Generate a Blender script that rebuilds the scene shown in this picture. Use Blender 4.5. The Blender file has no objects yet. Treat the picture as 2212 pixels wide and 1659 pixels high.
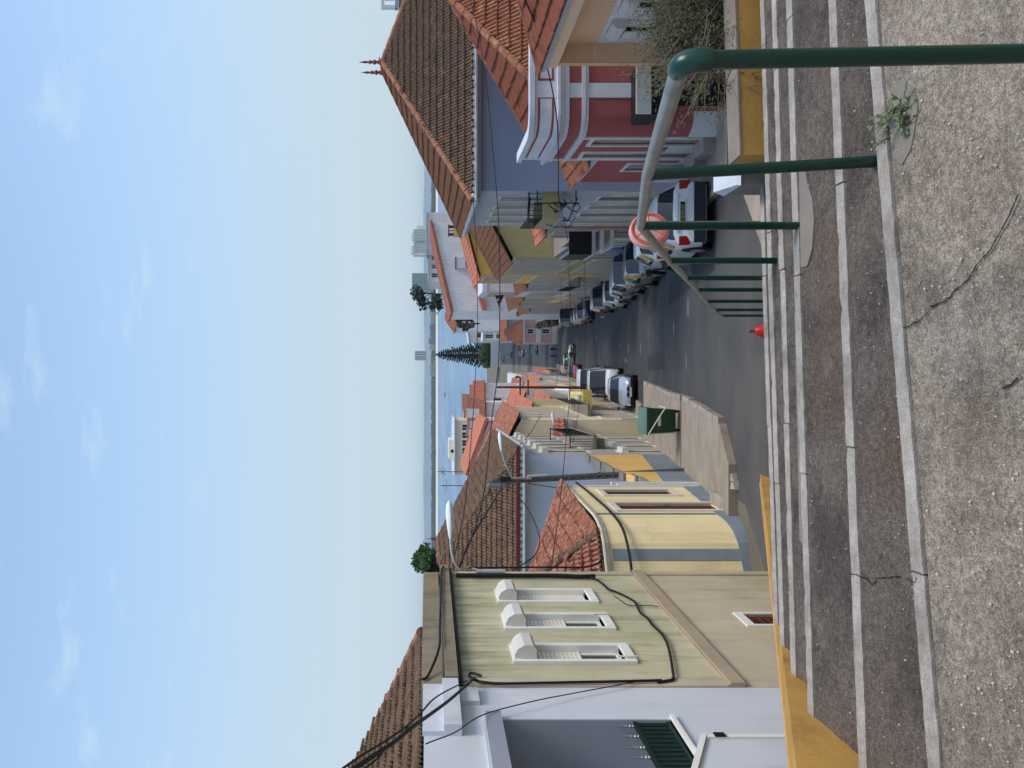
import bpy, bmesh, math, random
from mathutils import Vector, Matrix
import numpy as np

random.seed(7)
rng = np.random.default_rng(7)
R = math.radians
scene = bpy.context.scene
COL = scene.collection

# ------------------------------------------------------------------ camera
F, U0, V0 = 1661.7, 829.5, 924.4          # focal length, principal point (upright picture units)
cam_d = bpy.data.cameras.new('camera')
cam = bpy.data.objects.new('camera', cam_d)
COL.objects.link(cam)
# the phone was held sideways: the picture's right is the world's down, its top the world's right
cam.matrix_world = Matrix(((0, 1, 0, 0), (0, 0, -1, 0), (-1, 0, 0, 0), (0, 0, 0, 1)))
cam_d.sensor_fit = 'HORIZONTAL'
cam_d.sensor_width = 36.0
cam_d.lens = 27.04
cam_d.shift_x = 0.0821
cam_d.clip_start = 0.05
cam_d.clip_end = 30000
scene.camera = cam

# ------------------------------------------------------------------ sky, sun, exposure
SUN_EL, SUN_AZ = 58.0, 106.0               # azimuth clockwise from the view direction
world = bpy.data.worlds.new('World')
scene.world = world
world.use_nodes = True
wn, wl = world.node_tree.nodes, world.node_tree.links
wn.clear()
w_out = wn.new('ShaderNodeOutputWorld')
w_bg = wn.new('ShaderNodeBackground')
w_bg.inputs['Strength'].default_value = 0.135
w_sky = wn.new('ShaderNodeTexSky')
w_sky.sky_type = 'NISHITA'
w_sky.sun_disc = False
w_sky.sun_elevation = R(SUN_EL)
w_sky.sun_rotation = R(SUN_AZ)
w_sky.altitude = 30
w_sky.air_density = 1.0
w_sky.dust_density = 1.2
w_sky.ozone_density = 1.0
# thin high cloud over the whole dome, denser towards the horizon
tc = wn.new('ShaderNodeTexCoord')
sep = wn.new('ShaderNodeSeparateXYZ')
wl.new(tc.outputs['Generated'], sep.inputs[0])
def wmath(op, a, b=None, clamp=False):
    m = wn.new('ShaderNodeMath'); m.operation = op; m.use_clamp = clamp
    for i, v in enumerate((a, b)):
        if v is None: continue
        if isinstance(v, (int, float)): m.inputs[i].default_value = v
        else: wl.new(v, m.inputs[i])
    return m.outputs[0]
zc = wmath('MAXIMUM', sep.outputs[2], 0.02)
px = wmath('DIVIDE', sep.outputs[0], wmath('ADD', zc, 0.12))
py = wmath('DIVIDE', sep.outputs[1], wmath('ADD', zc, 0.12))
comb = wn.new('ShaderNodeCombineXYZ')
wl.new(px, comb.inputs[0]); wl.new(py, comb.inputs[1])
mp = wn.new('ShaderNodeMapping')
mp.inputs['Scale'].default_value = (0.9, 1.5, 1)
mp.inputs['Location'].default_value = (3.4, 1.3, 0)
mp.inputs['Rotation'].default_value = (0, 0, R(18))
wl.new(comb.outputs[0], mp.inputs[0])
n1 = wn.new('ShaderNodeTexNoise'); n1.inputs['Scale'].default_value = 3.6; n1.inputs['Detail'].default_value = 7; n1.inputs['Roughness'].default_value = .58
wl.new(mp.outputs[0], n1.inputs[0])
cl = wn.new('ShaderNodeMapRange'); cl.inputs[1].default_value = .57; cl.inputs[2].default_value = .74; cl.inputs[3].default_value = 0; cl.inputs[4].default_value = .55
wl.new(n1.outputs[0], cl.inputs[0])
veil = wn.new('ShaderNodeMapRange'); veil.interpolation_type = 'SMOOTHSTEP'
veil.inputs[1].default_value = .0; veil.inputs[2].default_value = .55; veil.inputs[3].default_value = .94; veil.inputs[4].default_value = .38
wl.new(sep.outputs[2], veil.inputs[0])
fac = veil.outputs[0]
mixc = wn.new('ShaderNodeMix'); mixc.data_type = 'RGBA'
wl.new(fac, mixc.inputs[0])
wl.new(w_sky.outputs[0], mixc.inputs[6])
vcol = wn.new('ShaderNodeMix'); vcol.data_type = 'RGBA'
vm = wn.new('ShaderNodeMapRange'); vm.interpolation_type = 'SMOOTHSTEP'
vm.inputs[1].default_value = .10; vm.inputs[2].default_value = .46
wl.new(sep.outputs[2], vm.inputs[0]); wl.new(vm.outputs[0], vcol.inputs[0])
vcol.inputs[6].default_value = (3.25, 4.0, 4.55, 1); vcol.inputs[7].default_value = (3.2, 4.9, 7.0, 1)
wl.new(vcol.outputs[2], mixc.inputs[7])
wisp = wn.new('ShaderNodeMix'); wisp.data_type = 'RGBA'
hm_ = wn.new('ShaderNodeMapRange'); hm_.interpolation_type = 'SMOOTHSTEP'; hm_.inputs[1].default_value = .16; hm_.inputs[2].default_value = .40; wl.new(sep.outputs[2], hm_.inputs[0])
wl.new(wmath('MULTIPLY', cl.outputs[0], hm_.outputs[0]), wisp.inputs[0]); wl.new(mixc.outputs[2], wisp.inputs[6]); wisp.inputs[7].default_value = (3.7, 4.75, 5.4, 1)
wl.new(wisp.outputs[2], w_bg.inputs['Color'])
wl.new(w_bg.outputs[0], w_out.inputs[0])

sun_d = bpy.data.lights.new('sun', 'SUN')
sun_d.energy = 1.9
sun_d.angle = R(22)
sun_d.color = (1.0, .93, .82)
sun = bpy.data.objects.new('sun', sun_d)
COL.objects.link(sun)
sv = Vector((math.sin(R(SUN_AZ)) * math.cos(R(SUN_EL)), math.cos(R(SUN_AZ)) * math.cos(R(SUN_EL)), math.sin(R(SUN_EL))))
sun.rotation_euler = sv.to_track_quat('Z', 'Y').to_euler()

vs = scene.view_settings
vs.view_transform = 'Standard'; vs.look = 'None'; vs.gamma = 1.0; vs.use_curve_mapping = False
vs.exposure = 0.4

# ------------------------------------------------------------------ helpers
def at(u, v, d):
    """Point at distance d ahead of the camera that is seen at (u, v) of the upright picture."""
    return Vector(((u - U0) / F * d, d, -(v - V0) / F * d))

def lin(r, g, b, k=1.0):
    f = lambda c: (c / 255 / 12.92 if c <= 10 else ((c / 255 + .055) / 1.055) ** 2.4) * k
    return (f(r), f(g), f(b))

GP = [(0, -6.22), (14.2, -6.25), (19.2, -7.2), (43, -11.7), (55, -13.6), (72, -15.6), (100, -19.2), (156, -26.2), (220, -29.5), (360, -32.4), (430, -33.0), (470, -36), (5000, -40)]
def gz(d):
    for (a, za), (b, zb) in zip(GP, GP[1:]):
        if d <= b: return za + (zb - za) * (d - a) / (b - a)
    return GP[-1][1]
def XL(d): return -2.72 + .045 * max(0, min(d, 150) - 24) + .030 * max(0, d - 150)
def XR(d): return 6.0 + .045 * (min(d, 150) - 23) + .030 * max(0, d - 150)

MATS = {}
def nd(nt, t, **kw):
    n = nt.nodes.new(t)
    for k, v in kw.items():
        if k in n.inputs: n.inputs[k].default_value = v
        else: setattr(n, k, v)
    return n

def mat(name, col, rough=.85, var=.12, scale=1.5, bump=.15, bscale=60, streak=0.0, streak_col=None, blotch=0.0, blotch_col=None,
        blotch_scale=.9, metal=0.0, spec=.3, obj=False, coat=0.0, speck=0.0, speck_col=None, speck_scale=120, dist=.01, grain=0.0, grain_scale=70, topsoot=None):
    """Procedural painted / rendered / mineral surface."""
    m = bpy.data.materials.new(name); m.use_nodes = True
    nt = m.node_tree; L = nt.links
    b = nt.nodes['Principled BSDF']
    b.inputs['Roughness'].default_value = rough
    b.inputs['Metallic'].default_value = metal
    b.inputs['Specular IOR Level'].default_value = spec
    b.inputs['Coat Weight'].default_value = coat
    if obj: pos = nt.nodes.new('ShaderNodeTexCoord').outputs['Object']
    else: pos = nt.nodes.new('ShaderNodeNewGeometry').outputs['Position']
    def noise(sc, detail=5, ro=.6, vec=pos):
        n = nd(nt, 'ShaderNodeTexNoise'); n.inputs['Scale'].default_value = sc; n.inputs['Detail'].default_value = detail; n.inputs['Roughness'].default_value = ro
        L.new(vec, n.inputs['Vector']); return n.outputs[0]
    def mr(x, a, c, lo, hi):
        n = nd(nt, 'ShaderNodeMapRange'); L.new(x, n.inputs[0])
        for i, v in enumerate((a, c, lo, hi)): n.inputs[i + 1].default_value = v
        return n.outputs[0]
    def mix(f, a, c):
        n = nd(nt, 'ShaderNodeMix', data_type='RGBA')
        L.new(f, n.inputs[0])
        for i, v in ((6, a), (7, c)):
            if isinstance(v, tuple): n.inputs[i].default_value = (*v[:3], 1)
            else: L.new(v, n.inputs[i])
        return n.outputs[2]
    lo = tuple(max(0, c * (1 - var)) for c in col); hi = tuple(min(1, c * (1 + var)) for c in col)
    c = mix(mr(noise(scale), .3, .7, 0, 1), lo, hi)
    if grain:
        def mulc(f, a):
            n = nd(nt, 'ShaderNodeMix', data_type='RGBA', blend_type='MULTIPLY'); n.inputs[0].default_value = 1
            L.new(a, n.inputs[6]); L.new(f, n.inputs[7]); return n.outputs[2]
        g1 = mr(noise(grain_scale, 3, .7), .35, .65, 1 - grain, 1 + grain); g2 = mr(noise(grain_scale * .22, 4, .6), .35, .65, 1 - grain * .5, 1 + grain * .5)
        c = mulc(g1, c); c = mulc(g2, c)
    if blotch:
        bc = blotch_col or tuple(x * .55 for x in col)
        c = mix(mr(noise(blotch_scale, 8, .65), .52, .70, 0, blotch), c, bc)
    if streak:
        mpn = nd(nt, 'ShaderNodeMapping'); mpn.inputs['Scale'].default_value = (4.2, 4.2, .55)
        L.new(pos, mpn.inputs[0])
        sc_ = streak_col or tuple(x * .5 for x in col)
        c = mix(mr(noise(1.0, 6, .6, mpn.outputs[0]), .5, .75, 0, streak), c, sc_)
    if topsoot:
        sp_ = nt.nodes.new('ShaderNodeSeparateXYZ'); L.new(pos, sp_.inputs[0])
        mk = mr(sp_.outputs[2], topsoot[1], topsoot[0], 0, 1)
        mp2 = nd(nt, 'ShaderNodeMapping'); mp2.inputs['Scale'].default_value = (9, 9, .5); L.new(pos, mp2.inputs[0])
        mm_ = nd(nt, 'ShaderNodeMath', operation='MULTIPLY'); L.new(mk, mm_.inputs[0]); L.new(mr(noise(1.0, 7, .7, mp2.outputs[0]), .42, .66, 0, .85), mm_.inputs[1])
        c = mix(mm_.outputs[0], c, topsoot[2])
    if speck:
        v = nd(nt, 'ShaderNodeTexVoronoi'); v.inputs['Scale'].default_value = speck_scale
        L.new(pos, v.inputs['Vector'])
        c = mix(mr(v.outputs['Distance'], .06, .22, speck, 0), c, speck_col or (.7, .68, .62))
    L.new(c, b.inputs['Base Color'])
    if bump:
        bn = nd(nt, 'ShaderNodeBump'); bn.inputs['Strength'].default_value = bump; bn.inputs['Distance'].default_value = dist
        L.new(noise(bscale, 6, .65), bn.inputs['Height']); L.new(bn.outputs[0], b.inputs['Normal'])
    MATS[name] = m
    return m

def tile_mat(name, cols, lichen=(.30, .27, .22), lich=.5, rough=.9):
    m = bpy.data.materials.new(name); m.use_nodes = True
    nt = m.node_tree; L = nt.links; b = nt.nodes['Principled BSDF']
    b.inputs['Roughness'].default_value = rough; b.inputs['Specular IOR Level'].default_value = .2
    pos = nt.nodes.new('ShaderNodeNewGeometry').outputs['Position']
    n = nd(nt, 'ShaderNodeTexNoise'); n.inputs['Scale'].default_value = 3.1; n.inputs['Detail'].default_value = 3
    L.new(pos, n.inputs['Vector'])
    cr = nd(nt, 'ShaderNodeValToRGB'); L.new(n.outputs[0], cr.inputs[0])
    cr.color_ramp.elements[0].position = .30; cr.color_ramp.elements[0].color = (*cols[0], 1)
    cr.color_ramp.elements[1].position = .70; cr.color_ramp.elements[1].color = (*cols[-1], 1)
    for i, c in enumerate(cols[1:-1]):
        e = cr.color_ramp.elements.new(.30 + .40 * (i + 1) / (len(cols) - 1)); e.color = (*c, 1)
    n2 = nd(nt, 'ShaderNodeTexNoise'); n2.inputs['Scale'].default_value = 11; n2.inputs['Detail'].default_value = 8; n2.inputs['Roughness'].default_value = .7
    L.new(pos, n2.inputs['Vector'])
    mr = nd(nt, 'ShaderNodeMapRange'); L.new(n2.outputs[0], mr.inputs[0])
    mr.inputs[1].default_value = .52; mr.inputs[2].default_value = .68; mr.inputs[3].default_value = 0; mr.inputs[4].default_value = lich
    mx = nd(nt, 'ShaderNodeMix', data_type='RGBA'); L.new(mr.outputs[0], mx.inputs[0]); L.new(cr.outputs[0], mx.inputs[6])
    mx.inputs[7].default_value = (*lichen, 1)
    L.new(mx.outputs[2], b.inputs['Base Color'])
    bn = nd(nt, 'ShaderNodeBump'); bn.inputs['Strength'].default_value = .25; bn.inputs['Distance'].default_value = .01
    L.new(n2.outputs[0], bn.inputs['Height']); L.new(bn.outputs[0], b.inputs['Normal'])
    MATS[name] = m
    return m

def glass_mat(name, col=(.02, .025, .03), rough=.06, spec=.6):
    m = bpy.data.materials.new(name); m.use_nodes = True
    nt = m.node_tree; b = nt.nodes['Principled BSDF']
    b.inputs['Roughness'].default_value = rough; b.inputs['Specular IOR Level'].default_value = spec
    n = nd(nt, 'ShaderNodeTexNoise'); n.inputs['Scale'].default_value = 3
    nt.links.new(nt.nodes.new('ShaderNodeTexCoord').outputs['Object'], n.inputs['Vector'])
    mx = nd(nt, 'ShaderNodeMix', data_type='RGBA'); nt.links.new(n.outputs[0], mx.inputs[0])
    mx.inputs[6].default_value = (*[c * .6 for c in col], 1); mx.inputs[7].default_value = (*[c * 1.5 for c in col], 1)
    nt.links.new(mx.outputs[2], b.inputs['Base Color'])
    MATS[name] = m
    return m

class MB:
    """Collects faces; build() links them as one mesh object."""
    def __init__(self): self.v, self.f, self.m = [], [], []
    def face(self, pts, mi=0):
        i = len(self.v); self.v += [tuple(p) for p in pts]; self.f.append(tuple(range(i, i + len(pts)))); self.m.append(mi)
    def quad(self, a, b, c, d, mi=0): self.face((a, b, c, d), mi)
    def hexa(self, p, mi=0):
        """8 points: bottom ring 0-3, top ring 4-7."""
        i = len(self.v); self.v += [tuple(q) for q in p]
        for f in ((3, 2, 1, 0), (4, 5, 6, 7), (0, 1, 5, 4), (1, 2, 6, 5), (2, 3, 7, 6), (3, 0, 4, 7)):
            self.f.append(tuple(i + k for k in f)); self.m.append(mi)
    def box(self, x0, x1, y0, y1, z0, z1, mi=0):
        self.hexa([(x0, y0, z0), (x1, y0, z0), (x1, y1, z0), (x0, y1, z0), (x0, y0, z1), (x1, y0, z1), (x1, y1, z1), (x0, y1, z1)], mi)
    def prism(self, poly, off, mi=0):
        """Polygon (3D points) extruded by vector off."""
        off = Vector(off); a = [Vector(p) for p in poly]; b = [p + off for p in a]; n = len(a)
        i = len(self.v); self.v += [tuple(p) for p in a + b]
        self.f.append(tuple(i + k for k in range(n))[::-1]); self.m.append(mi)
        self.f.append(tuple(i + n + k for k in range(n))); self.m.append(mi)
        for k in range(n):
            self.f.append((i + k, i + (k + 1) % n, i + n + (k + 1) % n, i + n + k)); self.m.append(mi)
    def tube(self, path, r, n=8, mi=0, cap=True):
        path = [Vector(p) for p in path]
        rs = r if isinstance(r, (list, tuple)) else [r] * len(path)
        rings = []; up = None
        for k, p in enumerate(path):
            t = (path[min(k + 1, len(path) - 1)] - path[max(k - 1, 0)])
            if t.length < 1e-9: t = Vector((0, 0, 1))
            t.normalize()
            if up is None: up = Vector((0, 0, 1)) if abs(t.z) < .9 else Vector((1, 0, 0))
            s = t.cross(up)
            if s.length < 1e-6: s = t.orthogonal()
            s.normalize(); up = s.cross(t).normalized()
            i = len(self.v)
            self.v += [tuple(p + (s * math.cos(2 * math.pi * j / n) + up * math.sin(2 * math.pi * j / n)) * rs[k]) for j in range(n)]
            rings.append(i)
        for a, b in zip(rings, rings[1:]):
            for j in range(n):
                self.f.append((a + j, a + (j + 1) % n, b + (j + 1) % n, b + j)); self.m.append(mi)
        if cap:
            self.f.append(tuple(rings[0] + j for j in range(n))[::-1]); self.m.append(mi)
            self.f.append(tuple(rings[-1] + j for j in range(n))); self.m.append(mi)
    def lathe(self, prof, c=(0, 0, 0), n=14, mi=0, axis=None):
        """prof: list of (r, h) along axis (default z)."""
        c = Vector(c); ax = Vector(axis or (0, 0, 1)).normalized()
        s = ax.orthogonal().normalized(); t = ax.cross(s)
        rings = []
        for r, h in prof:
            i = len(self.v); rings.append(i)
            self.v += [tuple(c + ax * h + (s * math.cos(2 * math.pi * j / n) + t * math.sin(2 * math.pi * j / n)) * max(r, 1e-4)) for j in range(n)]
        for a, b in zip(rings, rings[1:]):
            for j in range(n):
                self.f.append((a + j, a + (j + 1) % n, b + (j + 1) % n, b + j)); self.m.append(mi)
        self.f.append(tuple(rings[0] + j for j in range(n))[::-1]); self.m.append(mi)
        self.f.append(tuple(rings[-1] + j for j in range(n))); self.m.append(mi)
    def mesh(self, name, mats, org=(0, 0, 0), smooth=None):
        me = bpy.data.meshes.new(name)
        o = Vector(org)
        me.from_pydata([(x - o.x, y - o.y, z - o.z) for x, y, z in self.v], [], self.f)
        for mm in (mats if isinstance(mats, (list, tuple)) else [mats]): me.materials.append(MATS[mm] if isinstance(mm, str) else mm)
        if any(self.m): me.polygons.foreach_set('material_index', self.m)
        if smooth is not None:
            bm = bmesh.new(); bm.from_mesh(me); bmesh.ops.remove_doubles(bm, verts=bm.verts, dist=1e-4); bm.to_mesh(me); bm.free()
            me.shade_smooth(); me.set_sharp_from_angle(angle=R(smooth))
        me.update()
        return me
    def build(self, name, mats, parent=None, smooth=None, **props):
        o = bpy.data.objects.new(name, self.mesh(name, mats, org_of(parent), smooth))
        COL.objects.link(o)
        if parent is not None: o.parent = parent
        for k, v in props.items(): o[k] = v
        return o

def org_of(o):
    t = Vector((0, 0, 0))
    while o is not None:
        t += o.location; o = o.parent
    return t
def thing(name, label, cat, loc, group=None):
    o = bpy.data.objects.new(name, None); COL.objects.link(o)
    o.empty_display_size = .2
    o.location = loc; o['label'] = label; o['category'] = cat
    if group: o['group'] = group
    return o
def tag(o, label, cat, group=None):
    o['label'] = label; o['category'] = cat
    if group: o['group'] = group
    return o
def copy_tree(o, parent=None):
    c = o.copy(); COL.objects.link(c)
    if parent is not None: c.parent = parent
    for ch in list(o.children): copy_tree(ch, c)
    return c
def inst(name, me, parent, loc, rot=None, **props):
    o = bpy.data.objects.new(name, me); COL.objects.link(o)
    if parent is not None: o.parent = parent
    if rot is not None: o.matrix_basis = Matrix.Translation(loc) @ rot.to_4x4()
    else: o.location = loc
    for k, v in props.items(): o[k] = v
    return o

# facade frame: s runs along the wall, z up, o outwards
class Fac:
    def __init__(self, p0, p1, flip=False):
        self.o = Vector((p0[0], p0[1])); d = Vector((p1[0], p1[1])) - self.o
        self.L = d.length; self.a = d / self.L
        self.n = Vector((self.a.y, -self.a.x))           # to the right of the direction of travel
        if flip: self.n = -self.n
    def p(self, s, z, o=0.0):
        q = self.o + self.a * s + self.n * o
        return Vector((q.x, q.y, z))
    def s_of_y(self, y): return (y - self.o.y) / self.a.y
    def box(self, mb, s0, s1, z0, z1, o0, o1, mi=0):
        P = self.p
        mb.hexa([P(s0, z0, o0), P(s1, z0, o0), P(s1, z0, o1), P(s0, z0, o1), P(s0, z1, o0), P(s1, z1, o0), P(s1, z1, o1), P(s0, z1, o1)], mi)
    def wall(self, mb, z0, z1, holes=(), depth=.18, s0=0, s1=None, off=0.0, mi=0, back=True):
        s1 = self.L if s1 is None else s1
        ss = sorted({s0, s1, *[min(max(h[0], s0), s1) for h in holes], *[min(max(h[1], s0), s1) for h in holes]})
        zz = sorted({z0, z1, *[h[2] for h in holes], *[h[3] for h in holes]})
        zz = [z for z in zz if z0 <= z <= z1]
        P = self.p
        for a, b in zip(ss, ss[1:]):
            for c, d in zip(zz, zz[1:]):
                sm, zm = (a + b) / 2, (c + d) / 2
                if any(h[0] < sm < h[1] and h[2] < zm < h[3] for h in holes): continue
                mb.quad(P(a, c, off), P(b, c, off), P(b, d, off), P(a, d, off), mi)
        for (a, b, c, d) in [h[:4] for h in holes]:
            i, o = off - depth, off
            mb.quad(P(a, c, o), P(a, d, o), P(a, d, i), P(a, c, i), mi); mb.quad(P(b, c, o), P(b, c, i), P(b, d, i), P(b, d, o), mi)
            mb.quad(P(a, c, o), P(a, c, i), P(b, c, i), P(b, c, o), mi); mb.quad(P(a, d, o), P(b, d, o), P(b, d, i), P(a, d, i), mi)
            if back: mb.quad(P(a, c, i), P(a, d, i), P(b, d, i), P(b, c, i), mi)
    def window(self, parent, h, depth=.14, fr=.06, frame='white_paint', pane='window_glass', cross=True, sur=None, surw=.1, name='window', bars=1):
        a, b, c, d = h[:4]
        mb = MB(); o0, o1 = -depth + .002, -depth + .045
        for q in ((a, a + fr, c, d), (b - fr, b, c, d), (a + fr, b - fr, c, c + fr), (a + fr, b - fr, d - fr, d)): self.box(mb, *q, o0, o1)
        if cross:
            m = (a + b) / 2; self.box(mb, m - fr * .4, m + fr * .4, c + fr, d - fr, o0, o1)
        w = mb.build(name, frame, parent)
        pb = MB(); pb.quad(self.p(a, c, -depth + .015), self.p(b, c, -depth + .015), self.p(b, d, -depth + .015), self.p(a, d, -depth + .015))
        pb.build('pane', pane, w)
        if sur:
            sb = MB(); t = surw
            for q in ((a - t, a, c - t, d + t), (b, b + t, c - t, d + t), (a, b, c - t, c), (a, b, d, d + t)): self.box(sb, *q, -.02, .035)
            sb.build('surround', sur, w)
        return w
    def door(self, parent, h, depth=.16, m='door_brown', sur=None, surw=.12, name='door', panels=True):
        a, b, c, d = h[:4]
        mb = MB(); self.box(mb, a, b, c, d, -depth + .003, -depth + .04)
        if panels:
            for k in range(2):
                x0 = a + (b - a) * (.1 + .45 * k); x1 = x0 + (b - a) * .35
                for z0, z1 in ((c + .12, c + (d - c) * .42), (c + (d - c) * .5, d - .15)): self.box(mb, x0, x1, z0, z1, -depth + .04, -depth + .055)
        w = mb.build(name, m, parent)
        hb = MB(); self.box(hb, b - .16, b - .1, c + (d - c) * .45, c + (d - c) * .45 + .14, -depth + .04, -depth + .08); hb.build('handle', 'steel', w)
        if sur:
            sb = MB(); t = surw
            for q in ((a - t, a, c, d + t), (b, b + t, c, d + t), (a, b, d, d + t)): self.box(sb, *q, -.02, .035)
            sb.build('surround', sur, w)
        return w

# ------------------------------------------------------------------ roofs
def poly_frame(pts):
    """Frame of a roof face: pts[0] -> pts[1] is the eave; returns origin, s, t, n and the polygon in (s, t)."""
    P = [Vector(p) for p in pts]
    s = (P[1] - P[0]).normalized()
    n = Vector((0, 0, 0))
    for i in range(1, len(P) - 1): n += (P[i] - P[0]).cross(P[i + 1] - P[0])
    n.normalize()
    if n.z < 0: n = -n
    t = n.cross(s).normalized()
    if (P[-1] - P[0]).dot(t) < 0: t = -t
    return P[0], s, t, n, [((p - P[0]).dot(s), (p - P[0]).dot(t)) for p in P]
def inside(poly, x, y):
    c = False; j = len(poly) - 1
    for i in range(len(poly)):
        (xi, yi), (xj, yj) = poly[i], poly[j]
        if (yi > y) != (yj > y) and x < (xj - xi) * (y - yi) / (yj - yi) + xi: c = not c
        j = i
    return c
def trange(poly, x):
    ts = []
    for (x0, y0), (x1, y1) in zip(poly, poly[1:] + poly[:1]):
        if (x0 - x) * (x1 - x) <= 0 and abs(x1 - x0) > 1e-9: ts.append(y0 + (y1 - y0) * (x - x0) / (x1 - x0))
    return (min(ts), max(ts)) if len(ts) > 1 else None

def tile_mesh(name, cw, cl, hb, m, n=5, lip=.034, rise=.046):
    mb = MB(); pr = []
    ribs = 2 if n == 6 else 1
    for j in range(n + 1):
        x = -cw / 2 * 1.04 + cw * 1.04 * j / n
        pr.append((x, hb * abs(math.sin(math.pi * ribs * j / n))))
    L = cl * 1.12
    for (x0, z0), (x1, z1) in zip(pr, pr[1:]):
        mb.quad((x0, 0, z0 + rise), (x1, 0, z1 + rise), (x1 * .9, L, z1 * .9), (x0 * .9, L, z0 * .9))
        mb.quad((x0, 0, z0 + rise - lip), (x1, 0, z1 + rise - lip), (x1, 0, z1 + rise), (x0, 0, z0 + rise))
    return mb.mesh(name, m)

def tiled_face(roof, pts, cw, cl, hb, m, budget, margin=.0, name='tile', n=6):
    """Lay barrel tiles on a roof face. budget: list with the number of single tiles left on this building."""
    O, s, t, nn, poly = poly_frame(pts)
    smax = max(p[0] for p in poly); smin = min(p[0] for p in poly); tmax = max(p[1] for p in poly)
    spots = []
    r = 0; y = -.05
    while y < tmax:
        k = 0; x = smin + cw * (.5 if r % 2 else .5)
        while x < smax:
            if inside(poly, x, y + cl * .5):
                w = O + s * x + t * y + nn * .012
                spots.append((w, x, y))
            x += cw
        y += cl; r += 1
    rot = Matrix((s, t, nn)).transposed()
    def key(q):
        w = q[0]
        u, v = U0 + w.x / w.y * F, V0 - w.z / w.y * F
        vis = -20 < u < 1680 and 0 < v < 2212
        return (0 if vis else 1, w.y)
    spots.sort(key=key)
    me = tile_mesh(name, cw, cl, hb, m, n)
    org = org_of(roof)
    one = spots[:max(0, budget[0])]; rest = spots[len(one):]
    budget[0] -= len(one)
    for w, x, y in one:
        j = Matrix.Rotation(random.uniform(-.03, .03), 3, nn) @ rot
        inst(name, me, roof, w - org + nn * random.uniform(-.004, .008) + t * random.uniform(-.015, .015), j)
    if rest:
        vv = np.array([v.co[:] for v in me.vertices]); ff = [tuple(p.vertices) for p in me.polygons]
        rm = np.array(rot)
        allv = []; allf = []
        base = vv @ rm.T; nv = len(vv)
        for i, (w, x, y) in enumerate(rest):
            jit = nn * random.uniform(-.004, .008) + t * random.uniform(-.015, .015)
            allv.append(base + np.array(w - org + jit))
            allf += [tuple(q + i * nv for q in f) for f in ff]
        mm = bpy.data.meshes.new('tiles'); mm.from_pydata(np.concatenate(allv).tolist(), [], allf)
        mm.materials.append(MATS[m]); mm.update()
        o = bpy.data.objects.new('tiles', mm); COL.objects.link(o); o.parent = roof; o['kind'] = 'stuff'

def barrel_sheet(mb, pts, cw=.22, hb=.05, seg=4, lift=.01, courses=.4):
    """Roof face as a sheet of tile barrels (for roofs whose tiles are too small to pick apart)."""
    O, s, t, n, poly = poly_frame(pts)
    smin = min(p[0] for p in poly); smax = max(p[0] for p in poly)
    k = max(1, int((smax - smin) / cw)) * seg
    prev = None
    for i in range(k + 1):
        x = smin + (smax - smin) * i / k
        xx = min(max(x, smin + 1e-4), smax - 1e-4)
        tr = trange(poly, xx)
        if tr is None: prev = None; continue
        h = hb * abs(math.sin(math.pi * i / seg)) + lift
        nc = max(1, int(round((max(p[1] for p in poly)) / courses)))
        col = []
        for q in range(nc + 1):
            y = tr[0] + (tr[1] - tr[0]) * q / nc
            col.append((O + s * x + t * y + n * (h + .0), O + s * x + t * y + n * (h + .03)))
        if prev:
            for q in range(nc):
                mb.quad(prev[q][1], col[q][1], col[q + 1][0], prev[q + 1][0])
                if q: mb.quad(prev[q][0], col[q][0], col[q][1], prev[q][1])
        prev = col

def ridge_caps(roof, a, b, r, m, step=.42, name='ridge_tile', lift=.0):
    a, b = Vector(a), Vector(b); d = b - a; n = max(1, round(d.length / step)); step = d.length / n; d.normalize()
    mb = MB(); L = step * 1.1
    pr = [(math.cos(math.pi * j / 6), math.sin(math.pi * j / 6)) for j in range(7)]
    for (x0, z0), (x1, z1) in zip(pr, pr[1:]):
        mb.quad((x0 * r, 0, z0 * r), (x1 * r, 0, z1 * r), (x1 * r * .85, L, z1 * r * .85), (x0 * r * .85, L, z0 * r * .85))
    mb.face([(x * r, 0, z * r) for x, z in pr])
    me = mb.mesh(name, m)
    s = d.cross(Vector((0, 0, 1))).normalized(); up = s.cross(d)
    rot = Matrix((s, d, up)).transposed(); org = org_of(roof)
    for i in range(n):
        inst(name, me, roof, a + d * step * i + up * lift - org, Matrix.Rotation(random.uniform(-.03, .03), 3, up) @ rot)

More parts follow.
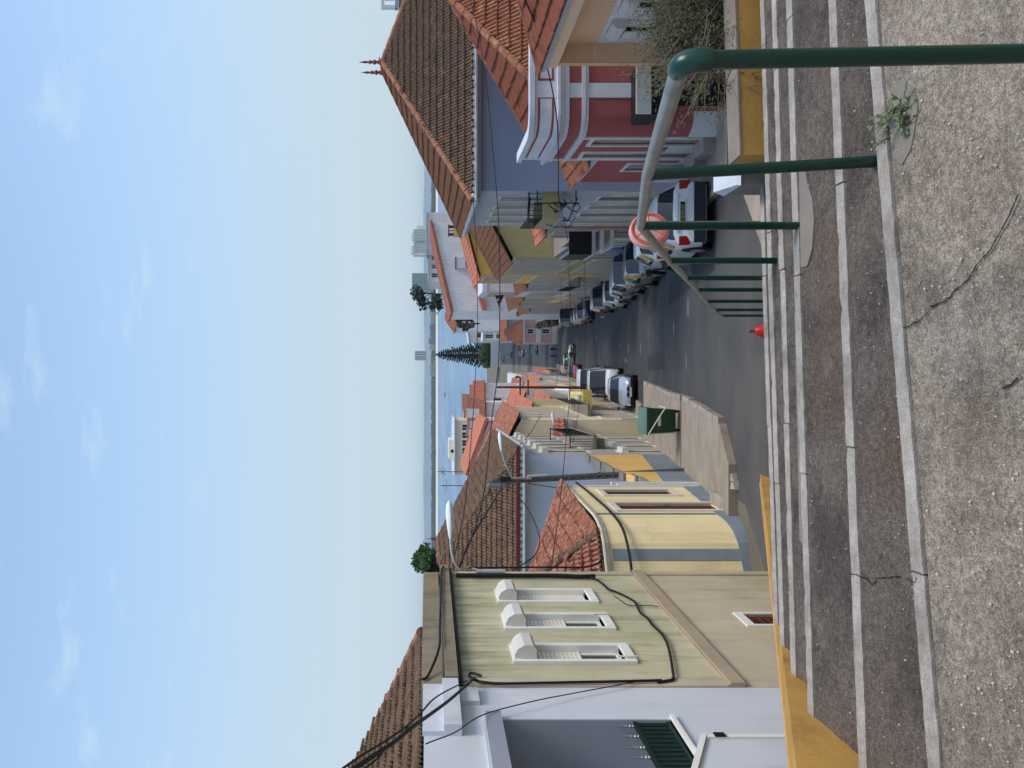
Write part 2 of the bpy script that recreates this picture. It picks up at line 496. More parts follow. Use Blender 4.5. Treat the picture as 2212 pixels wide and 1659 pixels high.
# ------------------------------------------------------------------ materials
k = 1.12
mat('asphalt', lin(62, 64, 68, 1.0), .92, .22, .5, .35, 70, blotch=.55, blotch_col=lin(84, 82, 78), blotch_scale=.35, speck=.25, speck_col=(.12, .12, .12), speck_scale=60)
def dust_asphalt():
    m = MATS['asphalt']; nt = m.node_tree; L = nt.links; b = nt.nodes['Principled BSDF']
    src = b.inputs['Base Color'].links[0].from_socket
    g = nt.nodes.new('ShaderNodeNewGeometry'); sp_ = nt.nodes.new('ShaderNodeSeparateXYZ'); L.new(g.outputs['Position'], sp_.inputs[0])
    a = nd(nt, 'ShaderNodeMapRange'); L.new(sp_.outputs[1], a.inputs[0]); a.inputs[1].default_value = 15; a.inputs[2].default_value = 27; a.inputs[3].default_value = 1; a.inputs[4].default_value = 0
    n = nd(nt, 'ShaderNodeTexNoise'); n.inputs['Scale'].default_value = .55; n.inputs['Detail'].default_value = 8; L.new(g.outputs['Position'], n.inputs['Vector'])
    r = nd(nt, 'ShaderNodeMapRange'); L.new(n.outputs[0], r.inputs[0]); r.inputs[1].default_value = .35; r.inputs[2].default_value = .6; r.inputs[3].default_value = .35; r.inputs[4].default_value = 1
    mu = nd(nt, 'ShaderNodeMath', operation='MULTIPLY'); L.new(a.outputs[0], mu.inputs[0]); L.new(r.outputs[0], mu.inputs[1])
    mx = nd(nt, 'ShaderNodeMix', data_type='RGBA'); L.new(mu.outputs[0], mx.inputs[0]); L.new(src, mx.inputs[6]); mx.inputs[7].default_value = (*lin(92, 88, 83), 1)
    L.new(mx.outputs[2], b.inputs['Base Color'])
dust_asphalt()
mat('asphalt_patch', lin(92, 90, 86), .9, .15, 2, .3, 80)
mat('asphalt_dark', lin(50, 52, 56), .9, .2, 2, .3, 80, blotch=.4)
mat('road_paint', lin(150, 150, 148), .8, .25, 9, .2, 90, blotch=.8, blotch_col=lin(75, 76, 78), blotch_scale=6)
mat('ground', lin(110, 104, 92), .95, .2, .3, .3, 20)
mat('pavement', lin(152, 140, 126), .92, .16, 1.4, .35, 45, blotch=.6, blotch_col=lin(110, 100, 90), blotch_scale=.8, speck=.3, speck_col=lin(180, 170, 155), speck_scale=30)
mat('worn_pink', lin(132, 119, 111), .92, .15, 3, .3, 60, blotch=.5)
mat('kerb_stone', lin(160, 150, 138), .9, .18, 3, .3, 40, blotch=.5)
def step_mat(name, base, dark, pale, warm, seed):
    m = bpy.data.materials.new(name); m.use_nodes = True
    nt = m.node_tree; L = nt.links; b = nt.nodes['Principled BSDF']; b.inputs['Roughness'].default_value = .93; b.inputs['Specular IOR Level'].default_value = .2
    g = nt.nodes.new('ShaderNodeNewGeometry')
    mp_ = nd(nt, 'ShaderNodeMapping'); mp_.inputs['Location'].default_value = (seed, seed * 2, 0); L.new(g.outputs['Position'], mp_.inputs[0]); pos = mp_.outputs[0]
    def noise(sc, det=6, ro=.6, dist=0.0):
        n = nd(nt, 'ShaderNodeTexNoise'); n.inputs['Scale'].default_value = sc; n.inputs['Detail'].default_value = det; n.inputs['Roughness'].default_value = ro; n.inputs['Distortion'].default_value = dist; L.new(pos, n.inputs['Vector']); return n.outputs[0]
    def ramp(x, a, c, lo=0., hi=1.):
        n = nd(nt, 'ShaderNodeMapRange'); n.interpolation_type = 'SMOOTHSTEP'; L.new(x, n.inputs[0])
        for i, v in enumerate((a, c, lo, hi)): n.inputs[i + 1].default_value = v
        return n.outputs[0]
    def mix(f, a, c, blend='MIX'):
        n = nd(nt, 'ShaderNodeMix', data_type='RGBA', blend_type=blend)
        if isinstance(f, float): n.inputs[0].default_value = f
        else: L.new(f, n.inputs[0])
        for i, v in ((6, a), (7, c)):
            if isinstance(v, tuple): n.inputs[i].default_value = (*v[:3], 1)
            else: L.new(v, n.inputs[i])
        return n.outputs[2]
    c = mix(ramp(noise(2.4, 9, .68, .4), .38, .66), base, dark)          # large damp and grime stains
    c = mix(ramp(noise(.9, 7, .6, .6), .50, .66, 0, .8), c, warm)          # brownish earth stains
    c = mix(ramp(noise(4.5, 9, .72), .52, .72, 0, .6), c, pale)           # worn pale areas
    c = mix(ramp(noise(9, 6, .7), .54, .70, 0, .45), c, dark)
    gr = nd(nt, 'ShaderNodeMix', data_type='RGBA', blend_type='MULTIPLY'); gr.inputs[0].default_value = 1
    v = ramp(noise(150, 2, .75), .32, .68, .62, 1.42); L.new(c, gr.inputs[6]); L.new(v, gr.inputs[7]); c = gr.outputs[2]
    gr = nd(nt, 'ShaderNodeMix', data_type='RGBA', blend_type='MULTIPLY'); gr.inputs[0].default_value = 1
    v2 = ramp(noise(38, 3, .7), .32, .68, .74, 1.26); L.new(c, gr.inputs[6]); L.new(v2, gr.inputs[7]); c = gr.outputs[2]
    for sc, r0, r1, col, am in ((70, .05, .16, lin(206, 196, 178), .55), (46, .04, .13, lin(46, 40, 36), .75), (110, .05, .2, lin(150, 108, 96), .4)):
        vo = nd(nt, 'ShaderNodeTexVoronoi'); vo.inputs['Scale'].default_value = sc; L.new(pos, vo.inputs['Vector'])
        c = mix(ramp(vo.outputs['Distance'], r0, r1, am, 0.), c, col)
    L.new(c, b.inputs['Base Color'])
    bn = nd(nt, 'ShaderNodeBump'); bn.inputs['Strength'].default_value = .9; bn.inputs['Distance'].default_value = .012; L.new(noise(85, 5, .7), bn.inputs['Height']); L.new(bn.outputs[0], b.inputs['Normal'])
    MATS[name] = m
step_mat('step_concrete', lin(106, 96, 88), lin(76, 68, 63), lin(134, 122, 108), lin(100, 84, 72), 3.1)
step_mat('step_landing', lin(156, 143, 128), lin(120, 108, 96), lin(178, 166, 150), lin(142, 124, 107), 8.7)
mat('nosing_concrete', lin(164, 155, 145), .88, .20, 7, .6, 120, blotch=.75, blotch_col=lin(112, 102, 94), blotch_scale=4, grain=.2, grain_scale=120)
mat('cement', lin(130, 122, 113), .9, .12, 4, .4, 90, blotch=.4)
mat('crack_dirt', lin(38, 34, 31), 1, .2, 20, 0)
mat('pebble', lin(190, 184, 172), .8, .25, 40, 0)
mat('ochre_paint', lin(186, 140, 72), .85, .14, 2.5, .35, 50, blotch=.75, blotch_col=lin(140, 104, 56), blotch_scale=2.2, streak=.2)
mat('ochre_pale', lin(220, 185, 130), .8, .10, 3, .25, 50, blotch=.3)
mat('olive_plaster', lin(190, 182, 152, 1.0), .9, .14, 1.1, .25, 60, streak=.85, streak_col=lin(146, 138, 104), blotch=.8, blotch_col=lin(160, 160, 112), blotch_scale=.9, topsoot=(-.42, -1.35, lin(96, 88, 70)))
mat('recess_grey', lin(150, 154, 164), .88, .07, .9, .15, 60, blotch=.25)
mat('buff_plaster', lin(192, 176, 152, 1.0), .9, .12, .8, .25, 60, streak=.6, streak_col=lin(156, 142, 116), blotch=.7, blotch_col=lin(158, 160, 122), blotch_scale=.6)
mat('band_plaster', lin(170, 152, 130), .9, .12, 1.5, .2, 60, blotch=.5, blotch_col=lin(134, 108, 86), blotch_scale=1.3)
mat('parapet_concrete', lin(138, 126, 108), .95, .2, 2.5, .4, 50, streak=.8, streak_col=lin(92, 80, 66), blotch=.6, blotch_col=lin(150, 118, 72), blotch_scale=1.4)
mat('white_plaster', lin(200, 203, 210), .88, .05, .8, .12, 60, streak=.4, streak_col=lin(158, 158, 160), blotch=.4, blotch_col=lin(180, 180, 182))
mat('white_wall', lin(206, 208, 218), .88, .05, .6, .1, 60, streak=.3, streak_col=lin(180, 180, 186))
mat('grey_plaster', lin(150, 154, 166), .88, .07, .9, .15, 60, blotch=.25)
mat('white_paint', lin(226, 224, 216), .6, .05, 3, .05, 60)
mat('cream_paint', lin(222, 212, 190), .7, .06, 3, .08, 60, blotch=.2)
mat('stone_trim', lin(214, 204, 192), .8, .08, 4, .15, 60, blotch=.3)
mat('trim_lilac', lin(208, 207, 212), .8, .06, 3, .12, 60, streak=.3)
mat('yellow_plaster', lin(236, 217, 168), .88, .08, .9, .15, 60, streak=.5, streak_col=lin(196, 172, 124), blotch=.55, blotch_col=lin(206, 186, 150), blotch_scale=1.1)
mat('bluegrey_plaster', lin(128, 138, 146), .88, .12, 1.5, .2, 60, blotch=.5, blotch_col=lin(86, 94, 104), blotch_scale=2, streak=.3)
mat('orange_plaster', lin(224, 182, 108), .88, .08, 1.2, .15, 60, streak=.4, streak_col=lin(190, 140, 70))
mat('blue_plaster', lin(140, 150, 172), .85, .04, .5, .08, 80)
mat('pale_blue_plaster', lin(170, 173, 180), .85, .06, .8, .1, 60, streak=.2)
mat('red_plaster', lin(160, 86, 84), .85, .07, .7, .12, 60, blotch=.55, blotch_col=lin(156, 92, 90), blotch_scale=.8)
mat('red_paint', lin(150, 66, 56), .75, .08, 2, .1, 60)
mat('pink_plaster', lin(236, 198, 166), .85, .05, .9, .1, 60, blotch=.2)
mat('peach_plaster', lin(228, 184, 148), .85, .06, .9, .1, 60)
mat('rose_plaster', lin(206, 164, 154), .88, .08, 1, .15, 60, streak=.3)
mat('khaki_plaster', lin(164, 150, 108), .9, .08, .8, .15, 60, streak=.35, blotch=.2)
mat('mustard_plaster', lin(216, 176, 92), .9, .07, .6, .12, 60, streak=.25)
mat('stone_cladding', lin(198, 186, 166), .85, .14, 2.2, .3, 30, blotch=.4)
mat('tan_plaster', lin(238, 220, 184), .9, .07, .8, .15, 60, streak=.3)
mat('lemon_plaster', lin(226, 204, 116), .85, .06, .8, .12, 60, streak=.2)
mat('teal_blue_paint', lin(60, 110, 170), .6, .1, 2, .08, 60)
mat('dusty_grey', lin(168, 166, 160), .9, .1, 1, .2, 50, streak=.4)
mat('house_white', lin(222, 220, 220), .88, .06, .5, .1, 40, streak=.5, streak_col=lin(170, 166, 160), blotch=.4, blotch_col=lin(190, 186, 180))
mat('house_pinkwhite', lin(214, 204, 206), .88, .05, .5, .1, 40, streak=.5, streak_col=lin(170, 160, 158), blotch=.4)
mat('house_beige', lin(214, 198, 172), .88, .07, .4, .1, 40, streak=.25)
mat('house_grey', lin(150, 146, 144), .88, .07, .4, .1, 40, streak=.25)
mat('door_brown', lin(70, 44, 36), .6, .2, 6, .2, 50, spec=.3)
mat('door_maroon', lin(84, 36, 34), .55, .15, 5, .1, 50)
mat('door_grey', lin(150, 150, 146), .6, .1, 3, .1, 50)
mat('shutter_slat', lin(232, 224, 208), .6, .06, 5, .05, 60, streak=.3, streak_col=lin(190, 168, 138))
mat('shutter_box', lin(206, 202, 196), .6, .06, 5, .08, 60, blotch=.3)
mat('steel', lin(140, 142, 144), .45, .1, 8, .05, 60, metal=.6)
mat('green_slats', lin(14, 40, 36), .5, .15, 4, .1, 60)
mat('green_paint', lin(6, 52, 42), .30, .10, 6, .06, 160, spec=.5, obj=True)
mat('galvanised', lin(142, 144, 138), .38, .25, 9, .15, 150, metal=.6, spec=.5)
mat('black_metal', lin(28, 28, 30), .55, .2, 10, .05, 60)
mat('black_cable', lin(22, 21, 24), .6, .2, 10, 0)
mat('grey_metal', lin(120, 124, 128), .5, .12, 8, .05, 60, metal=.4)
mat('gutter_metal', lin(178, 180, 184), .5, .12, 5, .05, 60, metal=.2)
mat('rust_pipe', lin(100, 48, 40), .7, .15, 6, .1, 60)
mat('pole_concrete', lin(104, 102, 98), .9, .15, 5, .4, 60, blotch=.5)
mat('lamp_shell', lin(222, 228, 228), .4, .05, 3, 0)
mat('mirror_plastic', lin(212, 158, 146), .5, .08, 4, .04, 60, obj=True)
mat('mirror_rim', lin(186, 96, 82), .5, .08, 4, .04, 60)
mat('hydrant_red', lin(186, 26, 24), .45, .12, 8, .08, 60, spec=.5)
mat('bin_green', lin(40, 70, 40), .55, .12, 4, .1, 60, blotch=.2)
mat('bin_lid', lin(86, 116, 104), .55, .15, 4, .1, 60, blotch=.3, blotch_col=lin(66, 100, 90))
mat('rubber', lin(22, 22, 22), .85, .1, 10, .1, 80)
mat('label_white', lin(200, 200, 190), .7, .06, 6, 0)
mat('dark_void', lin(18, 18, 20), .9, .1, 4, 0)
mat('soil', lin(88, 74, 60), 1, .25, 4, .6, 30)
mat('bush_leaf', lin(84, 84, 64), .8, .5, 9, 0)
mat('bush_twig', lin(138, 122, 94), .9, .25, 9, .2, 60)
mat('weed_leaf', lin(96, 112, 74), .65, .4, 14, 0)
mat('bark', lin(74, 62, 52), .95, .25, 6, .5, 30)
mat('pine_leaf', (.022, .040, .026), .8, .45, .9, 0)
mat('tree_leaf', (.040, .085, .025), .8, .5, 1.1, 0)
mat('hedge_leaf', (.055, .085, .020), .8, .5, .8, 0)
mat('scrub_leaf', (.07, .066, .045), .85, .5, .4, 0)
mat('far_trees', (.048, .058, .046), .9, .35, .02, 0)
mat('far_land', lin(120, 124, 112), .95, .2, .01, 0)
mat('hill_far', lin(120, 140, 150), 1, .15, .002, 0)
mat('sand', lin(226, 214, 190), .95, .06, .01, 0)
mat('lawn', (.16, .30, .09), .9, .15, .05, 0)
mat('tower_white', lin(200, 200, 188), .85, .08, .05, 0)
mat('tower_grey', lin(128, 138, 144), .85, .08, .05, 0)
mat('tower_dark', lin(80, 92, 102), .8, .1, .05, 0)
mat('tower_green', lin(126, 150, 140), .8, .1, .05, 0)
tile_mat('tile_dark', [lin(78, 62, 52), lin(108, 84, 68), lin(96, 75, 62), lin(136, 100, 80)], lin(160, 148, 124), .6)
tile_mat('tile_brown', [lin(74, 58, 48), lin(104, 80, 63), lin(120, 92, 74)], lin(150, 136, 116), .6)
tile_mat('tile_orange', [lin(92, 68, 56), lin(166, 106, 80), lin(140, 92, 70), lin(188, 128, 98)], lin(70, 60, 50), .75)
tile_mat('tile_red', [lin(118, 68, 52), lin(146, 86, 66), lin(130, 76, 58)], lin(92, 72, 60), .5)
tile_mat('tile_oldred', [lin(110, 68, 54), lin(166, 104, 82), lin(142, 84, 66), lin(96, 64, 52)], lin(206, 188, 168), .75)
tile_mat('tile_rust', [lin(92, 62, 46), lin(118, 80, 60), lin(104, 70, 52)], lin(130, 104, 80), .45)
tile_mat('tile_new', [lin(170, 104, 82), lin(190, 122, 98), lin(156, 94, 76)], lin(140, 92, 72), .4)
tile_mat('ridge_clay', [lin(116, 80, 60), lin(156, 108, 82), lin(134, 92, 70)], lin(170, 146, 120), .5)
glass_mat('window_glass', (.03, .035, .04))
glass_mat('car_glass', (.014, .018, .026), .04, .7)
glass_mat('lamp_glass', (.5, .52, .56), .1, .6)
def car_paint(name, col, metal=.0, rough=.28):
    return mat(name, col, rough, .04, 2, 0, 60, metal=metal, spec=.5, obj=True, coat=.6)
for nm, c, me_ in (('paint_white', lin(224, 226, 232), 0), ('paint_silver', lin(176, 186, 204), .35), ('paint_black', lin(20, 22, 26), 0), ('paint_steel', lin(112, 128, 146), .3),
               ('paint_red', lin(120, 24, 26), 0), ('paint_navy', lin(24, 30, 52), 0), ('paint_grey', lin(98, 100, 104), .3), ('paint_green', lin(170, 196, 178), .1)):
    car_paint(nm, c, me_)
mat('car_plastic', lin(34, 36, 40), .7, .1, 8, .05, 80, obj=True)
mat('bumper_blue', lin(44, 48, 60), .6, .1, 8, .05, 80, obj=True)
mat('tail_red', lin(150, 18, 16), .25, .1, 8, 0, obj=True)
mat('plate_black', lin(26, 26, 28), .5, .1, 8, 0, obj=True)
mat('plate_white', lin(206, 206, 200), .5, .05, 8, 0, obj=True)
mat('plate_text', lin(196, 184, 136), .5, .05, 8, 0, obj=True)
mat('plate_ink', lin(20, 20, 30), .5, .05, 8, 0, obj=True)
mat('skin', lin(190, 140, 112), .6, .05, 8, 0)
mat('cloth_dark', lin(30, 32, 44), .9, .2, 8, 0)
mat('cloth_blue', lin(40, 52, 96), .9, .2, 8, 0)

# water: grey-blue, broken by wind lanes
def water_mat():
    m = bpy.data.materials.new('water'); m.use_nodes = True
    nt = m.node_tree; L = nt.links; b = nt.nodes['Principled BSDF']
    b.inputs['Roughness'].default_value = .34; b.inputs['Specular IOR Level'].default_value = .35
    pos = nt.nodes.new('ShaderNodeNewGeometry').outputs['Position']
    mp_ = nd(nt, 'ShaderNodeMapping'); mp_.inputs['Scale'].default_value = (.004, .0011, 1); L.new(pos, mp_.inputs[0])
    n = nd(nt, 'ShaderNodeTexNoise'); n.inputs['Scale'].default_value = 4; n.inputs['Detail'].default_value = 7; L.new(mp_.outputs[0], n.inputs['Vector'])
    cr = nd(nt, 'ShaderNodeValToRGB'); L.new(n.outputs[0], cr.inputs[0])
    cr.color_ramp.elements[0].position = .35; cr.color_ramp.elements[0].color = (*lin(84, 114, 142), 1)
    cr.color_ramp.elements[1].position = .68; cr.color_ramp.elements[1].color = (*lin(120, 150, 176), 1)
    L.new(cr.outputs[0], b.inputs['Base Color'])
    n2 = nd(nt, 'ShaderNodeTexNoise'); n2.inputs['Scale'].default_value = .35; n2.inputs['Detail'].default_value = 6; L.new(pos, n2.inputs['Vector'])
    bn = nd(nt, 'ShaderNodeBump'); bn.inputs['Strength'].default_value = .3; bn.inputs['Distance'].default_value = .4
    L.new(n2.outputs[0], bn.inputs['Height']); L.new(bn.outputs[0], b.inputs['Normal'])
    MATS['water'] = m
water_mat()

# ------------------------------------------------------------------ the setting: ground, street, pavements, water, far shore
def strip(name, xf0, xf1, ds, dz, m, thick=0.0, **props):
    mb = MB()
    for a, b in zip(ds, ds[1:]):
        P = [Vector((xf0(a), a, gz(a) + dz)), Vector((xf1(a), a, gz(a) + dz)), Vector((xf1(b), b, gz(b) + dz)), Vector((xf0(b), b, gz(b) + dz))]
        if thick: mb.hexa([p - Vector((0, 0, thick)) for p in P] + P)
        else: mb.quad(*P)
    return mb.build(name, m, None, **props)
dsg = [-12, 0, 14.2, 16, 19.2, 25, 31, 37, 43, 49, 55, 63, 72, 86, 100, 128, 156, 190, 220, 290, 360, 430, 470]
strip('ground', lambda d: -700, lambda d: 700, dsg, -.05, 'ground', kind='structure')
road_ds = [12.6, 14.2, 16, 19.2, 25, 31, 37, 43, 49, 55, 63, 72, 86, 100, 128, 156, 190, 220, 290, 372]
def road_l(d): return (-1.2 if d < 16.5 else -1.0 + .075 * (d - 17)) if d < 39 else XL(d) + 1.2 - .3
def road_r(d): return XR(d) - 1.0 if d > 17 else XR(d) - .4
strip('road', lambda d: -3.6 if d < 16 else min(road_l(d), XL(d) + .2), lambda d: XR(d) + .5, road_ds, -.012, 'asphalt', kind='structure')
mb = MB(); mb.box(-1500, 1500, 440, 2700, -34.6, -34.0)
mb.build('water', 'water', None, kind='structure')
mb = MB()
for i in range(24):
    x0 = -1500 + i * 125
    mb.hexa([(x0, 2660 + 20 * math.sin(i), -34.5), (x0 + 125, 2660 + 20 * math.sin(i + 1), -34.5), (x0 + 125, 2800, -34.5), (x0, 2800, -34.5),
             (x0, 2672 + 20 * math.sin(i), -33.4), (x0 + 125, 2672 + 20 * math.sin(i + 1), -33.4), (x0 + 125, 2800, -28.5), (x0, 2800, -28.5)])
mb.build('beach', 'sand', None, kind='structure')
mb = MB(); mb.box(-1600, 1600, 2790, 3400, -34, -27)
mb.build('far_shore', 'far_land', None, kind='structure')
mb = MB()
hx = np.linspace(-4200, 4200, 60); hh = [44 + 5 * math.sin(i * .35) + 3 * math.sin(i * .9 + 1) for i in range(60)]
for i in range(59):
    mb.hexa([(hx[i], 8200, -40), (hx[i + 1], 8200, -40), (hx[i + 1], 9000, -40), (hx[i], 9000, -40),
             (hx[i], 8450, hh[i]), (hx[i + 1], 8450, hh[i + 1]), (hx[i + 1], 8900, hh[i + 1]), (hx[i], 8900, hh[i])])
mb.build('hills', 'hill_far', None, kind='structure')
mb = MB(); mb.box(-4200, 4200, 3400, 8300, -36, -34.2)
mb.build('far_sea', 'water', None, kind='structure')

# left pavement: two broken levels
mb = MB()
ds = [16.9, 18, 19.5, 21, 22.5, 24.3]
for i, (a, b) in enumerate(zip(ds, ds[1:])):
    e0 = -1.03 + .07 * (a - 16.7) + (-.75 if i == 0 else 0); e1 = -1.03 + .07 * (b - 16.7)
    za, zb = gz(a) + .16, gz(b) + .16
    mb.hexa([(-3.3, a, za - .4), (e0, a, za - .4), (e1, b, zb - .4), (-3.3, b, zb - .4), (-3.3, a, za), (e0, a, za), (e1, b, zb), (-3.3, b, zb)])
pv = mb.build('pavement', 'pavement', None, kind='structure')
mb = MB()
ds = [24.55, 28, 32, 37.6]
for a, b in zip(ds, ds[1:]):
    e0 = -.52 + .04 * (a - 25); e1 = -.52 + .04 * (b - 25)
    za, zb = gz(a) + .15, gz(b) + .15
    mb.hexa([(-3.3, a, za - .4), (e0, a, za - .4), (e1, b, zb - .4), (-3.3, b, zb - .4), (-3.3, a, za), (e0, a, za), (e1, b, zb), (-3.3, b, zb)])
pv2 = mb.build('pavement', 'pavement', None, kind='structure')
def kerbs(parent, x0f, x1f, d0, d1, n, dz=.165, w=.16, m='kerb_stone', nm='kerb_stone'):
    for i in range(n):
        a = d0 + (d1 - d0) * i / n + .015; b = d0 + (d1 - d0) * (i + 1) / n - .015
        j = random.uniform(-.015, .015); kb = MB(); za, zb = gz(a) + dz + j, gz(b) + dz + j
        jj = random.uniform(-.02, .02)
        kb.hexa([(x0f(a) + jj, a, za - .35), (x0f(a) + w + jj, a, za - .35), (x0f(b) + w + jj, b, zb - .35), (x0f(b) + jj, b, zb - .35),
                 (x0f(a) + jj, a, za), (x0f(a) + w + jj, a, za), (x0f(b) + w + jj, b, zb), (x0f(b) + jj, b, zb)])
        kb.build(nm, m, parent)
kerbs(pv, lambda d: -1.03 + .07 * (d - 16.7), None, 18.1, 24.2, 8)
kerbs(pv2, lambda d: -.52 + .04 * (d - 25), None, 24.6, 37.5, 12)
# broken rubble edge at the near corner of the pavement
for i in range(9):
    rb = MB(); a = 16.6 + i * .17; x = -2.3 + .13 * i + random.uniform(-.05, .05)
    rb.hexa([(x, a, gz(a) - .1), (x + .22, a + .03, gz(a) - .1), (x + .2, a + .2, gz(a) - .1), (x - .02, a + .2, gz(a) - .1),
             (x + .03, a + .03, gz(a) + random.uniform(.04, .13)), (x + .19, a + .06, gz(a) + random.uniform(.03, .12)), (x + .17, a + .17, gz(a) + .1), (x + .01, a + .17, gz(a) + .12)])
    rb.build('kerb_stone', 'kerb_stone', pv)
strip('pavement', lambda d: XL(d) - .2, lambda d: XL(d) + 1.0, [39.2, 43, 49, 55, 63, 72, 86, 100, 128, 156], .12, 'pavement', .4, kind='structure')
pr = strip('pavement', lambda d: XR(d) - 1.0, lambda d: XR(d) + .6, [17.2, 19.2, 22, 25, 31, 37, 43, 49, 55, 63, 72, 86, 100, 128, 150], .13, 'pavement', .4, kind='structure')
kerbs(pr, lambda d: XR(d) - 1.15, None, 17.2, 43, 20, .14)
# corner pavement right of the stairs
mb = MB()
cp = [(2.35, 14.0), (4.2, 16.0), (5.0, 17.15), (13, 17.15), (13, 12), (2.2, 12)]
mb.prism([(x, y, gz(y) - .3) for x, y in cp], (0, 0, .42))
mb.build('pavement', 'pavement', None, kind='structure')
# worn paint marks and patches on the road
for i, (u, v, w, h, m) in enumerate(((974, 1301, 30, 5, 'road_paint'), (905, 1357, 4, 26, 'road_paint'), (930, 1288, 24, 13, 'asphalt_patch'), (915, 1340, 30, 9, 'asphalt_patch'), (885, 1438, 6, 30, 'asphalt_patch'), (950, 1455, 5, 34, 'road_paint'), (878, 1482, 4, 34, 'road_paint'), (880, 1352, 34, 12, 'asphalt_patch'))):
    def road_pt(uu, vv):
        tt = (vv - V0) / F; lo, hi = 13., 200.
        for _ in range(60):
            mid = (lo + hi) / 2
            if -gz(mid) / mid > tt: lo = mid
            else: hi = mid
        return Vector(((uu - U0) / F * lo, lo, gz(lo) - .006))
    mb = MB(); n = 10
    mb.face([road_pt(u + h / 2 * math.cos(2 * math.pi * j / n) * random.uniform(.8, 1.1), v + w / 8 * math.sin(2 * math.pi * j / n)) for j in range(n)])
    mb.build('paint_mark' if m == 'road_paint' else 'road_patch', m, None, kind='structure')

# ------------------------------------------------------------------ stairs in the foreground
HS = [1.65, 1.82, 1.99, 2.16, 2.33, 2.50]
NS = [(2.70, .136), (3.36, .072), (4.13, .062), (4.67, .062), (5.20, .07), (5.68, .075)]
for kk in range(1, 22):
    HS.append(2.50 + .168 * kk); NS.append((5.68 + .362 * kk, .075))
def nose(k, x): return NS[k][0] + NS[k][1] * x
stairs = bpy.data.objects.new('stairs', None); COL.objects.link(stairs); stairs['kind'] = 'structure'
XA, XB = -1.72, 4.6
def slab(x0, x1, da0, da1, db0, db1, z, zb, rough=0.0, nx=1):
    mb = MB(); mb.hexa([(x0, da0, zb), (x1, da1, zb), (x1, db1, zb), (x0, db0, zb), (x0, da0, z), (x1, da1, z), (x1, db1, z), (x0, db0, z)])
    return mb
NW = .068
for k in range(len(HS)):
    x1 = XB if k < 6 else 1.35
    z = -HS[k]
    d0 = (lambda x: -3.0) if k == 0 else (lambda x, k=k: nose(k - 1, x) - .0)
    e = lambda x, k=k: nose(k, x) - NW - .007
    # tread surface: a grid with slight unevenness
    mb = MB(); nx, ny = (64, 48) if k < 1 else ((56, 12) if k < 4 else (12, 3))
    g = [[None] * (nx + 1) for _ in range(ny + 1)]
    for j in range(ny + 1):
        for i in range(nx + 1):
            x = XA + (x1 - XA) * i / nx
            a = 1.2 if k == 0 else d0(x)
            y = a + (e(x) - a) * j / ny
            dzz = .004 * math.sin(x * 5.1 + y * 3.3) + .003 * math.sin(x * 13 + 2 * y) + random.uniform(-.0022, .0022)
            if j in (0, ny): dzz *= .2
            g[j][i] = len(mb.v); mb.v.append((x, y, z + dzz))
    for j in range(ny):
        for i in range(nx):
            mb.f.append((g[j][i], g[j][i + 1], g[j + 1][i + 1], g[j + 1][i])); mb.m.append(0)
    t = mb.build('step', 'step_landing' if k == 0 else 'step_concrete', stairs, smooth=60)
    if k == 0:
        mb = MB(); mb.box(XA, x1, -3.5, 1.2, z - .3, z); mb.build('landing', 'step_landing', stairs)
    # nosing stones along the edge
    n = 5 if k < 6 else 2
    cuts = [XA + (x1 - XA) * q / n + (random.uniform(-.35, .35) if 0 < q < n else 0) for q in range(n + 1)]
    for a, b in zip(cuts, cuts[1:]):
        ln = max(2, int((b - a) / .05)); P = []
        nb = MB(); jz = random.uniform(-.002, .004)
        prev = None
        for q in range(ln + 1):
            x = a + .004 + (b - a - .008) * q / ln
            w0 = random.uniform(-.003, .003); w1 = random.uniform(-.003, .002) - (random.uniform(.006, .016) if random.random() < .035 else 0)
            ring = [(x, nose(k, x) - NW + w0, z - .03), (x, nose(k, x) - NW + w0, z + .006 + jz), (x, nose(k, x) + w1, z + .004 + jz), (x, nose(k, x) + w1 + .004, z - .006), (x, nose(k, x), z - .175)]
            if prev:
                for c in range(4): nb.quad(prev[c], ring[c], ring[c + 1], prev[c + 1])
            else: nb.face(ring[::-1])
            prev = ring
        nb.face(prev)
        nb.build('nosing_stone', 'nosing_concrete', stairs)
# solid body under the stairs
mb = MB()
prof = [(-3.5, -6.6), (-3.5, -2.0)]
for k in range(len(HS)): prof += [(NS[k][0] - .15, -HS[k] - .05 - (.3 if k == 0 else 0)), ]
prof += [(NS[-1][0] - .15, -6.6)]
mb.prism([(XA + .01, y, z - .12) for y, z in prof], (1.33 - XA, 0, 0))
mb.build('stair_body', 'cement', stairs)
mb = MB(); mb.box(1.33, XB, -3.5, 5.3, -6.6, -2.62); mb.build('retaining_wall', 'cement', stairs)
# cement repairs round the post feet
def patch(pts, z, m='cement', nm='cement_patch'):
    mb = MB(); mb.prism([(x, y, z) for x, y in pts], (0, 0, .012)); return mb.build(nm, m, stairs)
patch([(.62, 4.03), (.70, 3.98), (.84, 3.96), (.96, 3.98), (1.05, 4.03), (1.2, 4.07), (1.15, 4.12), (.62, 4.10)], -1.999)
patch([(.76, 2.67), (.80, 2.62), (.86, 2.60), (.93, 2.585), (1.0, 2.60), (1.03, 2.64), (1.06, 2.66), (1.05, 2.70), (.96, 2.735), (.82, 2.73)], -1.656)
patch([(-1.0, 4.22), (-.4, 4.2), (.2, 4.3), (.5, 4.34), (.4, 4.5), (-.9, 4.44)], -2.157)
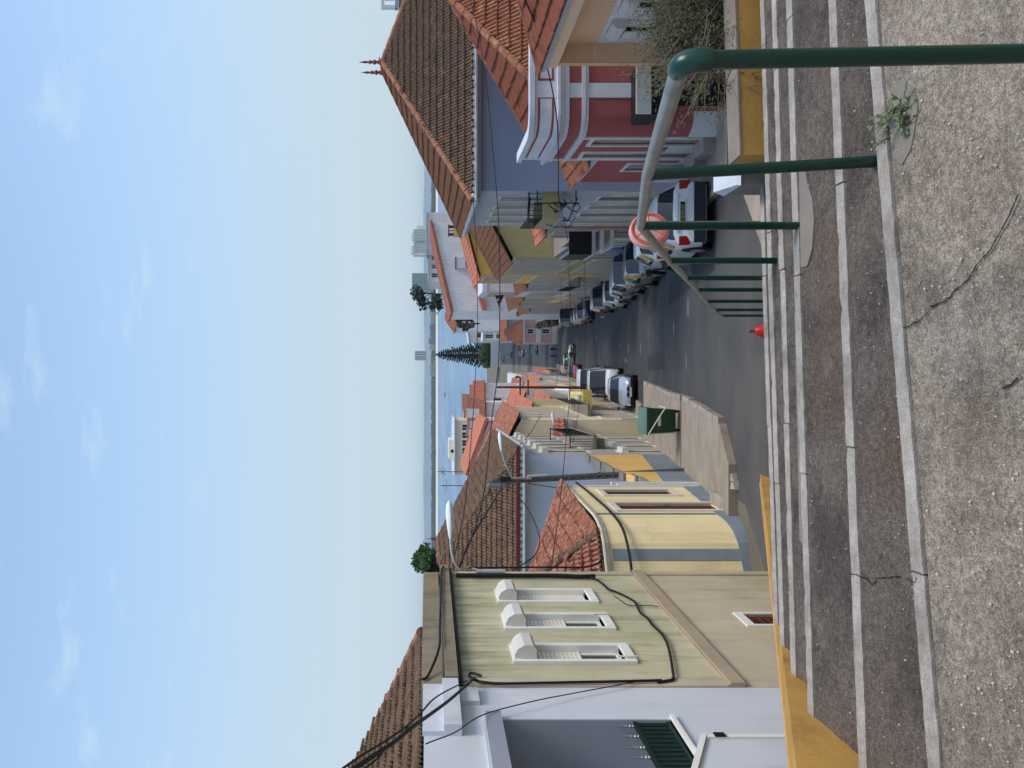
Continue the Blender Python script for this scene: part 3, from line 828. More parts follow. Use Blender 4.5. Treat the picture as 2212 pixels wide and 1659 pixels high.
# cracks, slivers of dirt lying in the concrete
def crack(pts, z, w=.006):
    mb = MB()
    for (a, b) in zip(pts, pts[1:]):
        a, b = Vector((*a, z)), Vector((*b, z)); d = (b - a).normalized(); s = Vector((-d.y, d.x, 0)) * w * random.uniform(.4, 1)
        mb.quad(a - s, b - s * .8, b + s * .8, a + s)
    mb.build('crack', 'crack_dirt', stairs)
def floor_pt(u, v, h): 
    d = h / ((v - V0) / F); return ((u - U0) / F * d, d)
for pts, h in (([(975, 1995), (995, 2010), (1010, 2045), (1030, 2062), (1055, 2090), (1085, 2110), (1120, 2140), (1180, 2172), (1240, 2200)], 1.65),
               ([(945, 1930), (950, 1945), (955, 1962), (965, 1985), (975, 1995)], 1.65),
               ([(420, 1835), (415, 1855), (410, 1870), (395, 1885), (410, 1895), (412, 1915), (414, 1945)], 1.82),
               ([(412, 1955), (402, 1975), (415, 1985)], 1.65), ([(820, 2165), (830, 2185), (850, 2205)], 1.65)):
    pp = []
    for (a, b) in zip(pts, pts[1:]):
        for q in range(4):
            f_ = q / 4; pp.append((a[0] + (b[0] - a[0]) * f_ + random.uniform(-2, 2), a[1] + (b[1] - a[1]) * f_ + random.uniform(-1.5, 1.5)))
    pp.append(pts[-1])
    crack([floor_pt(u, v, h - .0065) for u, v in pp], -h + .0065, .0035)
# small pale stones and grit set in the concrete
mb = MB()
for i in range(1500):
    if i < 1000: h = 1.65; x = random.uniform(-1.6, 1.9); y = random.uniform(1.95, 2.6 + .13 * x)
    elif i < 1350: h = 1.82; x = random.uniform(-1.65, 2.2); y = random.uniform(2.75 + .136 * x, 3.26 + .07 * x)
    else: h = 1.99; x = random.uniform(-1.65, 2.4); y = random.uniform(3.4 + .07 * x, 4.03 + .06 * x)
    r = random.choice((.002, .0025, .003, .004, .0055)) * random.uniform(.7, 1.2); a = random.uniform(0, 6.28)
    c, s = math.cos(a) * r, math.sin(a) * r; e = random.uniform(.5, 1.0)
    mb.face([(x + c, y + s, -h + .004), (x - s * e, y + c * e, -h + .004), (x - c, y - s, -h + .004), (x + s * e, y - c * e, -h + .004)])
    i0 = len(mb.v) - 4; mb.v.append((x, y, -h + .004 + r * 1.1)); mb.f.pop(); mb.m.pop()
    for q in range(4): mb.f.append((i0 + (q + 1) % 4, i0 + q, i0 + 4)); mb.m.append(0)
o = mb.build('pebbles', 'pebble', None, kind='stuff')
tag(o, 'pale grit and small stones scattered over the concrete steps', 'grit')

# ochre kerb wall down the left side of the stairs
wl_ = thing('stair_wall', 'low ochre painted wall running down the left side of the concrete steps', 'wall', (-1.84, 3, -1.6))
def wtop(d): return -1.62 - .418 * (d - 3.4)
mb = MB(); dd = [-1, .5, 2, 3.4, 5, 6.5, 8, 10, 12, 14.9]
for a, b in zip(dd, dd[1:]):
    zb = -6.7
    mb.hexa([(-1.90, a, zb), (-1.715, a, zb), (-1.715, b, zb), (-1.90, b, zb), (-1.90, a, wtop(a)), (-1.715, a, wtop(a) - .012), (-1.715, b, wtop(b) - .012), (-1.90, b, wtop(b))])
mb.build('wall_body', 'ochre_paint', wl_)
mb = MB()
for a, b in zip(dd, dd[1:]):
    mb.hexa([(-1.935, a, wtop(a) - .3), (-1.898, a, wtop(a) - .3), (-1.898, b, wtop(b) - .3), (-1.935, b, wtop(b) - .3), (-1.935, a, wtop(a) + .004), (-1.898, a, wtop(a) + .008), (-1.898, b, wtop(b) + .008), (-1.935, b, wtop(b) + .004)])
mb.build('coping', 'ochre_pale', wl_)

# low ochre wall, soil bed and concrete pier at the right edge of the landing
rw = thing('planter_wall', 'short ochre painted wall behind the handrail with a dark end face', 'wall', (3, 5.5, -2.6))
fw = Fac((1.615, 5.42), (6.5, 5.80)); mb = MB(); fw.box(mb, 0, fw.L, -2.68, -2.215, -.2, 0); mb.build('wall_body', 'ochre_paint', rw)
mb = MB(); fw.box(mb, 0, fw.L, -2.214, -2.198, -.205, .004); mb.build('coping', 'worn_pink', rw)
mb = MB(); fw.box(mb, 1.25, fw.L, -6.5, -2.30, -1.0, -.202); mb.build('soil_bed', 'soil', rw)
pier = thing('concrete_pier', 'low grey concrete pier with a white sloping cap beside the ochre wall', 'pier', (1.6, 6.0, -2.6))
mb = MB(); mb.hexa([(1.47, 5.66, -6.5), (1.66, 5.66, -6.5), (1.66, 5.98, -6.5), (1.47, 5.98, -6.5), (1.47, 5.66, -2.30), (1.66, 5.66, -2.30), (1.66, 5.98, -2.30), (1.47, 5.98, -2.30)]); mb.build('shaft', 'cement', pier)
mb = MB(); mb.hexa([(1.46, 5.65, -2.30), (1.665, 5.65, -2.30), (1.665, 5.98, -2.30), (1.46, 5.98, -2.30), (1.47, 5.68, -2.28), (1.66, 5.68, -2.28), (1.64, 5.98, -2.22), (1.49, 5.98, -2.22)]); mb.build('cap', 'white_plaster', pier)

# ------------------------------------------------------------------ handrail
rail = thing('handrail', 'galvanised handrail on green posts running down the right side of the steps', 'handrail', (.8, 4, -2.0))
RP = [(1.745, .735, -.575), (2.85, .775, -.815), (4.12, .845, -1.14), (5.15, .826, -1.617), (6.5, .895, -2.18), (7.8, .955, -2.73), (9.3, 1.0, -3.37), (10.9, 1.05, -4.07), (12.6, 1.12, -4.82)]
RB = [(.752, 1.735, -1.66), (.823, 2.845, -1.66), (.85, 4.13, -2.0), (.826, 5.15, -2.36)]
pr_ = [Vector((x, d, z)) for d, x, z in RP]
mb = MB(); mb.tube([pr_[0] + Vector((0, .05, -.012))] + pr_[1:3], .0225, 16); mb.tube(pr_[2:6], .0225, 16); mb.tube(pr_[5:], .0225, 14)
mb.build('rail', 'galvanised', rail, smooth=50)
for i, p in enumerate(pr_):
    b = Vector(RB[i]) if i < len(RB) else Vector((p.x, p.y, p.z - .95))
    mb = MB(); top = p - Vector((0, 0, .012)) if i else p - Vector((0, 0, .05))
    mb.tube([b, b + (top - b) * .5, top], .0215 if i else .0212, 16)
    o = mb.build('post', 'green_paint', rail, smooth=50)
    fl = MB(); fl.lathe([(.034, 0), (.034, .006), (.024, .012)], b + Vector((0, 0, -.002)), 12)
    if i not in (0,): fl.build('foot', 'green_paint', o)
mb = MB(); p0 = pr_[0]; dr = (pr_[1] - pr_[0]).normalized(); pts = []
pc = Vector(RB[0]) + (p0 - Vector((0, 0, .05)) - Vector(RB[0]))
A = p0 - Vector((0, 0, .066)); Bq = p0 + dr * .062
for q in range(9):
    f_ = q / 8; pts.append(A * (1 - f_) ** 2 + p0 * 2 * f_ * (1 - f_) * 1.0 + Vector((0, 0, .008)) * f_ * (1 - f_) + Bq * f_ ** 2)
mb.tube(pts, [.0265, .027, .0275, .028, .028, .028, .027, .0265, .0255], 18)
mb.build('elbow', 'green_paint', rail, smooth=50)

# ------------------------------------------------------------------ left row, nearest: white building, olive building
def gx(d): return -3.4 + .06 * (d - 9.35)
def gd(u): return 3.961 / (.06 + (829.5 - u) / 1661.7)
fg = Fac((gx(4.5), 4.5), (gx(12.95), 12.95))
def gs(d): return (d - 4.5) / fg.a.y
def gw(u, v, o=.03):
    """Point on the left facade seen at (u, v), o in front of it."""
    d = gd(u); return fg.p(gs(d), -(v - V0) / F * d, o)

S0 = gs(8.715)
whb = thing('white_building', 'white plastered building at the left edge with grey recess and green slatted railing', 'house', (-4, 7, -6.6))
mb = MB(); op = (gs(5.2), gs(7.986), -2.52, -.762)
fg.wall(mb, -7, .04, [op], .9, 0, S0 - .005, back=False)
P = fg.p
mb.quad(P(0, -7, -5), P(0, .04, -5), P(0, .04, 0), P(0, -7, 0)); mb.quad(P(0, .04, 0), P(0, .04, -.35), P(S0 - .005, .04, -.35), P(S0 - .005, .04, 0))
mb.build('wall', 'white_plaster', whb)
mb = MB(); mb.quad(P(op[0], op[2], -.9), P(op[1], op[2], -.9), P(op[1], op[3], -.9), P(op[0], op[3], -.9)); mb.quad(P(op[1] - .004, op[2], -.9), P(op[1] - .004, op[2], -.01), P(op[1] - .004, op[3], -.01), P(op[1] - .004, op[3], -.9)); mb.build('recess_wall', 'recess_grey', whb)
mb = MB(); fg.box(mb, 0, gs(8.03), -.76, -.60, .0, .07); mb.build('lintel', 'grey_plaster', whb)
mb = MB(); fg.box(mb, 0, gs(8.03), -.595, -.56, .0, .05); mb.build('lintel_moulding', 'white_plaster', whb)
mb = MB(); fg.box(mb, gs(7.65), S0 - .02, -.16, .055, .0, .05); fg.box(mb, gs(7.65), S0 - .02, -.34, -.16, .0, .12); mb.build('cornice', 'white_plaster', whb)
mb = MB(); fg.box(mb, S0 - .42, S0 - .09, -.56, -.34, 0, .05); mb.build('corbel', 'white_plaster', whb)
mb = MB(); fg.box(mb, op[0], op[1] + .03, -2.56, -2.52, -.05, .045); mb.build('sill', 'white_paint', whb)
rl = MB(); fg.box(rl, op[0], op[1], -2.17, -2.13, -.06, -.02); fg.box(rl, op[0], op[1], -2.51, -2.47, -.06, -.02)
rl = rl.build('railing', 'green_slats', whb)
n = 34
for i in range(n):
    m_ = MB(); s = op[0] + (op[1] - op[0]) * (i + .5) / n; fg.box(m_, s - .026, s + .026, -2.5, -2.14, -.05, -.03); m_.build('slat', 'green_slats', rl)
for u in (98, 76, 52, 31):
    d = gd(u); s = gs(d); m_ = MB()
    m_.lathe([(.012, 0), (.02, .02), (.01, .035), (.022, .05), (.01, .065), (.02, .085), (.012, .1), (.014, .12), (.002, .24)], fg.p(s, -2.13, -.04), 8)
    m_.build('finial', 'steel', rl, smooth=40)
pt = MB(); fg.box(pt, gs(6.3), gs(7.33), -7, -2.62, .0, .16)
P2 = [fg.p(gs(7.33), -2.62, 0), fg.p(gs(7.33), -2.62, .16), fg.p(gs(6.3), -2.1, .16), fg.p(gs(6.3), -2.1, 0), fg.p(gs(6.3), -2.62, .16)]
pt.face((P2[1], P2[2], P2[4])); pt.face((P2[0], P2[3], P2[2], P2[1]))
pt.build('stair_parapet', 'white_plaster', whb)
pt = MB(); fg.box(pt, gs(7.29), gs(7.345), -6.8, -2.64, .155, .185)
pt.hexa([fg.p(gs(7.345), -2.66, .0), fg.p(gs(7.345), -2.66, .19), fg.p(gs(6.3), -2.14, .19), fg.p(gs(6.3), -2.14, 0), fg.p(gs(7.345), -2.60, .0), fg.p(gs(7.345), -2.60, .19), fg.p(gs(6.3), -2.08, .19), fg.p(gs(6.3), -2.08, 0)])
pt.build('coping', 'white_paint', whb)
pt = MB(); fg.box(pt, gs(7.285), gs(7.35), -2.82, -2.72, .186, .2); pt.build('vent', 'dark_void', whb)

olv = thing('olive_building', 'weathered olive plastered building with three white framed windows and a grey concrete parapet', 'house', (-4, 11, -6.6))
SE = fg.L
wins = [(9.347, 9.90), (10.41, 11.0), (11.46, 12.06)]
holes = [(gs(a) + .06, gs(b) - .06, -2.44, -1.14) for a, b in wins]
grate = (gs(10.6), gs(11.0), -5.1, -4.5)
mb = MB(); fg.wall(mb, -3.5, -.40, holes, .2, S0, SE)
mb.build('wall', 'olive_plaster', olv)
mb = MB(); fg.wall(mb, -7, -3.5, [grate], .15, S0, SE)
fr0, fr1 = fg.p(SE, -7, 0), fg.p(SE, -7, -6)
mb.quad(fr1, fr0, fr0 + Vector((0, 0, 6.9)), fr1 + Vector((0, 0, 6.9)))
mb.build('lower_wall', 'buff_plaster', olv)
mb = MB(); fg.box(mb, S0, SE, -3.6, -3.43, .0, .055); fg.box(mb, S0, SE, -3.43, -3.405, .0, .03); mb.build('string_course', 'band_plaster', olv)
mb = MB(); fg.box(mb, S0, S0 + .2, -3.40, -.42, .0, .02); mb.build('corner_strip', 'buff_plaster', olv)
mb = MB(); fg.box(mb, SE - .16, SE, -6.9, -.42, .0, .03); mb.build('corner_strip', 'buff_plaster', olv)
mb = MB(); fg.box(mb, S0, SE + .05, -.17, .075, -.25, .0); mb.build('parapet', 'parapet_concrete', olv)
mb = MB(); fg.box(mb, S0, SE + .05, -.345, -.20, -.2, .13); mb.build('ledge', 'parapet_concrete', olv)
mb = MB(); fg.box(mb, S0, SE, -.40, -.345, -.2, .03); mb.build('ledge_shade_strip', 'black_metal', olv)  # black strip painted in for the shade under the ledge
mb = MB(); mb.tube([fg.p(S0 + (SE - S0) * q / 8, -.375, .075) for q in range(9)], .022, 8); mb.build('gutter_pipe', 'black_metal', olv)
for i, (a, b) in enumerate(wins):
    h = holes[i]; s0, s1, z0, z1 = h
    w = MB(); t = .065
    fg.box(w, s0 - t, s0, z0 - .11, z1 + .10, -.01, .035); fg.box(w, s1, s1 + t, z0 - .11, z1 + .10, -.01, .035)
    fg.box(w, s0, s1, z1, z1 + .10, -.01, .035); fg.box(w, s0, s1, z0 - .11, z0, -.19, .045)
    fg.box(w, s0 + .001, s0 + .012, z0 + .001, z1 - .001, -.19, .03); fg.box(w, s1 - .012, s1 - .001, z0 + .001, z1 - .001, -.19, .03)
    wd = w.build('window', 'white_paint', olv)
    # protruding octagonal shutter box
    sb = MB(); pr2 = [(-.02, 0), (-.02, .25), (.07, .27), (.15, .23), (.20, .15), (.20, .04), (.14, -.005)]
    zb = z1 - .19
    sb.prism([fg.p(s0 + .012, zb + z, o) for o, z in pr2], fg.p(s1 - .012, 0, 0) - fg.p(s0 + .012, 0, 0)); sb.build('shutter_box', 'shutter_box', wd)
    low = (z0 + .02, z0 + .52, z0 + .50)[i] if i else z0 + .50
    low = [z0 + .50, z0 + .46, z0 + .02][i]
    zt = zb - .01; q = zt
    while q - .052 > low:
        sl = MB(); fg.box(sl, s0 + .014, s1 - .014, q - .047, q, -.068, -.052); sl.build('slat', 'shutter_slat', wd); q -= .054
    if i < 2:
        fb = MB(); fg.box(fb, s0 + .014, s1 - .014, z0 + .002, z0 + .05, -.10, -.07); fg.box(fb, s0 + .014, s0 + .06, z0 + .05, q, -.10, -.07); fg.box(fb, s1 - .06, s1 - .014, z0 + .05, q, -.10, -.07); fb.build('sash', 'white_paint', wd)
        pb = MB(); pb.quad(fg.p(s0, z0, -.088), fg.p(s1, z0, -.088), fg.p(s1, q + .3, -.088), fg.p(s0, q + .3, -.088)); pb.build('pane', 'window_glass', wd)
s0, s1, z0, z1 = grate
w = MB(); fg.box(w, s0 - .06, s0, z0, z1 + .12, -.01, .02); fg.box(w, s1, s1 + .06, z0, z1 + .12, -.01, .02); fg.box(w, s0, s1, z1, z1 + .12, -.01, .02)
wd = w.build('cellar_window', 'white_paint', olv)
for q in range(5):
    b = MB(); z = z0 + (z1 - z0) * (q + .5) / 5; fg.box(b, s0, s1, z - .008, z + .008, -.02, 0); b.build('bar', 'rust_pipe', wd)
for q in range(5):
    b = MB(); s = s0 + (s1 - s0) * (q + .5) / 5; fg.box(b, s - .008, s + .008, z0, z1, -.035, -.02); b.build('bar', 'rust_pipe', wd)
b = MB(); b.quad(fg.p(s0, z0, -.14), fg.p(s1, z0, -.14), fg.p(s1, z1, -.14), fg.p(s0, z1, -.14)); b.build('pane', 'dark_void', wd)
# two white vent pipes standing off the wall
for u, v0, v1 in ((231, 1376, 1334), (324, 1312, 1282)):
    m_ = MB(); a = gw(u, v0, .06); m_.tube([a, a + Vector((0, 0, (v0 - v1) / F * gd(u)))], .012, 8); m_.build('vent_pipe', 'cream_paint', olv)
# brown tiled roof behind the parapet
rf = MB(); e0 = Vector((gx(5) - .42, 5.0, .0)); e1 = Vector((-3.95, 12.2, .05)); r1 = Vector((-8.4, 16.3, 1.60)); r0 = Vector((-8.4, 5.0, 1.60))
rf.face((e0, e1, r1, r0)); rf.face((e1, Vector((-8.4, 16.4, .04)), r1))
roof = rf.build('roof', 'tile_brown', olv)
bud = [260]
tiled_face(roof, (e0, e1, r1, r0), .21, .38, .055, 'tile_brown', bud)
ridge_caps(roof, e1 + Vector((0, 0, .03)), r1 + Vector((0, 0, .03)), .11, 'ridge_clay', .45)

# cables along the left facade
def cable(name, pts, r, label, m='black_cable', sub=6, cat='cable', group=None, n=6):
    """Smooth cable through the points (Catmull-Rom)."""
    P = [Vector(p) for p in pts]; Q = [P[0] + (P[0] - P[1])] + P + [P[-1] + (P[-1] - P[-2])]
    path = []
    for i in range(1, len(Q) - 2):
        for j in range(sub):
            t = j / sub; a, b, c, d = Q[i - 1:i + 3]
            path.append(.5 * ((2 * b) + (c - a) * t + (2 * a - 5 * b + 4 * c - d) * t * t + (3 * b - a - 3 * c + d) * t ** 3))
    path.append(P[-1])
    mb = MB(); mb.tube(path, r, n)
    return tag(mb.build(name, m, None), label, cat, group)
cable('wall_cable', [gw(u, v, .04) for u, v in ((408, 1270), (402, 1288), (392, 1302), (380, 1315), (376, 1328), (366, 1350), (355, 1369), (347, 1375), (330, 1383), (318, 1398), (302, 1410), (285, 1428), (265, 1440), (240, 1447), (210, 1452), (186, 1454), (181, 1440), (178, 1420))], .017, 'thick grey cable sagging in steps across the olive wall under the windows', 'black_cable')
cable('wall_cable', [gw(u, v, .05) for u, v in ((180, 1430), (178, 1350), (176, 1250), (174, 1150), (173, 1090), (174, 1062), (178, 1035), (188, 1015), (196, 1018), (190, 1040))], .016, 'black cable bundle running up the joint of the white and olive buildings')
cable('wall_cable', [gw(178, 1380, .05), gw(150, 1240, .06), gw(128, 1150, .08), gw(95, 1045, .1), at(78, 985, 7.2), at(60, 940, 6.5), at(52, 920, 6.2)], .006, 'thin cable slanting over the white building up to its cornice')
cable('wall_cable', [gw(183, 1025, .06), at(150, 975, 7.6), at(120, 935, 6.6), at(90, 893, 5.8), at(55, 850, 5.2), at(20, 797, 4.6), at(-12, 750, 4.2)], .016, 'thick black cable climbing in front of the brown roof at the left edge')
cable('wall_cable', [gw(178, 1010, .06), at(155, 945, 7.2), at(120, 910, 6.3), at(92, 880, 5.6), at(60, 835, 5), at(25, 778, 4.5), at(-10, 728, 4.1)], .008, 'thinner upper cable climbing in front of the brown roof at the left edge')
cable('wall_cable', [at(92, 882, 5.6), at(70, 868, 5.3), at(45, 835, 5), at(20, 815, 4.7), at(-8, 778, 4.3)], .007, 'short lower cable splitting from the bundle over the brown roof')
cable('wall_cable', [gw(186, 912, .03), gw(195, 925, .03), gw(230, 948, .16), gw(280, 950, .16), gw(340, 952, .16), gw(400, 953, .16), gw(415, 958, .16)], .016, 'dark cable lying in the groove between parapet and ledge')
cable('wall_cable', [gw(410, 985, .05), gw(409, 1050, .05), gw(409, 1120, .05), gw(409, 1200, .05), gw(407, 1255, .05), gw(408, 1285, .05)], .036, 'heavy black cable bundle down the far corner of the olive building')
cable('wall_cable', [gw(417, 1010, .12), gw(420, 1060, .1), gw(421, 1130, .1), gw(421, 1200, .1), gw(421, 1260, .1), gw(423, 1292, .16), gw(428, 1303, .22)], .016, 'second black cable standing off the far corner of the olive building')
cable('wall_cable', [gw(369, 1325, .03), gw(350, 1352, .03), gw(346, 1372, .03), gw(347, 1400, .03), gw(344, 1422, .03)], .006, 'thin stray wire hanging down the olive wall below the windows')

# ------------------------------------------------------------------ band helper for houses with rounded corners
def offs(path, o):
    """Offset a plan path to its right-hand side by o (mitred)."""
    P = [Vector(p) for p in path]; N = []
    for a, b in zip(P, P[1:]):
        d = (b - a).normalized(); N.append(Vector((d.y, -d.x)))
    out = []
    for i, p in enumerate(P):
        if i == 0: n = N[0]; c = 1
        elif i == len(P) - 1: n = N[-1]; c = 1
        else:
            n = (N[i - 1] + N[i]).normalized(); c = max(.4, n.dot(N[i]))
        out.append(p + n * (o / c))
    return out
def band(mb, path, z0, z1, o0, o1, mi=0):
    """z0 / z1 numbers or functions of the plan point."""
    a, b = offs(path, o0), offs(path, o1)
    f0 = z0 if callable(z0) else (lambda p: z0); f1 = z1 if callable(z1) else (lambda p: z1)
    for i in range(len(path) - 1):
        q = [a[i], b[i], b[i + 1], a[i + 1]]; pp = [path[i], path[i], path[i + 1], path[i + 1]]
        mb.hexa([(p.x, p.y, f0(w)) for p, w in zip(q, pp)] + [(p.x, p.y, f1(w)) for p, w in zip(q, pp)], mi)
def sheet(mb, path, z0, z1, o=0.0):
    a = offs(path, o)
    for i in range(len(path) - 1):
        mb.quad((a[i].x, a[i].y, z0), (a[i + 1].x, a[i + 1].y, z0), (a[i + 1].x, a[i + 1].y, z1), (a[i].x, a[i].y, z1))
def arc(c, r, a0, a1, n=8):
    return [(c[0] + r * math.cos(R(a0 + (a1 - a0) * i / n)), c[1] + r * math.sin(R(a0 + (a1 - a0) * i / n))) for i in range(n + 1)]

# ------------------------------------------------------------------ yellow corner house
yh = thing('yellow_house', 'small yellow corner house with blue grey base, rounded corner and mossy red roof', 'house', (-4, 17, -7))
yp = [(-6.5, 14.9), (-4.6, 15.35), (-3.83, 15.65), (-3.30, 15.94), (-3.1, 16.2), (-2.99, 16.5), (-2.93, 16.8), (-2.91, 17.1)]
mb = MB(); sheet(mb, yp, -7.6, -3.6); fy = Fac(yp[-1], (-2.72, 20.5))
def ys(d): return (d - 17.1) / fy.a.y
dA = (ys(17.55), ys(18.25), -6.72, -4.42); dB = (ys(19.25), ys(19.85), -6.2, -4.5)
fy.wall(mb, -7.9, -3.6, [dA, dB], .2)
q0, q1 = fy.p(fy.L, 0, 0), fy.p(fy.L, 0, -5); mb.quad((q0.x, q0.y, -8), (q1.x, q1.y, -8), (q1.x, q1.y, -3.6), (q0.x, q0.y, -3.6))
mb.build('wall', 'yellow_plaster', yh)
full = yp + [(-2.72, 20.5)]
gy = lambda p: gz(p[1]) - .6
gyt = lambda p: (-6.42 if p[1] < 17 else -6.42 - (p[1] - 17) * .1)
mb = MB(); band(mb, yp, gy, gyt, -.02, .02)
for a, b in ((0, dA[0] - .12), (dA[1] + .12, fy.L)):
    pa, pb = fy.p(a, 0), fy.p(b, 0); band(mb, [(pa.x, pa.y), (pb.x, pb.y)], gy, gyt, -.02, .02)
mb.build('base_band', 'bluegrey_plaster', yh)
mb = MB(); fv = Fac(yp[2], yp[3]); fv.box(mb, .24, .48, -6.42, -3.80, 0, .014); mb.build('painted_strip', 'bluegrey_plaster', yh)
mb = MB(); band(mb, full, -3.72, -3.6, -.02, .05); band(mb, full, -3.64, -3.6, -.02, .1); mb.build('frieze', 'cream_paint', yh)
mb = MB(); fy.box(mb, .02, .10, -6.4, -3.75, 0, .025); mb.build('corner_strip', 'bluegrey_plaster', yh)
mb = MB(); fy.box(mb, fy.L - .16, fy.L, -7.2, -3.75, 0, .025); mb.build('corner_strip', 'white_plaster', yh)
dr_ = fy.door(yh, dA, .08, 'door_maroon', 'stone_trim', .14)
fy.window(yh, dB, .08, .05, 'door_maroon', 'window_glass', True, 'stone_trim', .13)
mb = MB(); fy.box(mb, dA[0] - .1, dA[1] + .1, -6.86, -6.72, 0, .3); mb.build('doorstep', 'kerb_stone', yh)
rf = MB(); c0 = Vector((-3.1, 16.1, -3.6)); c1 = Vector((-2.6, 20.6, -3.62)); ap = Vector((-4.75, 18.6, -2.45)); lf = Vector((-7.2, 14.6, -3.6)); lb = Vector((-7.2, 18.6, -2.45)); bk = Vector((-6, 21, -3.6))
rf.face((c0, c1, ap)); rf.face((lf, c0, ap, lb)); rf.face((c1, bk, lb, ap))
roof = rf.build('roof', 'tile_oldred', yh); bud = [280]
tiled_face(roof, (c0, c1, ap), .2, .36, .055, 'tile_oldred', bud); tiled_face(roof, (lf, c0, ap, lb), .2, .36, .055, 'tile_oldred', bud)
ridge_caps(roof, c0, ap, .1, 'tile_brown'); ridge_caps(roof, c1, ap, .1, 'tile_oldred')
cable('wall_cable', [fy.p(fy.L, -3.95, .1), fy.p(fy.L * .66, -4.0, .1), fy.p(fy.L * .33, -4.02, .1), fy.p(0, -4.03, .1), (-3.0, 16.2, -4.08), (-3.36, 15.75, -4.1), (-3.9, 15.48, -4.12), (-4.5, 15.25, -4.14)], .028, 'black cable bundle wrapped round the yellow corner house under its frieze')

# orange garden wall and white gate
ow = thing('garden_wall', 'orange rendered garden wall with blue grey base and rough top', 'wall', (-2.7, 24, -8.4))
fo = Fac((XL(21.3) - .02, 21.3), (-2.62, 28.5))
mb = MB(); n = 12
for i in range(n):
    a, b = fo.L * i / n, fo.L * (i + 1) / n; za, zb = [-5.95 - .03 * math.sin(j * 2.1) - (.25 if j < 3 else 0) for j in (i, i + 1)]
    mb.hexa([fo.p(a, -9.2, -.2), fo.p(a, -9.2, 0), fo.p(b, -9.2, 0), fo.p(b, -9.2, -.2), fo.p(a, za, -.2), fo.p(a, za, 0), fo.p(b, zb, 0), fo.p(b, zb, -.2)])
mb.build('wall_body', 'orange_plaster', ow)
mb = MB(); pa, pb = fo.p(0, 0), fo.p(fo.L, 0); band(mb, [(pa.x, pa.y), (pb.x, pb.y)], lambda p: gz(p[1]) - .5, lambda p: gz(p[1]) + 1.05, -.02, .015); mb.build('base_band', 'bluegrey_plaster', ow)
mb = MB()
for i in range(n):
    a, b = fo.L * i / n, fo.L * (i + 1) / n; z = -5.93 - .03 * math.sin(i * 2.1) - (.25 if i < 3 else 0)
    fo.box(mb, a + .01, b - .01, z, z + .06, -.22, .03)
mb.build('coping', 'cement', ow)
gt = thing('gate', 'white metal garden gate between white posts beside the yellow house', 'gate', (-2.7, 20.9, -7.6))
fgt = Fac((-2.7, 20.55), (XL(21.3) - .02, 21.28)); mb = MB(); fgt.box(mb, .1, fgt.L - .1, -7.6, -5.3, -.05, .0); mb.build('gate_leaf', 'gutter_metal', gt)
for s in (0, fgt.L - .1): mb = MB(); fgt.box(mb, s, s + .1, -7.8, -5.05, -.07, .04); mb.build('post', 'white_paint', gt)
mb = MB(); fgt.box(mb, .28, .42, -6.3, -6.1, .0, .02); mb.build('letterbox', 'black_metal', gt)

# ------------------------------------------------------------------ big white house with brown hipped roof
wh = thing('white_house', 'two storey white house with a large weathered brown hipped roof behind the utility pole', 'house', (-7, 33, -9))
fs = Fac((-2.62, 28.6), (-2.62, 38.8)); ff = Fac((-12.8, 28.6), (-2.62, 28.6))
hu = [(.55 + i * 1.72, 1.35 + i * 1.72, -6.15, -4.35) for i in range(6)]
hl = [(.6 + i * 2.4, 1.4 + i * 2.4, -9.1 - i * .35, -7.4 - i * .2) for i in range(4)]
mb = MB(); fs.wall(mb, -12.5, -3.4, hu + hl, .16, back=False); mb.build('street_wall', 'dusty_grey', wh)
mb = MB(); ff.wall(mb, -12.5, -3.4); q = [(-2.62, 38.8), (-12.8, 38.8)]; mb.quad((*q[0], -12.5), (*q[1], -12.5), (*q[1], -3.4), (*q[0], -3.4)); mb.face(((-2.62, 38.8, -3.4), (-12.8, 38.8, -3.4), (-7.75, 38.8, -.65)))
mb.build('wall', 'white_wall', wh)
for i, h in enumerate(hu + hl):
    w = fs.window(wh, h, .09, .05, 'cream_paint', 'window_glass', True, 'stone_trim', .08)
    sb = MB(); fs.box(sb, h[0] - .02, h[1] + .02, h[3] - .22, h[3] + .02, .0, .2); sb.build('shutter_box', 'shutter_box', w)
    sb = MB(); fs.box(sb, h[0], h[1], h[3] - (.9 if i % 3 else 1.4), h[3] - .2, -.05, -.035); sb.build('shutter', 'shutter_slat', w)
mb = MB(); fs.box(mb, 2.2, 7.2, -6.75, -6.62, 0, .6); bal = mb.build('balcony', 'cement', wh)
for s in (2.5, 3.9, 5.5, 6.9): mb = MB(); fs.box(mb, s, s + .28, -7.15, -6.752, 0, .42); mb.build('corbel', 'cement', bal)
mb = MB(); fs.box(mb, 2.2, 7.2, -5.72, -5.68, .54, .58); fs.box(mb, 2.2, 2.24, -5.72, -5.68, 0, .54); fs.box(mb, 7.16, 7.2, -5.72, -5.68, 0, .54)
for i in range(14): s = 2.2 + 5 * i / 14; fs.box(mb, s, s + .02, -6.62, -5.72, .55, .57)
for i in range(5): fs.box(mb, 2.205, 2.225, -6.62, -5.72, .1 * i, .1 * i + .02)
mb.build('railing', 'black_metal', bal)
rf = MB(); A = Vector((-13.1, 28.15, -3.34)); B = Vector((-2.35, 28.15, -3.34)); C = Vector((-2.35, 38.9, -3.34)); E = Vector((-7.77, 33.6, -.52)); G = Vector((-7.77, 38.9, -.52)); H = Vector((-13.1, 38.9, -3.34))
rf.face((A, B, E)); rf.face((B, C, G, E)); rf.face((H, A, E, G)); rf.face((A, H, C, B))
roof = rf.build('roof', 'tile_brown', wh); bud = [290]
tiled_face(roof, (A, B, E), .24, .37, .06, 'tile_brown', bud); tiled_face(roof, (B, C, G, E), .24, .37, .06, 'tile_brown', bud)
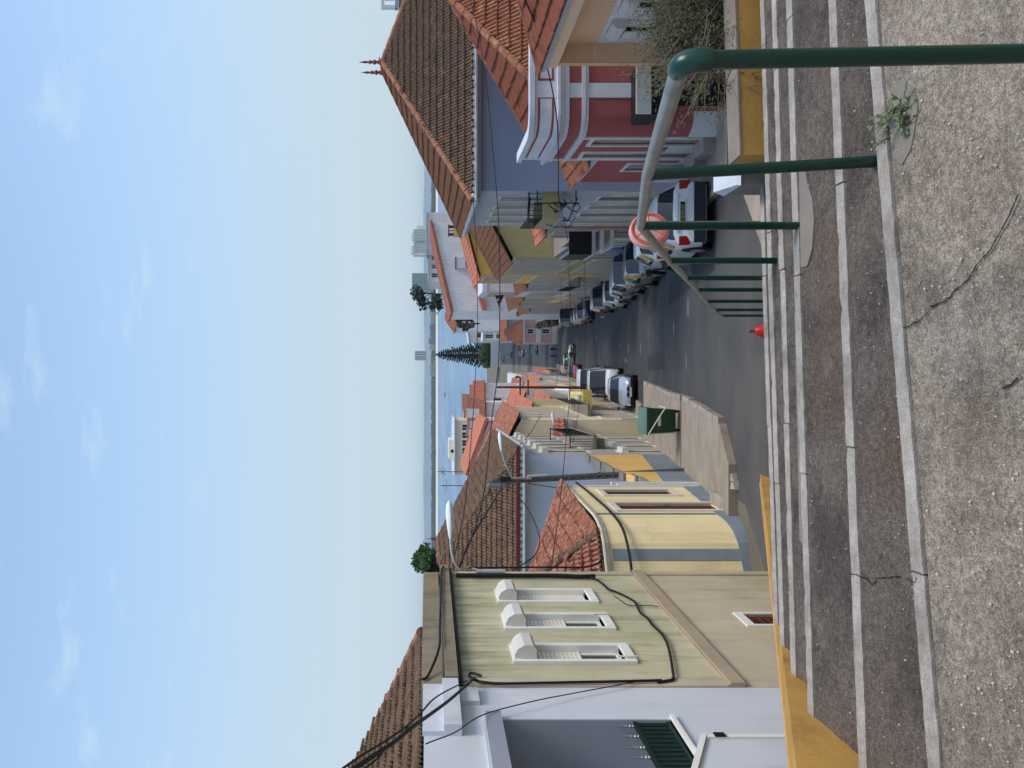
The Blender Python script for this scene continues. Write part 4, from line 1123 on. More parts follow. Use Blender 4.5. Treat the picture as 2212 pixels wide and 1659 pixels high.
ridge_caps(roof, B, E, .12, 'tile_brown'); ridge_caps(roof, A, E, .12, 'tile_brown'); ridge_caps(roof, E, G, .13, 'tile_orange')
mb = MB(); mb.box(-13.1, -2.3, 28.02, 28.13, -3.36, -3.22); mb.build('fascia', 'rust_pipe', wh)
mb = MB(); mb.tube([(-13.1, 28.05, -3.52), (-2.35, 28.05, -3.52)], .07, 8); mb.tube([(-2.3, 28.05, -3.5), (-2.3, 38.8, -3.5)], .06, 8); mb.build('gutter', 'gutter_metal', wh)
me = None
em = MB(); em.lathe([(.075, 0), (.085, .05), (.06, .06)], (0, 0, 0), 8, 0, (0, -1, 0)); me = em.mesh('eave_tile_end', 'stone_trim')
for i in range(44): inst('eave_tile_end', me, wh, Vector((-13 + i * .245, 28.12, -3.415)) - org_of(wh))
mb = MB(); mb.lathe([(.05, 0), (.07, .06), (.03, .12), (.06, .2), (.02, .3), (.005, .55)], (G.x, 38.6, -.42), 8); mb.build('finial', 'rust_pipe', wh)

# ------------------------------------------------------------------ right row: peach house, red house, blue house
pk = thing('peach_house', 'peach and white house with shuttered windows at the right edge behind the bush', 'house', (8, 16, -7))
fp = Fac((7.54, 17.0), (7.54, 12.0))
wz = [(.58, 1.06, -4.86, -4.12), (1.62, 2.1, -4.86, -4.12)]
mb = MB(); fp.wall(mb, -8, -2.9, wz, .14); mb.build('wall', 'house_white', pk)
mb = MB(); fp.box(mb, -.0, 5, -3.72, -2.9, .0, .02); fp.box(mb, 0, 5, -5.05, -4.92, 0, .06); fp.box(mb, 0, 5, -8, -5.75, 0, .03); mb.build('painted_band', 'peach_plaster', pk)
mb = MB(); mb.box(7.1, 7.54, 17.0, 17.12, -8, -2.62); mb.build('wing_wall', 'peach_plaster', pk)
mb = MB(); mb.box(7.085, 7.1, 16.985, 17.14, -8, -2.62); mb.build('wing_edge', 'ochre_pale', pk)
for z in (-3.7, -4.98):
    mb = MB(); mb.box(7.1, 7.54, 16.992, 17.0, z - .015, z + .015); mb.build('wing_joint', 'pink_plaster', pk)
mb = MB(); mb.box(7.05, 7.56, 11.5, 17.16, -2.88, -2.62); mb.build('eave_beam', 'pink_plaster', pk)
mb = MB(); mb.box(6.98, 7.14, 11.5, 17.2, -2.62, -2.53); mb.build('gutter', 'gutter_metal', pk)
for h in wz:
    w = MB(); s0, s1, z0, z1 = h
    fp.box(w, s0 - .03, s0, z0, z1, -.13, .01); fp.box(w, s1, s1 + .03, z0, z1, -.13, .01); fp.box(w, s0 - .03, s1 + .03, z0 - .03, z0, -.13, .03)
    wd = w.build('window', 'grey_plaster', pk)
    sb = MB(); pr2 = [(-.02, -.02), (-.02, .30), (.10, .32), (.2, .22), (.2, .06), (.12, -.02)]
    sb.prism([fp.p(s0 - .06, z1 + z, o) for o, z in pr2], fp.p(s1 + .06, 0, 0) - fp.p(s0 - .06, 0, 0)); sb.build('shutter_box', 'shutter_box', wd)
    q = z1
    while q > z0 + .04:
        sl = MB(); fp.box(sl, s0, s1, q - .04, q, -.1, -.08); sl.build('slat', 'shutter_slat', wd); q -= .05
rf = MB(); e0 = Vector((6.98, 17.2, -2.52)); e1 = Vector((6.98, 10.5, -2.52)); a0 = Vector((9.4, 14.9, -1.30)); a1 = Vector((9.4, 10.5, -1.30)); e2 = Vector((12.5, 17.2, -2.52))
rf.face((e1, e0, a0, a1)); rf.face((e0, e2, a0)); roof = rf.build('roof', 'tile_red', pk); bud = [220]
tiled_face(roof, (e1, e0, a0, a1), .2, .36, .055, 'tile_red', bud); ridge_caps(roof, e0, a0, .1, 'tile_red')

rh = thing('red_house', 'single storey dark red house with white cornices, rounded corner and tiled hipped roof', 'house', (8, 19, -7))
corner = arc((6.45, 18.65), .45, 270, 180, 8)       # from the front wall round to the street side
rp = [(12.5, 18.2)] + corner + [(6.08, 20.8)]
rp = [tuple(p) for p in rp]
# travel is right-to-left then away: the right-hand side of that travel points inwards, so reverse
rpr = rp[::-1]
mb = MB(); fr_ = Fac((6.08, 20.8), (6.0, 18.65))
def rs(d): return (20.8 - d) / abs(fr_.a.y)
d1 = (rs(20.58), rs(20.06), -6.9, -4.1); d2 = (rs(19.36), rs(18.82), -6.7, -4.08)
fr_.wall(mb, -7.6, -2.46, [d1, d2], .18); sheet(mb, [tuple(p) for p in corner[::-1]] , -7.6, -2.46)
ffr = Fac((6.45, 18.2), (12.5, 18.2)); dk = (.13, .78, -7.2, -5.35); dk2 = (1.15, 1.6, -6.2, -5.4)
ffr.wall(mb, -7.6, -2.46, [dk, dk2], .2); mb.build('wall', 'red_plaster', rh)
mb = MB(); band(mb, rpr, -7.6, -6.3, -.02, .02); 
mb = MB()
for seg in ([(6.45 + .9, 18.2), (12.5, 18.2)],): band(mb, seg, -7.6, -6.3, -.02, .02)
cc = [tuple(p) for p in corner[::-1]]; band(mb, cc, lambda p: -7.6, lambda p: -6.3, -.02, .02)
for a, b in ((0, d1[0] - .1), (d1[1] + .1, d2[0] - .1)):
    pa, pb = fr_.p(a, 0), fr_.p(b, 0); band(mb, [(pa.x, pa.y), (pb.x, pb.y)], -7.6, -6.15, -.02, .02)
mb.build('base_band', 'trim_lilac', rh)
mb = MB(); band(mb, rpr, -3.07, -2.52, -.02, .02); mb.build('parapet', 'trim_lilac', rh)
mb = MB(); band(mb, rpr, -2.52, -2.40, -.15, .10); mb.build('coping', 'white_plaster', rh)
mb = MB(); band(mb, rpr, -3.12, -3.05, -.02, .16); band(mb, rpr, -3.2, -3.12, -.02, .11); band(mb, rpr, -3.34, -3.2, -.02, .06); mb.build('cornice', 'trim_lilac', rh)
mb = MB(); band(mb, rpr, -3.72, -3.64, -.02, .08); band(mb, rpr, -3.8, -3.72, -.02, .045); mb.build('string_course', 'trim_lilac', rh)
mb = MB(); fr_.box(mb, fr_.L - .16, fr_.L - .02, -6.3, -3.8, 0, .03); fr_.box(mb, 0, .12, -7.3, -3.0, 0, .035); ffr.box(mb, .32, .66, -5.3, -2.5, 0, .035); mb.build('pilaster', 'trim_lilac', rh)
def redline(f, s0, s1, z0, z1, t=.05):
    mb = MB()
    for q in ((s0, s1, z0, z0 + t), (s0, s1, z1 - t, z1), (s0, s0 + t, z0 + t, z1 - t), (s1 - t, s1, z0 + t, z1 - t)): f.box(mb, *q, .02, .03)
    mb.build('painted_border', 'red_paint', rh)
redline(ffr, .72, 3.6, -2.98, -2.60)
pl = [(6.08, 20.6)] + [tuple(p) for p in corner[::-1]] + [(6.80, 18.2)]
for z in (-2.98, -2.65):
    mb = MB(); band(mb, pl, z, z + .05, .019, .03); mb.build('painted_border', 'red_paint', rh)
mb = MB(); ffr.box(mb, .30, .35, -2.93, -2.65, .019, .03); mb.build('painted_border', 'red_paint', rh)
fr_.door(rh, d1, .09, 'door_grey', 'stone_trim', .1); fr_.door(rh, d2, .09, 'door_grey', 'stone_trim', .1)
for d in (d1, d2): mb = MB(); fr_.box(mb, d[0] - .12, d[1] + .12, d[2] - .5, d[2], 0, .35); mb.build('doorstep', 'kerb_stone', rh)
ffr.door(rh, dk, .18, 'black_metal', None, panels=False); ffr.window(rh, dk2, .16, .05, 'black_metal', 'dark_void')
cn = MB(); cn.box(6.13, 7.3, 17.42, 17.47, -5.06, -4.72); cn = cn.build('door_canopy', 'cream_paint', rh)
mb = MB(); mb.hexa([(6.13, 17.47, -5.35), (7.3, 17.47, -5.35), (7.3, 18.2, -5.2), (6.13, 18.2, -5.2), (6.13, 17.47, -4.78), (7.3, 17.47, -4.78), (7.3, 18.2, -4.80), (6.13, 18.2, -4.80)]); mb.build('canopy_hood', 'black_metal', cn)
for i in range(6): mb = MB(); z = -5.05 + i * .055; mb.box(6.13, 7.3, 17.41, 17.42, z, z + .045); mb.build('board', 'white_paint', cn)
mb = MB(); mb.box(6.5, 6.56, 17.45, 17.5, -7.2, -5.06); mb.build('canopy_post', 'black_metal', cn)
rf = MB(); A = Vector((6.9, 18.32, -2.85)); B = Vector((13.9, 18.32, -2.85)); C = Vector((7.29, 22.07, -2.85)); Dv = Vector((13.9, 22.07, -2.85)); E = Vector((10.2, 20.2, -.56)); E2 = Vector((11.0, 20.2, -.56))
rf.face((A, B, E2, E)); rf.face((C, A, E)); rf.face((Dv, C, E, E2)); roof = rf.build('roof', 'tile_orange', rh); bud = [285]
tiled_face(roof, (A, B, E2, E), .2, .36, .055, 'tile_orange', bud); tiled_face(roof, (C, A, E), .2, .36, .05, 'tile_red', bud)
ridge_caps(roof, A, E, .11, 'tile_orange'); ridge_caps(roof, C, E, .11, 'tile_orange')
# lean-to annex with orange roof on the far side of the red house
an = thing('annex', 'low red annex with white band and small orange lean to roof beside the red house', 'annex', (6.5, 22, -7.6))
fa = Fac((6.2, 23.6), (6.1, 20.85)); dd_ = (1.5, 2.3, -7.7, -5.6)
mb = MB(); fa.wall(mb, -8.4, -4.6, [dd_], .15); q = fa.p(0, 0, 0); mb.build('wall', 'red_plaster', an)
mb = MB(); fa.box(mb, 0, fa.L, -4.6, -4.42, -.3, .06); mb.build('cornice', 'white_plaster', an)
mb = MB(); fa.box(mb, 0, dd_[0] - .1, -8.4, -6.9, 0, .02); fa.box(mb, dd_[1] + .1, fa.L, -8.4, -6.9, 0, .02); mb.build('base_band', 'trim_lilac', an)
fa.door(an, dd_, .08, 'door_grey', 'stone_trim', .08)
rf = MB(); e0, e1 = fa.p(0, -4.42, .18), fa.p(fa.L, -4.42, .18); u0, u1 = fa.p(0, -3.95, -.9), fa.p(fa.L, -3.95, -.9); rf.face((e0, e1, u1, u0)); roof = rf.build('roof', 'tile_orange', an); bud = [100]
tiled_face(roof, (e0, e1, u1, u0), .2, .36, .055, 'tile_orange', bud)

bh = thing('blue_house', 'tall blue house with steep pointed brown tiled roof carrying two finials', 'house', (9, 27, -8))
fb = Fac((6.42, 31.2), (6.02, 24.0)); fbf = Fac((6.02, 24.0), (17, 24.0))
up = [(1.0 + i * 1.55, 1.75 + i * 1.55, -4.2, -2.35) for i in range(4)]; lo = [(.9 + i * 1.6, 1.6 + i * 1.6, -8.0 + i * .25, -5.6) for i in range(4)]
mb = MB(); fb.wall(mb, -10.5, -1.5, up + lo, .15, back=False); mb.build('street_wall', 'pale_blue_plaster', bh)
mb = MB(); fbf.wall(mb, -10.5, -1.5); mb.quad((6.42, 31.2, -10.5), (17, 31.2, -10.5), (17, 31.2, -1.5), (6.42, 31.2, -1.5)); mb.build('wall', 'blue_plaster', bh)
for i, h in enumerate(up): fb.window(bh, h, .08, .06, 'cream_paint', 'window_glass', True, 'stone_trim', .09)
for i, h in enumerate(lo):
    if i % 2: fb.door(bh, h, .13, 'door_brown', 'stone_trim', .09)
    else: fb.window(bh, h, .08, .06, 'cream_paint', 'window_glass', True, 'stone_trim', .09)
edges = sorted([0.02, fb.L - .02] + [q for h in lo for q in (h[0] - .1, h[1] + .1)])
for a, b in zip(edges[::2], edges[1::2]):
    nn_ = max(1, round((b - a) / .45))
    for i in range(nn_):
        for j in range(4):
            z = -7.86 + j * .5 + .0; s0_ = a + (b - a) * i / nn_
            mb = MB(); fb.box(mb, s0_ + .008, s0_ + (b - a) / nn_ - .008, z + .008, z + .492, 0, .02 + .006 * ((i + j) % 2)); mb.build('stone', 'stone_cladding', bh)
mb = MB(); fb.box(mb, 0, fb.L, -8.9, -7.9, 0, .025); mb.build('base_band', 'stone_cladding', bh)
mb = MB(); mb.box(5.72, 17, 23.6, 24.0, -1.62, -1.5); fb.box(mb, 0, fb.L, -1.62, -1.5, 0, .35); mb.build('eave_soffit', 'grey_plaster', bh)
mb = MB(); mb.tube([(5.6, 23.48, -1.47), (17, 23.48, -1.47)], .07, 8); mb.tube([(5.6, 23.48, -1.47), (6.08, 31.5, -1.47)], .07, 8); mb.build('gutter', 'gutter_metal', bh)
rf = MB(); A = Vector((5.62, 23.5, -1.38)); B = Vector((17.1, 23.5, -1.38)); C = Vector((6.08, 31.6, -1.38)); Dv = Vector((17.1, 31.6, -1.38)); E = Vector((11.3, 27.0, 1.58)); G = Vector((11.3, 27.9, 1.58))
fl = Vector((0, 0, 0))
rf.face((A, B, E)); rf.face((C, A, E, G)); rf.face((Dv, C, G)); rf.face((B, Dv, G, E)); roof = rf.build('roof', 'tile_dark', bh); bud = [295]
tiled_face(roof, (A, B, E), .2, .335, .055, 'tile_dark', bud); tiled_face(roof, (C, A, E, G), .2, .4, .05, 'tile_rust', bud)
ridge_caps(roof, A, E, .12, 'ridge_clay'); ridge_caps(roof, B, E, .12, 'ridge_clay'); ridge_caps(roof, C, G, .12, 'tile_rust'); ridge_caps(roof, E, G, .12, 'tile_rust')
em = MB(); em.lathe([(.072, 0), (.08, .05), (.05, .07)], (0, 0, 0), 8, 0, (0, -1, 0)); me = em.mesh('eave_tile_end', 'white_paint')
for i in range(55): inst('eave_tile_end', me, bh, Vector((5.75 + i * .2, 23.5, -1.40)) - org_of(bh))
em = MB(); em.lathe([(.072, 0), (.08, .05), (.05, .07)], (0, 0, 0), 8, 0, (-1, 0, 0)); me = em.mesh('eave_tile_end', 'white_paint')
for i in range(38): y = 23.7 + i * .2; inst('eave_tile_end', me, bh, Vector((5.62 + .0568 * (y - 23.5), y, -1.40)) - org_of(bh))
for p in (E, G):
    mb = MB(); mb.lathe([(.09, 0), (.1, .1), (.05, .2), (.05, .24), (.1, .3), (.045, .36), (.05, .42), (.075, .46), (.03, .52), (.045, .62), (.004, .85)], p + Vector((0, 0, .0)), 10); mb.build('finial', 'tile_red', bh, smooth=40)
bl = MB(); fb.box(bl, 4.9, 7.1, -4.25, -4.12, 0, .85); bl = bl.build('balcony', 'grey_plaster', bh)
mb = MB(); fb.box(mb, 4.9, 7.1, -4.118, -3.6, .80, .85); fb.box(mb, 7.04, 7.1, -4.118, -3.6, 0, .798); fb.box(mb, 4.9, 4.96, -4.118, -3.6, 0, .798); mb.build('balcony_wall', 'khaki_plaster', bl)
mb = MB(); fb.box(mb, 4.9, 7.1, -3.19, -3.15, .80, .84); fb.box(mb, 7.06, 7.1, -3.19, -3.15, 0, .8)
for i in range(12): s = 4.92 + i * .19; fb.box(mb, s, s + .02, -3.6, -3.19, .81, .83)
for i in range(5): fb.box(mb, 7.07, 7.09, -3.6, -3.19, .05 + i * .17, .07 + i * .17)
c_ = fb.p(7.08, -3.4, .42)
for dx, dz in ((.12, 0), (0, .12), (-.12, 0), (0, -.12)): pass
mb.build('railing', 'black_metal', bl)

# overhead cable brackets on the right facades
def bracket(pts_list, loc, label):
    t = thing('cable_bracket', label, 'cable bracket', loc, 'cable brackets on the right facades')
    mb = MB()
    for p in pts_list: mb.tube(p, .022, 6)
    mb.build('arm', 'black_metal', t)
    for i in range(7):
        c = MB(); b = Vector(loc) + Vector((random.uniform(-.12, .12), random.uniform(-.15, .15), random.uniform(-.5, .35)))
        c.tube([b, b + Vector((-.12, .02, -.1)), b + Vector((-.2, .0, -.28)), b + Vector((-.05, .03, -.42)), b + Vector((.08, 0, -.3))], .012, 5); c.build('cable_loop', 'black_cable', t)
    for i in range(3):
        c = MB(); b = Vector(loc) + Vector((random.uniform(-.25, .05), 0, random.uniform(-.5, .2))); c.lathe([(.03, 0), (.045, .03), (.03, .05), (.045, .08), (.02, .12)], b, 8); c.build('insulator', 'black_metal', t)
    return t
bracket([[(6.02, 23.9, -3.4), (5.5, 23.9, -3.4)], [(6.02, 23.9, -4.6), (5.55, 23.9, -4.6)], [(5.62, 23.9, -3.3), (5.62, 23.9, -4.7)]], (5.6, 23.9, -3.9), 'black cable bracket with tangled loops on the front of the blue house')
bracket([[(6.1, 25.2, -3.35), (5.3, 25.2, -3.3), (5.35, 25.2, -4.6), (6.1, 25.2, -4.9)], [(6.1, 25.6, -3.35), (5.45, 25.6, -3.3), (5.5, 25.6, -4.6)]], (5.4, 25.3, -4.0), 'triangular black cable frame standing off the blue house over the balcony')
bracket([[(6.6, 33.5, -6.6), (6.1, 33.5, -6.3)], [(6.6, 33.5, -7.4), (6.1, 33.5, -6.5)]], (6.2, 33.5, -6.7), 'small cable bracket on the rose coloured facade beyond the balcony')
# the dark blue block with a white balustrade beyond
db = thing('dark_blue_block', 'slice of a dark blue block with white roof balustrade beyond the pointed roof', 'building', (26, 46, -10))
mb = MB(); mb.box(22.05, 32, 45, 55, -12, 1.72); mb.build('wall', 'bluegrey_plaster', db)
mb = MB(); mb.box(21.9, 32, 44.8, 45.1, 1.74, 1.92); mb.build('slab', 'grey_plaster', db)
mb = MB(); mb.box(21.9, 32, 44.85, 45, 2.55, 2.72); mb.box(21.9, 22.1, 44.85, 45, 1.922, 2.548); mb.build('balustrade', 'white_plaster', db)
mb = MB(); mb.box(22.4, 24.2, 44.9, 44.99, 1.98, 2.5); mb.build('balustrade_panel', 'white_paint', db)

# ------------------------------------------------------------------ generic street houses further down
ROW_R = 'terraced houses down the right side of the street'
ROW_L = 'terraced houses down the left side of the street'
BACK = 'houses on the slope behind the street'
def gen_windows(f, n, z0, z1, w, parent, sur='stone_trim', frame='cream_paint', s0=None, s1=None, doors=False, pane='window_glass'):
    s0 = .5 if s0 is None else s0; s1 = f.L - .5 if s1 is None else s1
    hs = []
    for i in range(n):
        c = s0 + (s1 - s0) * (i + .5) / n; hs.append((c - w / 2, c + w / 2, z0, z1))
    return hs
def street_house(side, y0, y1, ze, zr, wall, label, roof='gable', rmat='tile_new', base=None, floors=2, n=4, out=0.0, depth=9, fm='white_paint', front_vis=True, over=.35, group=None, balc=False, basem='dusty_grey', ew='white_plaster'):
    """A house of the terrace: wall along the street, wall facing up the street, tiled roof, windows."""
    sx = -1 if side == 'L' else 1
    X = (lambda d: XL(d) + out) if side == 'L' else (lambda d: XR(d) - out)
    x0, x1 = X(y0), X(y1); g0, g1 = gz(y0), gz(y1); xb = x1 + sx * depth
    t = thing('terraced_house', label, 'house', (x0 + sx * 2, y0 + 1, g0), group)
    f = Fac((x0, y0), (x1, y1)) if side == 'L' else Fac((x1, y1), (x0, y0))
    ff = Fac((xb, y0), (x0, y0)) if side == 'L' else Fac((x0, y0), (xb, y0))
    holes = []; gb = min(g0, g1); H = (ze - gb) / floors
    for fl in range(floors):
        zb = gb + H * fl
        if fl == 0: hs = gen_windows(f, n, zb + .9 + (g0 - gb) * .4, zb + H - .5, min(.9, f.L / n * .5), t)
        else: hs = gen_windows(f, n, zb + .5, zb + H - .45, min(.85, f.L / n * .5), t)
        holes += hs
    mb = MB(); f.wall(mb, gb - 1.2, ze, holes, .15, back=False); mb.build('street_wall', wall, t)
    fh = gen_windows(ff, 2, ze - 1.9, ze - .7, .8, t, s0=.6 if side == 'R' else ff.L - 5, s1=5 if side == 'R' else ff.L - .6) if front_vis == 'w' else []
    mb = MB(); ff.wall(mb, gb - 1.2, ze, fh, .12, back=False)
    mb.quad((x1, y1, gb - 1.2), (xb, y1, gb - 1.2), (xb, y1, ze), (x1, y1, ze)); mb.quad((xb, y0, gb - 1.2), (xb, y1, gb - 1.2), (xb, y1, ze), (xb, y0, ze))
    xm = (x0 + xb) / 2
    if roof == 'gable':
        mb.face(((x0, y0, ze), (xb, y0, ze), (xm, y0, zr))); mb.face(((x1, y1, ze), (xb, y1, ze), (xm, y1, zr)))
    mb.build('wall', wall, t)
    for h in holes:
        w = f.window(t, h, .07, .06, fm, 'window_glass', True, 'stone_trim', .1)
    for h in fh: ff.window(t, h, .1, .06, fm, 'window_glass', True, 'stone_trim', .08)
    if base:
        mb = MB(); pa, pb = f.p(0, 0), f.p(f.L, 0)
        band(mb, [(pa.x, pa.y), (pb.x, pb.y)], lambda p: gz(p[1]) - .3, lambda p: gz(p[1]) + base, -.02, .02); mb.build('base_band', basem, t)
    mb = MB(); f.box(mb, 0, f.L, ze - .16, ze, 0, .1)
    if roof != 'gable': ff.box(mb, 0, ff.L, ze - .12, ze, 0, .05)
    mb.build('cornice', ew, t)
    rb = MB(); ov = over
    if roof == 'gable':
        A = Vector((x0 - sx * ov, y0 - .15, ze + .02)); B = Vector((x1 - sx * ov, y1 + .1, ze + .02)); C = Vector((xm, y1 + .1, zr + .03)); D = Vector((xm, y0 - .15, zr + .03))
        A2 = Vector((xb, y0 - .15, ze + .02)); B2 = Vector((xb, y1 + .1, ze + .02))
        rb.face((A, B, C, D)); rb.face((A2, B2, C, D)); barrel_sheet(rb, (A, B, C, D)); barrel_sheet(rb, (A2, B2, C, D))
    elif roof == 'hip':
        A = Vector((x0 - sx * ov, y0 - ov, ze + .02)); B = Vector((x1 - sx * ov, y1 + ov, ze + .02)); A2 = Vector((xb, y0 - ov, ze + .02)); B2 = Vector((xb, y1 + ov, ze + .02))
        my = min((y1 - y0) / 2, depth / 2); E = Vector((xm, y0 + my, zr)); G = Vector((xm, y1 - my + .01, zr))
        for fc in ((A, A2, E), (A, B, G, E), (A2, B2, G, E), (B, B2, G)): rb.face(fc); barrel_sheet(rb, fc)
    else:
        rb.hexa([(x0, y0, ze + .01), (xb, y0, ze + .01), (xb, y1, ze + .01), (x1, y1, ze + .01), (x0, y0, ze + .3), (xb, y0, ze + .3), (xb, y1, ze + .3), (x1, y1, ze + .3)])
    rf_ = rb.build('roof', rmat, t)
    if balc:
        z = gb + H
        b = MB(); f.box(b, f.L * .2, f.L * .75, z, z + .12, 0, .7); bo = b.build('balcony', 'cement', t)
        b = MB(); f.box(b, f.L * .2, f.L * .75, z + .95, z + 1.0, .64, .68)
        for i in range(14): s = f.L * (.2 + .55 * i / 13) - .02; f.box(b, max(s, f.L * .2), max(s, f.L * .2) + .03, z + .121, z + .95, .65, .67)
        b.build('railing', 'black_metal', bo)
    return t, f

# right side
t, f = street_house('R', 31.6, 34.4, -4.9, -3.9, 'rose_plaster', 'rose coloured house with a balcony just past the pointed blue house', 'gable', 'tile_new', 1.0, 2, 2, group=ROW_R)
b = MB(); f.box(b, .3, 2.3, -7.0, -6.85, 0, 1.0); bo = b.build('terrace_slab', 'white_plaster', t)
b = MB(); f.box(b, .3, 2.3, -6.849, -5.9, .96, 1.0); f.box(b, 2.26, 2.3, -6.849, -5.9, 0, .958); b.build('dark_screen', 'black_metal', bo)
b = MB(); f.box(b, .2, 2.4, -7.34, -7.2, 0, .8); b.build('awning_rail', 'white_paint', bo)
b = MB(); f.box(b, .2, 2.4, -7.75, -7.62, 0, .7); b.build('awning_rail', 'white_paint', bo)
street_house('R', 34.5, 37.35, -6.8, -6.3, 'house_white', 'narrow low white house between the rose and the bright blue house', 'flat', 'cement', .9, 1, 2, group=ROW_R)
street_house('R', 37.45, 41.6, -7.1, -6.5, 'teal_blue_paint', 'low bright blue tiled house front with white cornice', 'flat', 'cement', 1.0, 1, 2, group=ROW_R)
street_house('R', 41.7, 51.0, -4.62, -2.5, 'khaki_plaster', 'khaki two storey house with brown tiled gable roof and many stone framed windows', 'gable', 'tile_rust', 1.2, 2, 6, depth=7.6, group=ROW_R)
t, f = street_house('R', 51.1, 58.0, -3.5, -2.0, 'mustard_plaster', 'tall mustard yellow gabled house with square chimney behind the khaki house', 'gable', 'tile_new', 1.2, 3, 4, depth=11, group=ROW_R, balc=True)
ch = MB(); cx, cy = 10.35, 51.6
ch.box(cx - .36, cx + .36, cy, cy + .7, -3.2, -1.75); ch = ch.build('chimney', 'mustard_plaster', t)
mb = MB()
for dx in (-.30, .22): mb.box(cx + dx, cx + dx + .09, cy + .05, cy + .65, -1.75, -1.42)
mb.box(cx - .36, cx + .36, cy, cy + .7, -1.42, -1.36); mb.box(cx - .02, cx + .03, cy + .3, cy + .4, -1.75, -1.42); mb.build('chimney_cap', 'rust_pipe', ch)
street_house('R', 58.1, 66.0, -7.6, -6.6, 'pale_blue_plaster', 'pale blue grey terraced house half way down the right side', 'gable', 'tile_rust', 1.2, 2, 5, group=ROW_R)
street_house('R', 66.1, 73.0, -5.0, -4.6, 'house_pinkwhite', 'tall blank lilac white house standing above its neighbours on the right', 'flat', 'white_plaster', 1.0, 3, 4, group=ROW_R)
street_house('R', 73.1, 82.0, -9.2, -8.0, 'lemon_plaster', 'yellow house with white bands and round paper lantern half way down the street', 'gable', 'tile_rust', 1.4, 2, 5, group=ROW_R)
street_house('R', 82.1, 94.0, -9.9, -8.9, 'house_grey', 'grey white terraced house beyond the yellow one', 'gable', 'tile_rust', 1.2, 2, 6, group=ROW_R)
street_house('R', 94.1, 108.0, -12.6, -11.5, 'dusty_grey', 'low grey terraced house before the dark garden wall', 'gable', 'tile_rust', 1.2, 1, 5, group=ROW_R)
gw2 = thing('garden_wall', 'dark stone garden wall with overhanging plants before the pink house', 'wall', (12, 122, -22))
fq = Fac((XR(140), 140), (XR(108.2), 108.2)); mb = MB(); fq.box(mb, 0, fq.L, -27, -19.6, -.4, 0); mb.build('wall_body', 'house_grey', gw2)
# left side
t, f = street_house('L', 39.2, 48.0, -4.75, -3.2, 'tan_plaster', 'cream house with tiled pent roof next to the big white house', 'gable', 'tile_oldred', 1.1, 2, 5, out=.22, group=ROW_L, depth=6, balc=True)
mb = MB(); ff = Fac((-6, 39.2), (XL(39.2) + .22, 39.2)); A = ff.p(0, -6.9, .6); B = ff.p(ff.L + .1, -6.9, .6); C = ff.p(ff.L + .1, -6.4, .02); D = ff.p(0, -6.4, .02); mb.face((A, B, C, D)); barrel_sheet(mb, (A, B, C, D)); mb.build('pent_roof', 'tile_oldred', t)
mb = MB(); ff.box(mb, 0, ff.L + .05, -7.3, -6.92, 0, .35); mb.build('pent_beam', 'white_plaster', t)
street_house('L', 48.1, 56.0, -6.6, -5.4, 'lemon_plaster', 'yellow house with projecting enclosed balcony on the left side', 'gable', 'tile_new', 1.1, 2, 4, out=.2, group=ROW_L)
yb = thing('yellow_balcony', 'boxy yellow balcony with white frame jutting over the left pavement', 'balcony', (-1.2, 46, -8.4))
x0, x1, y0, y1 = XL(47) + .22, XL(47) + 1.35, 44.6, 49.4
mb = MB(); mb.box(x0, x1, y0, y1, -9.5, -9.0); mb.build('parapet', 'lemon_plaster', yb)
mb = MB(); mb.box(x0, x1 + .05, y0 - .05, y0 + .07, -8.25, -8.15); mb.box(x1 - .06, x1 + .05, y0 + .07, y1, -8.25, -8.15)
for y in (y0, (y0 + y1) / 2, y1 - .1):
    for x in (x0, x1 - .1): mb.box(x, x + .1, y, y + .1, -9.0, -8.25)
mb.build('frame', 'white_paint', yb)
mb = MB(); mb.box(x0 + .2, x1 - .3, y0 + .4, y0 + 1.6, -9.0, -8.8); mb.build('storage_bundle', 'house_white', yb)
street_house('L', 56.1, 64.0, -9.0, -7.8, 'bluegrey_plaster', 'blue grey terraced house on the left behind the electricity pole', 'gable', 'tile_new', 1.1, 2, 4, out=.1, group=ROW_L)
street_house('L', 64.1, 74.0, -8.2, -6.6, 'house_white', 'white house with bright orange gable roof on the left', 'gable', 'tile_new', 1.1, 2, 5, group=ROW_L)
street_house('L', 74.1, 84.0, -11.0, -9.8, 'tan_plaster', 'cream two storey terraced house with orange roof on the left', 'gable', 'tile_new', 1.1, 2, 5, group=ROW_L)
street_house('L', 84.1, 95.0, -10.5, -9.6, 'house_beige', 'beige house with stone window frames behind the parked red car', 'gable', 'tile_oldred', 1.2, 2, 5, group=ROW_L)
street_house('L', 95.1, 108.0, -14.0, -12.4, 'house_pinkwhite', 'pinkish white house with small hipped roof low on the left', 'hip', 'tile_new', 1.2, 2, 5, group=ROW_L)
street_house('L', 108.1, 125.0, -13.2, -12.6, 'house_white', 'white balcony house with red doors hung with washing', 'flat', 'white_plaster', 1.2, 3, 6, group=ROW_L, fm='red_paint', balc=True)
street_house('L', 125.1, 150.0, -21.0, -19.6, 'house_beige', 'long low beige house near the bottom of the left row', 'gable', 'tile_new', 1.2, 1, 7, group=ROW_L)

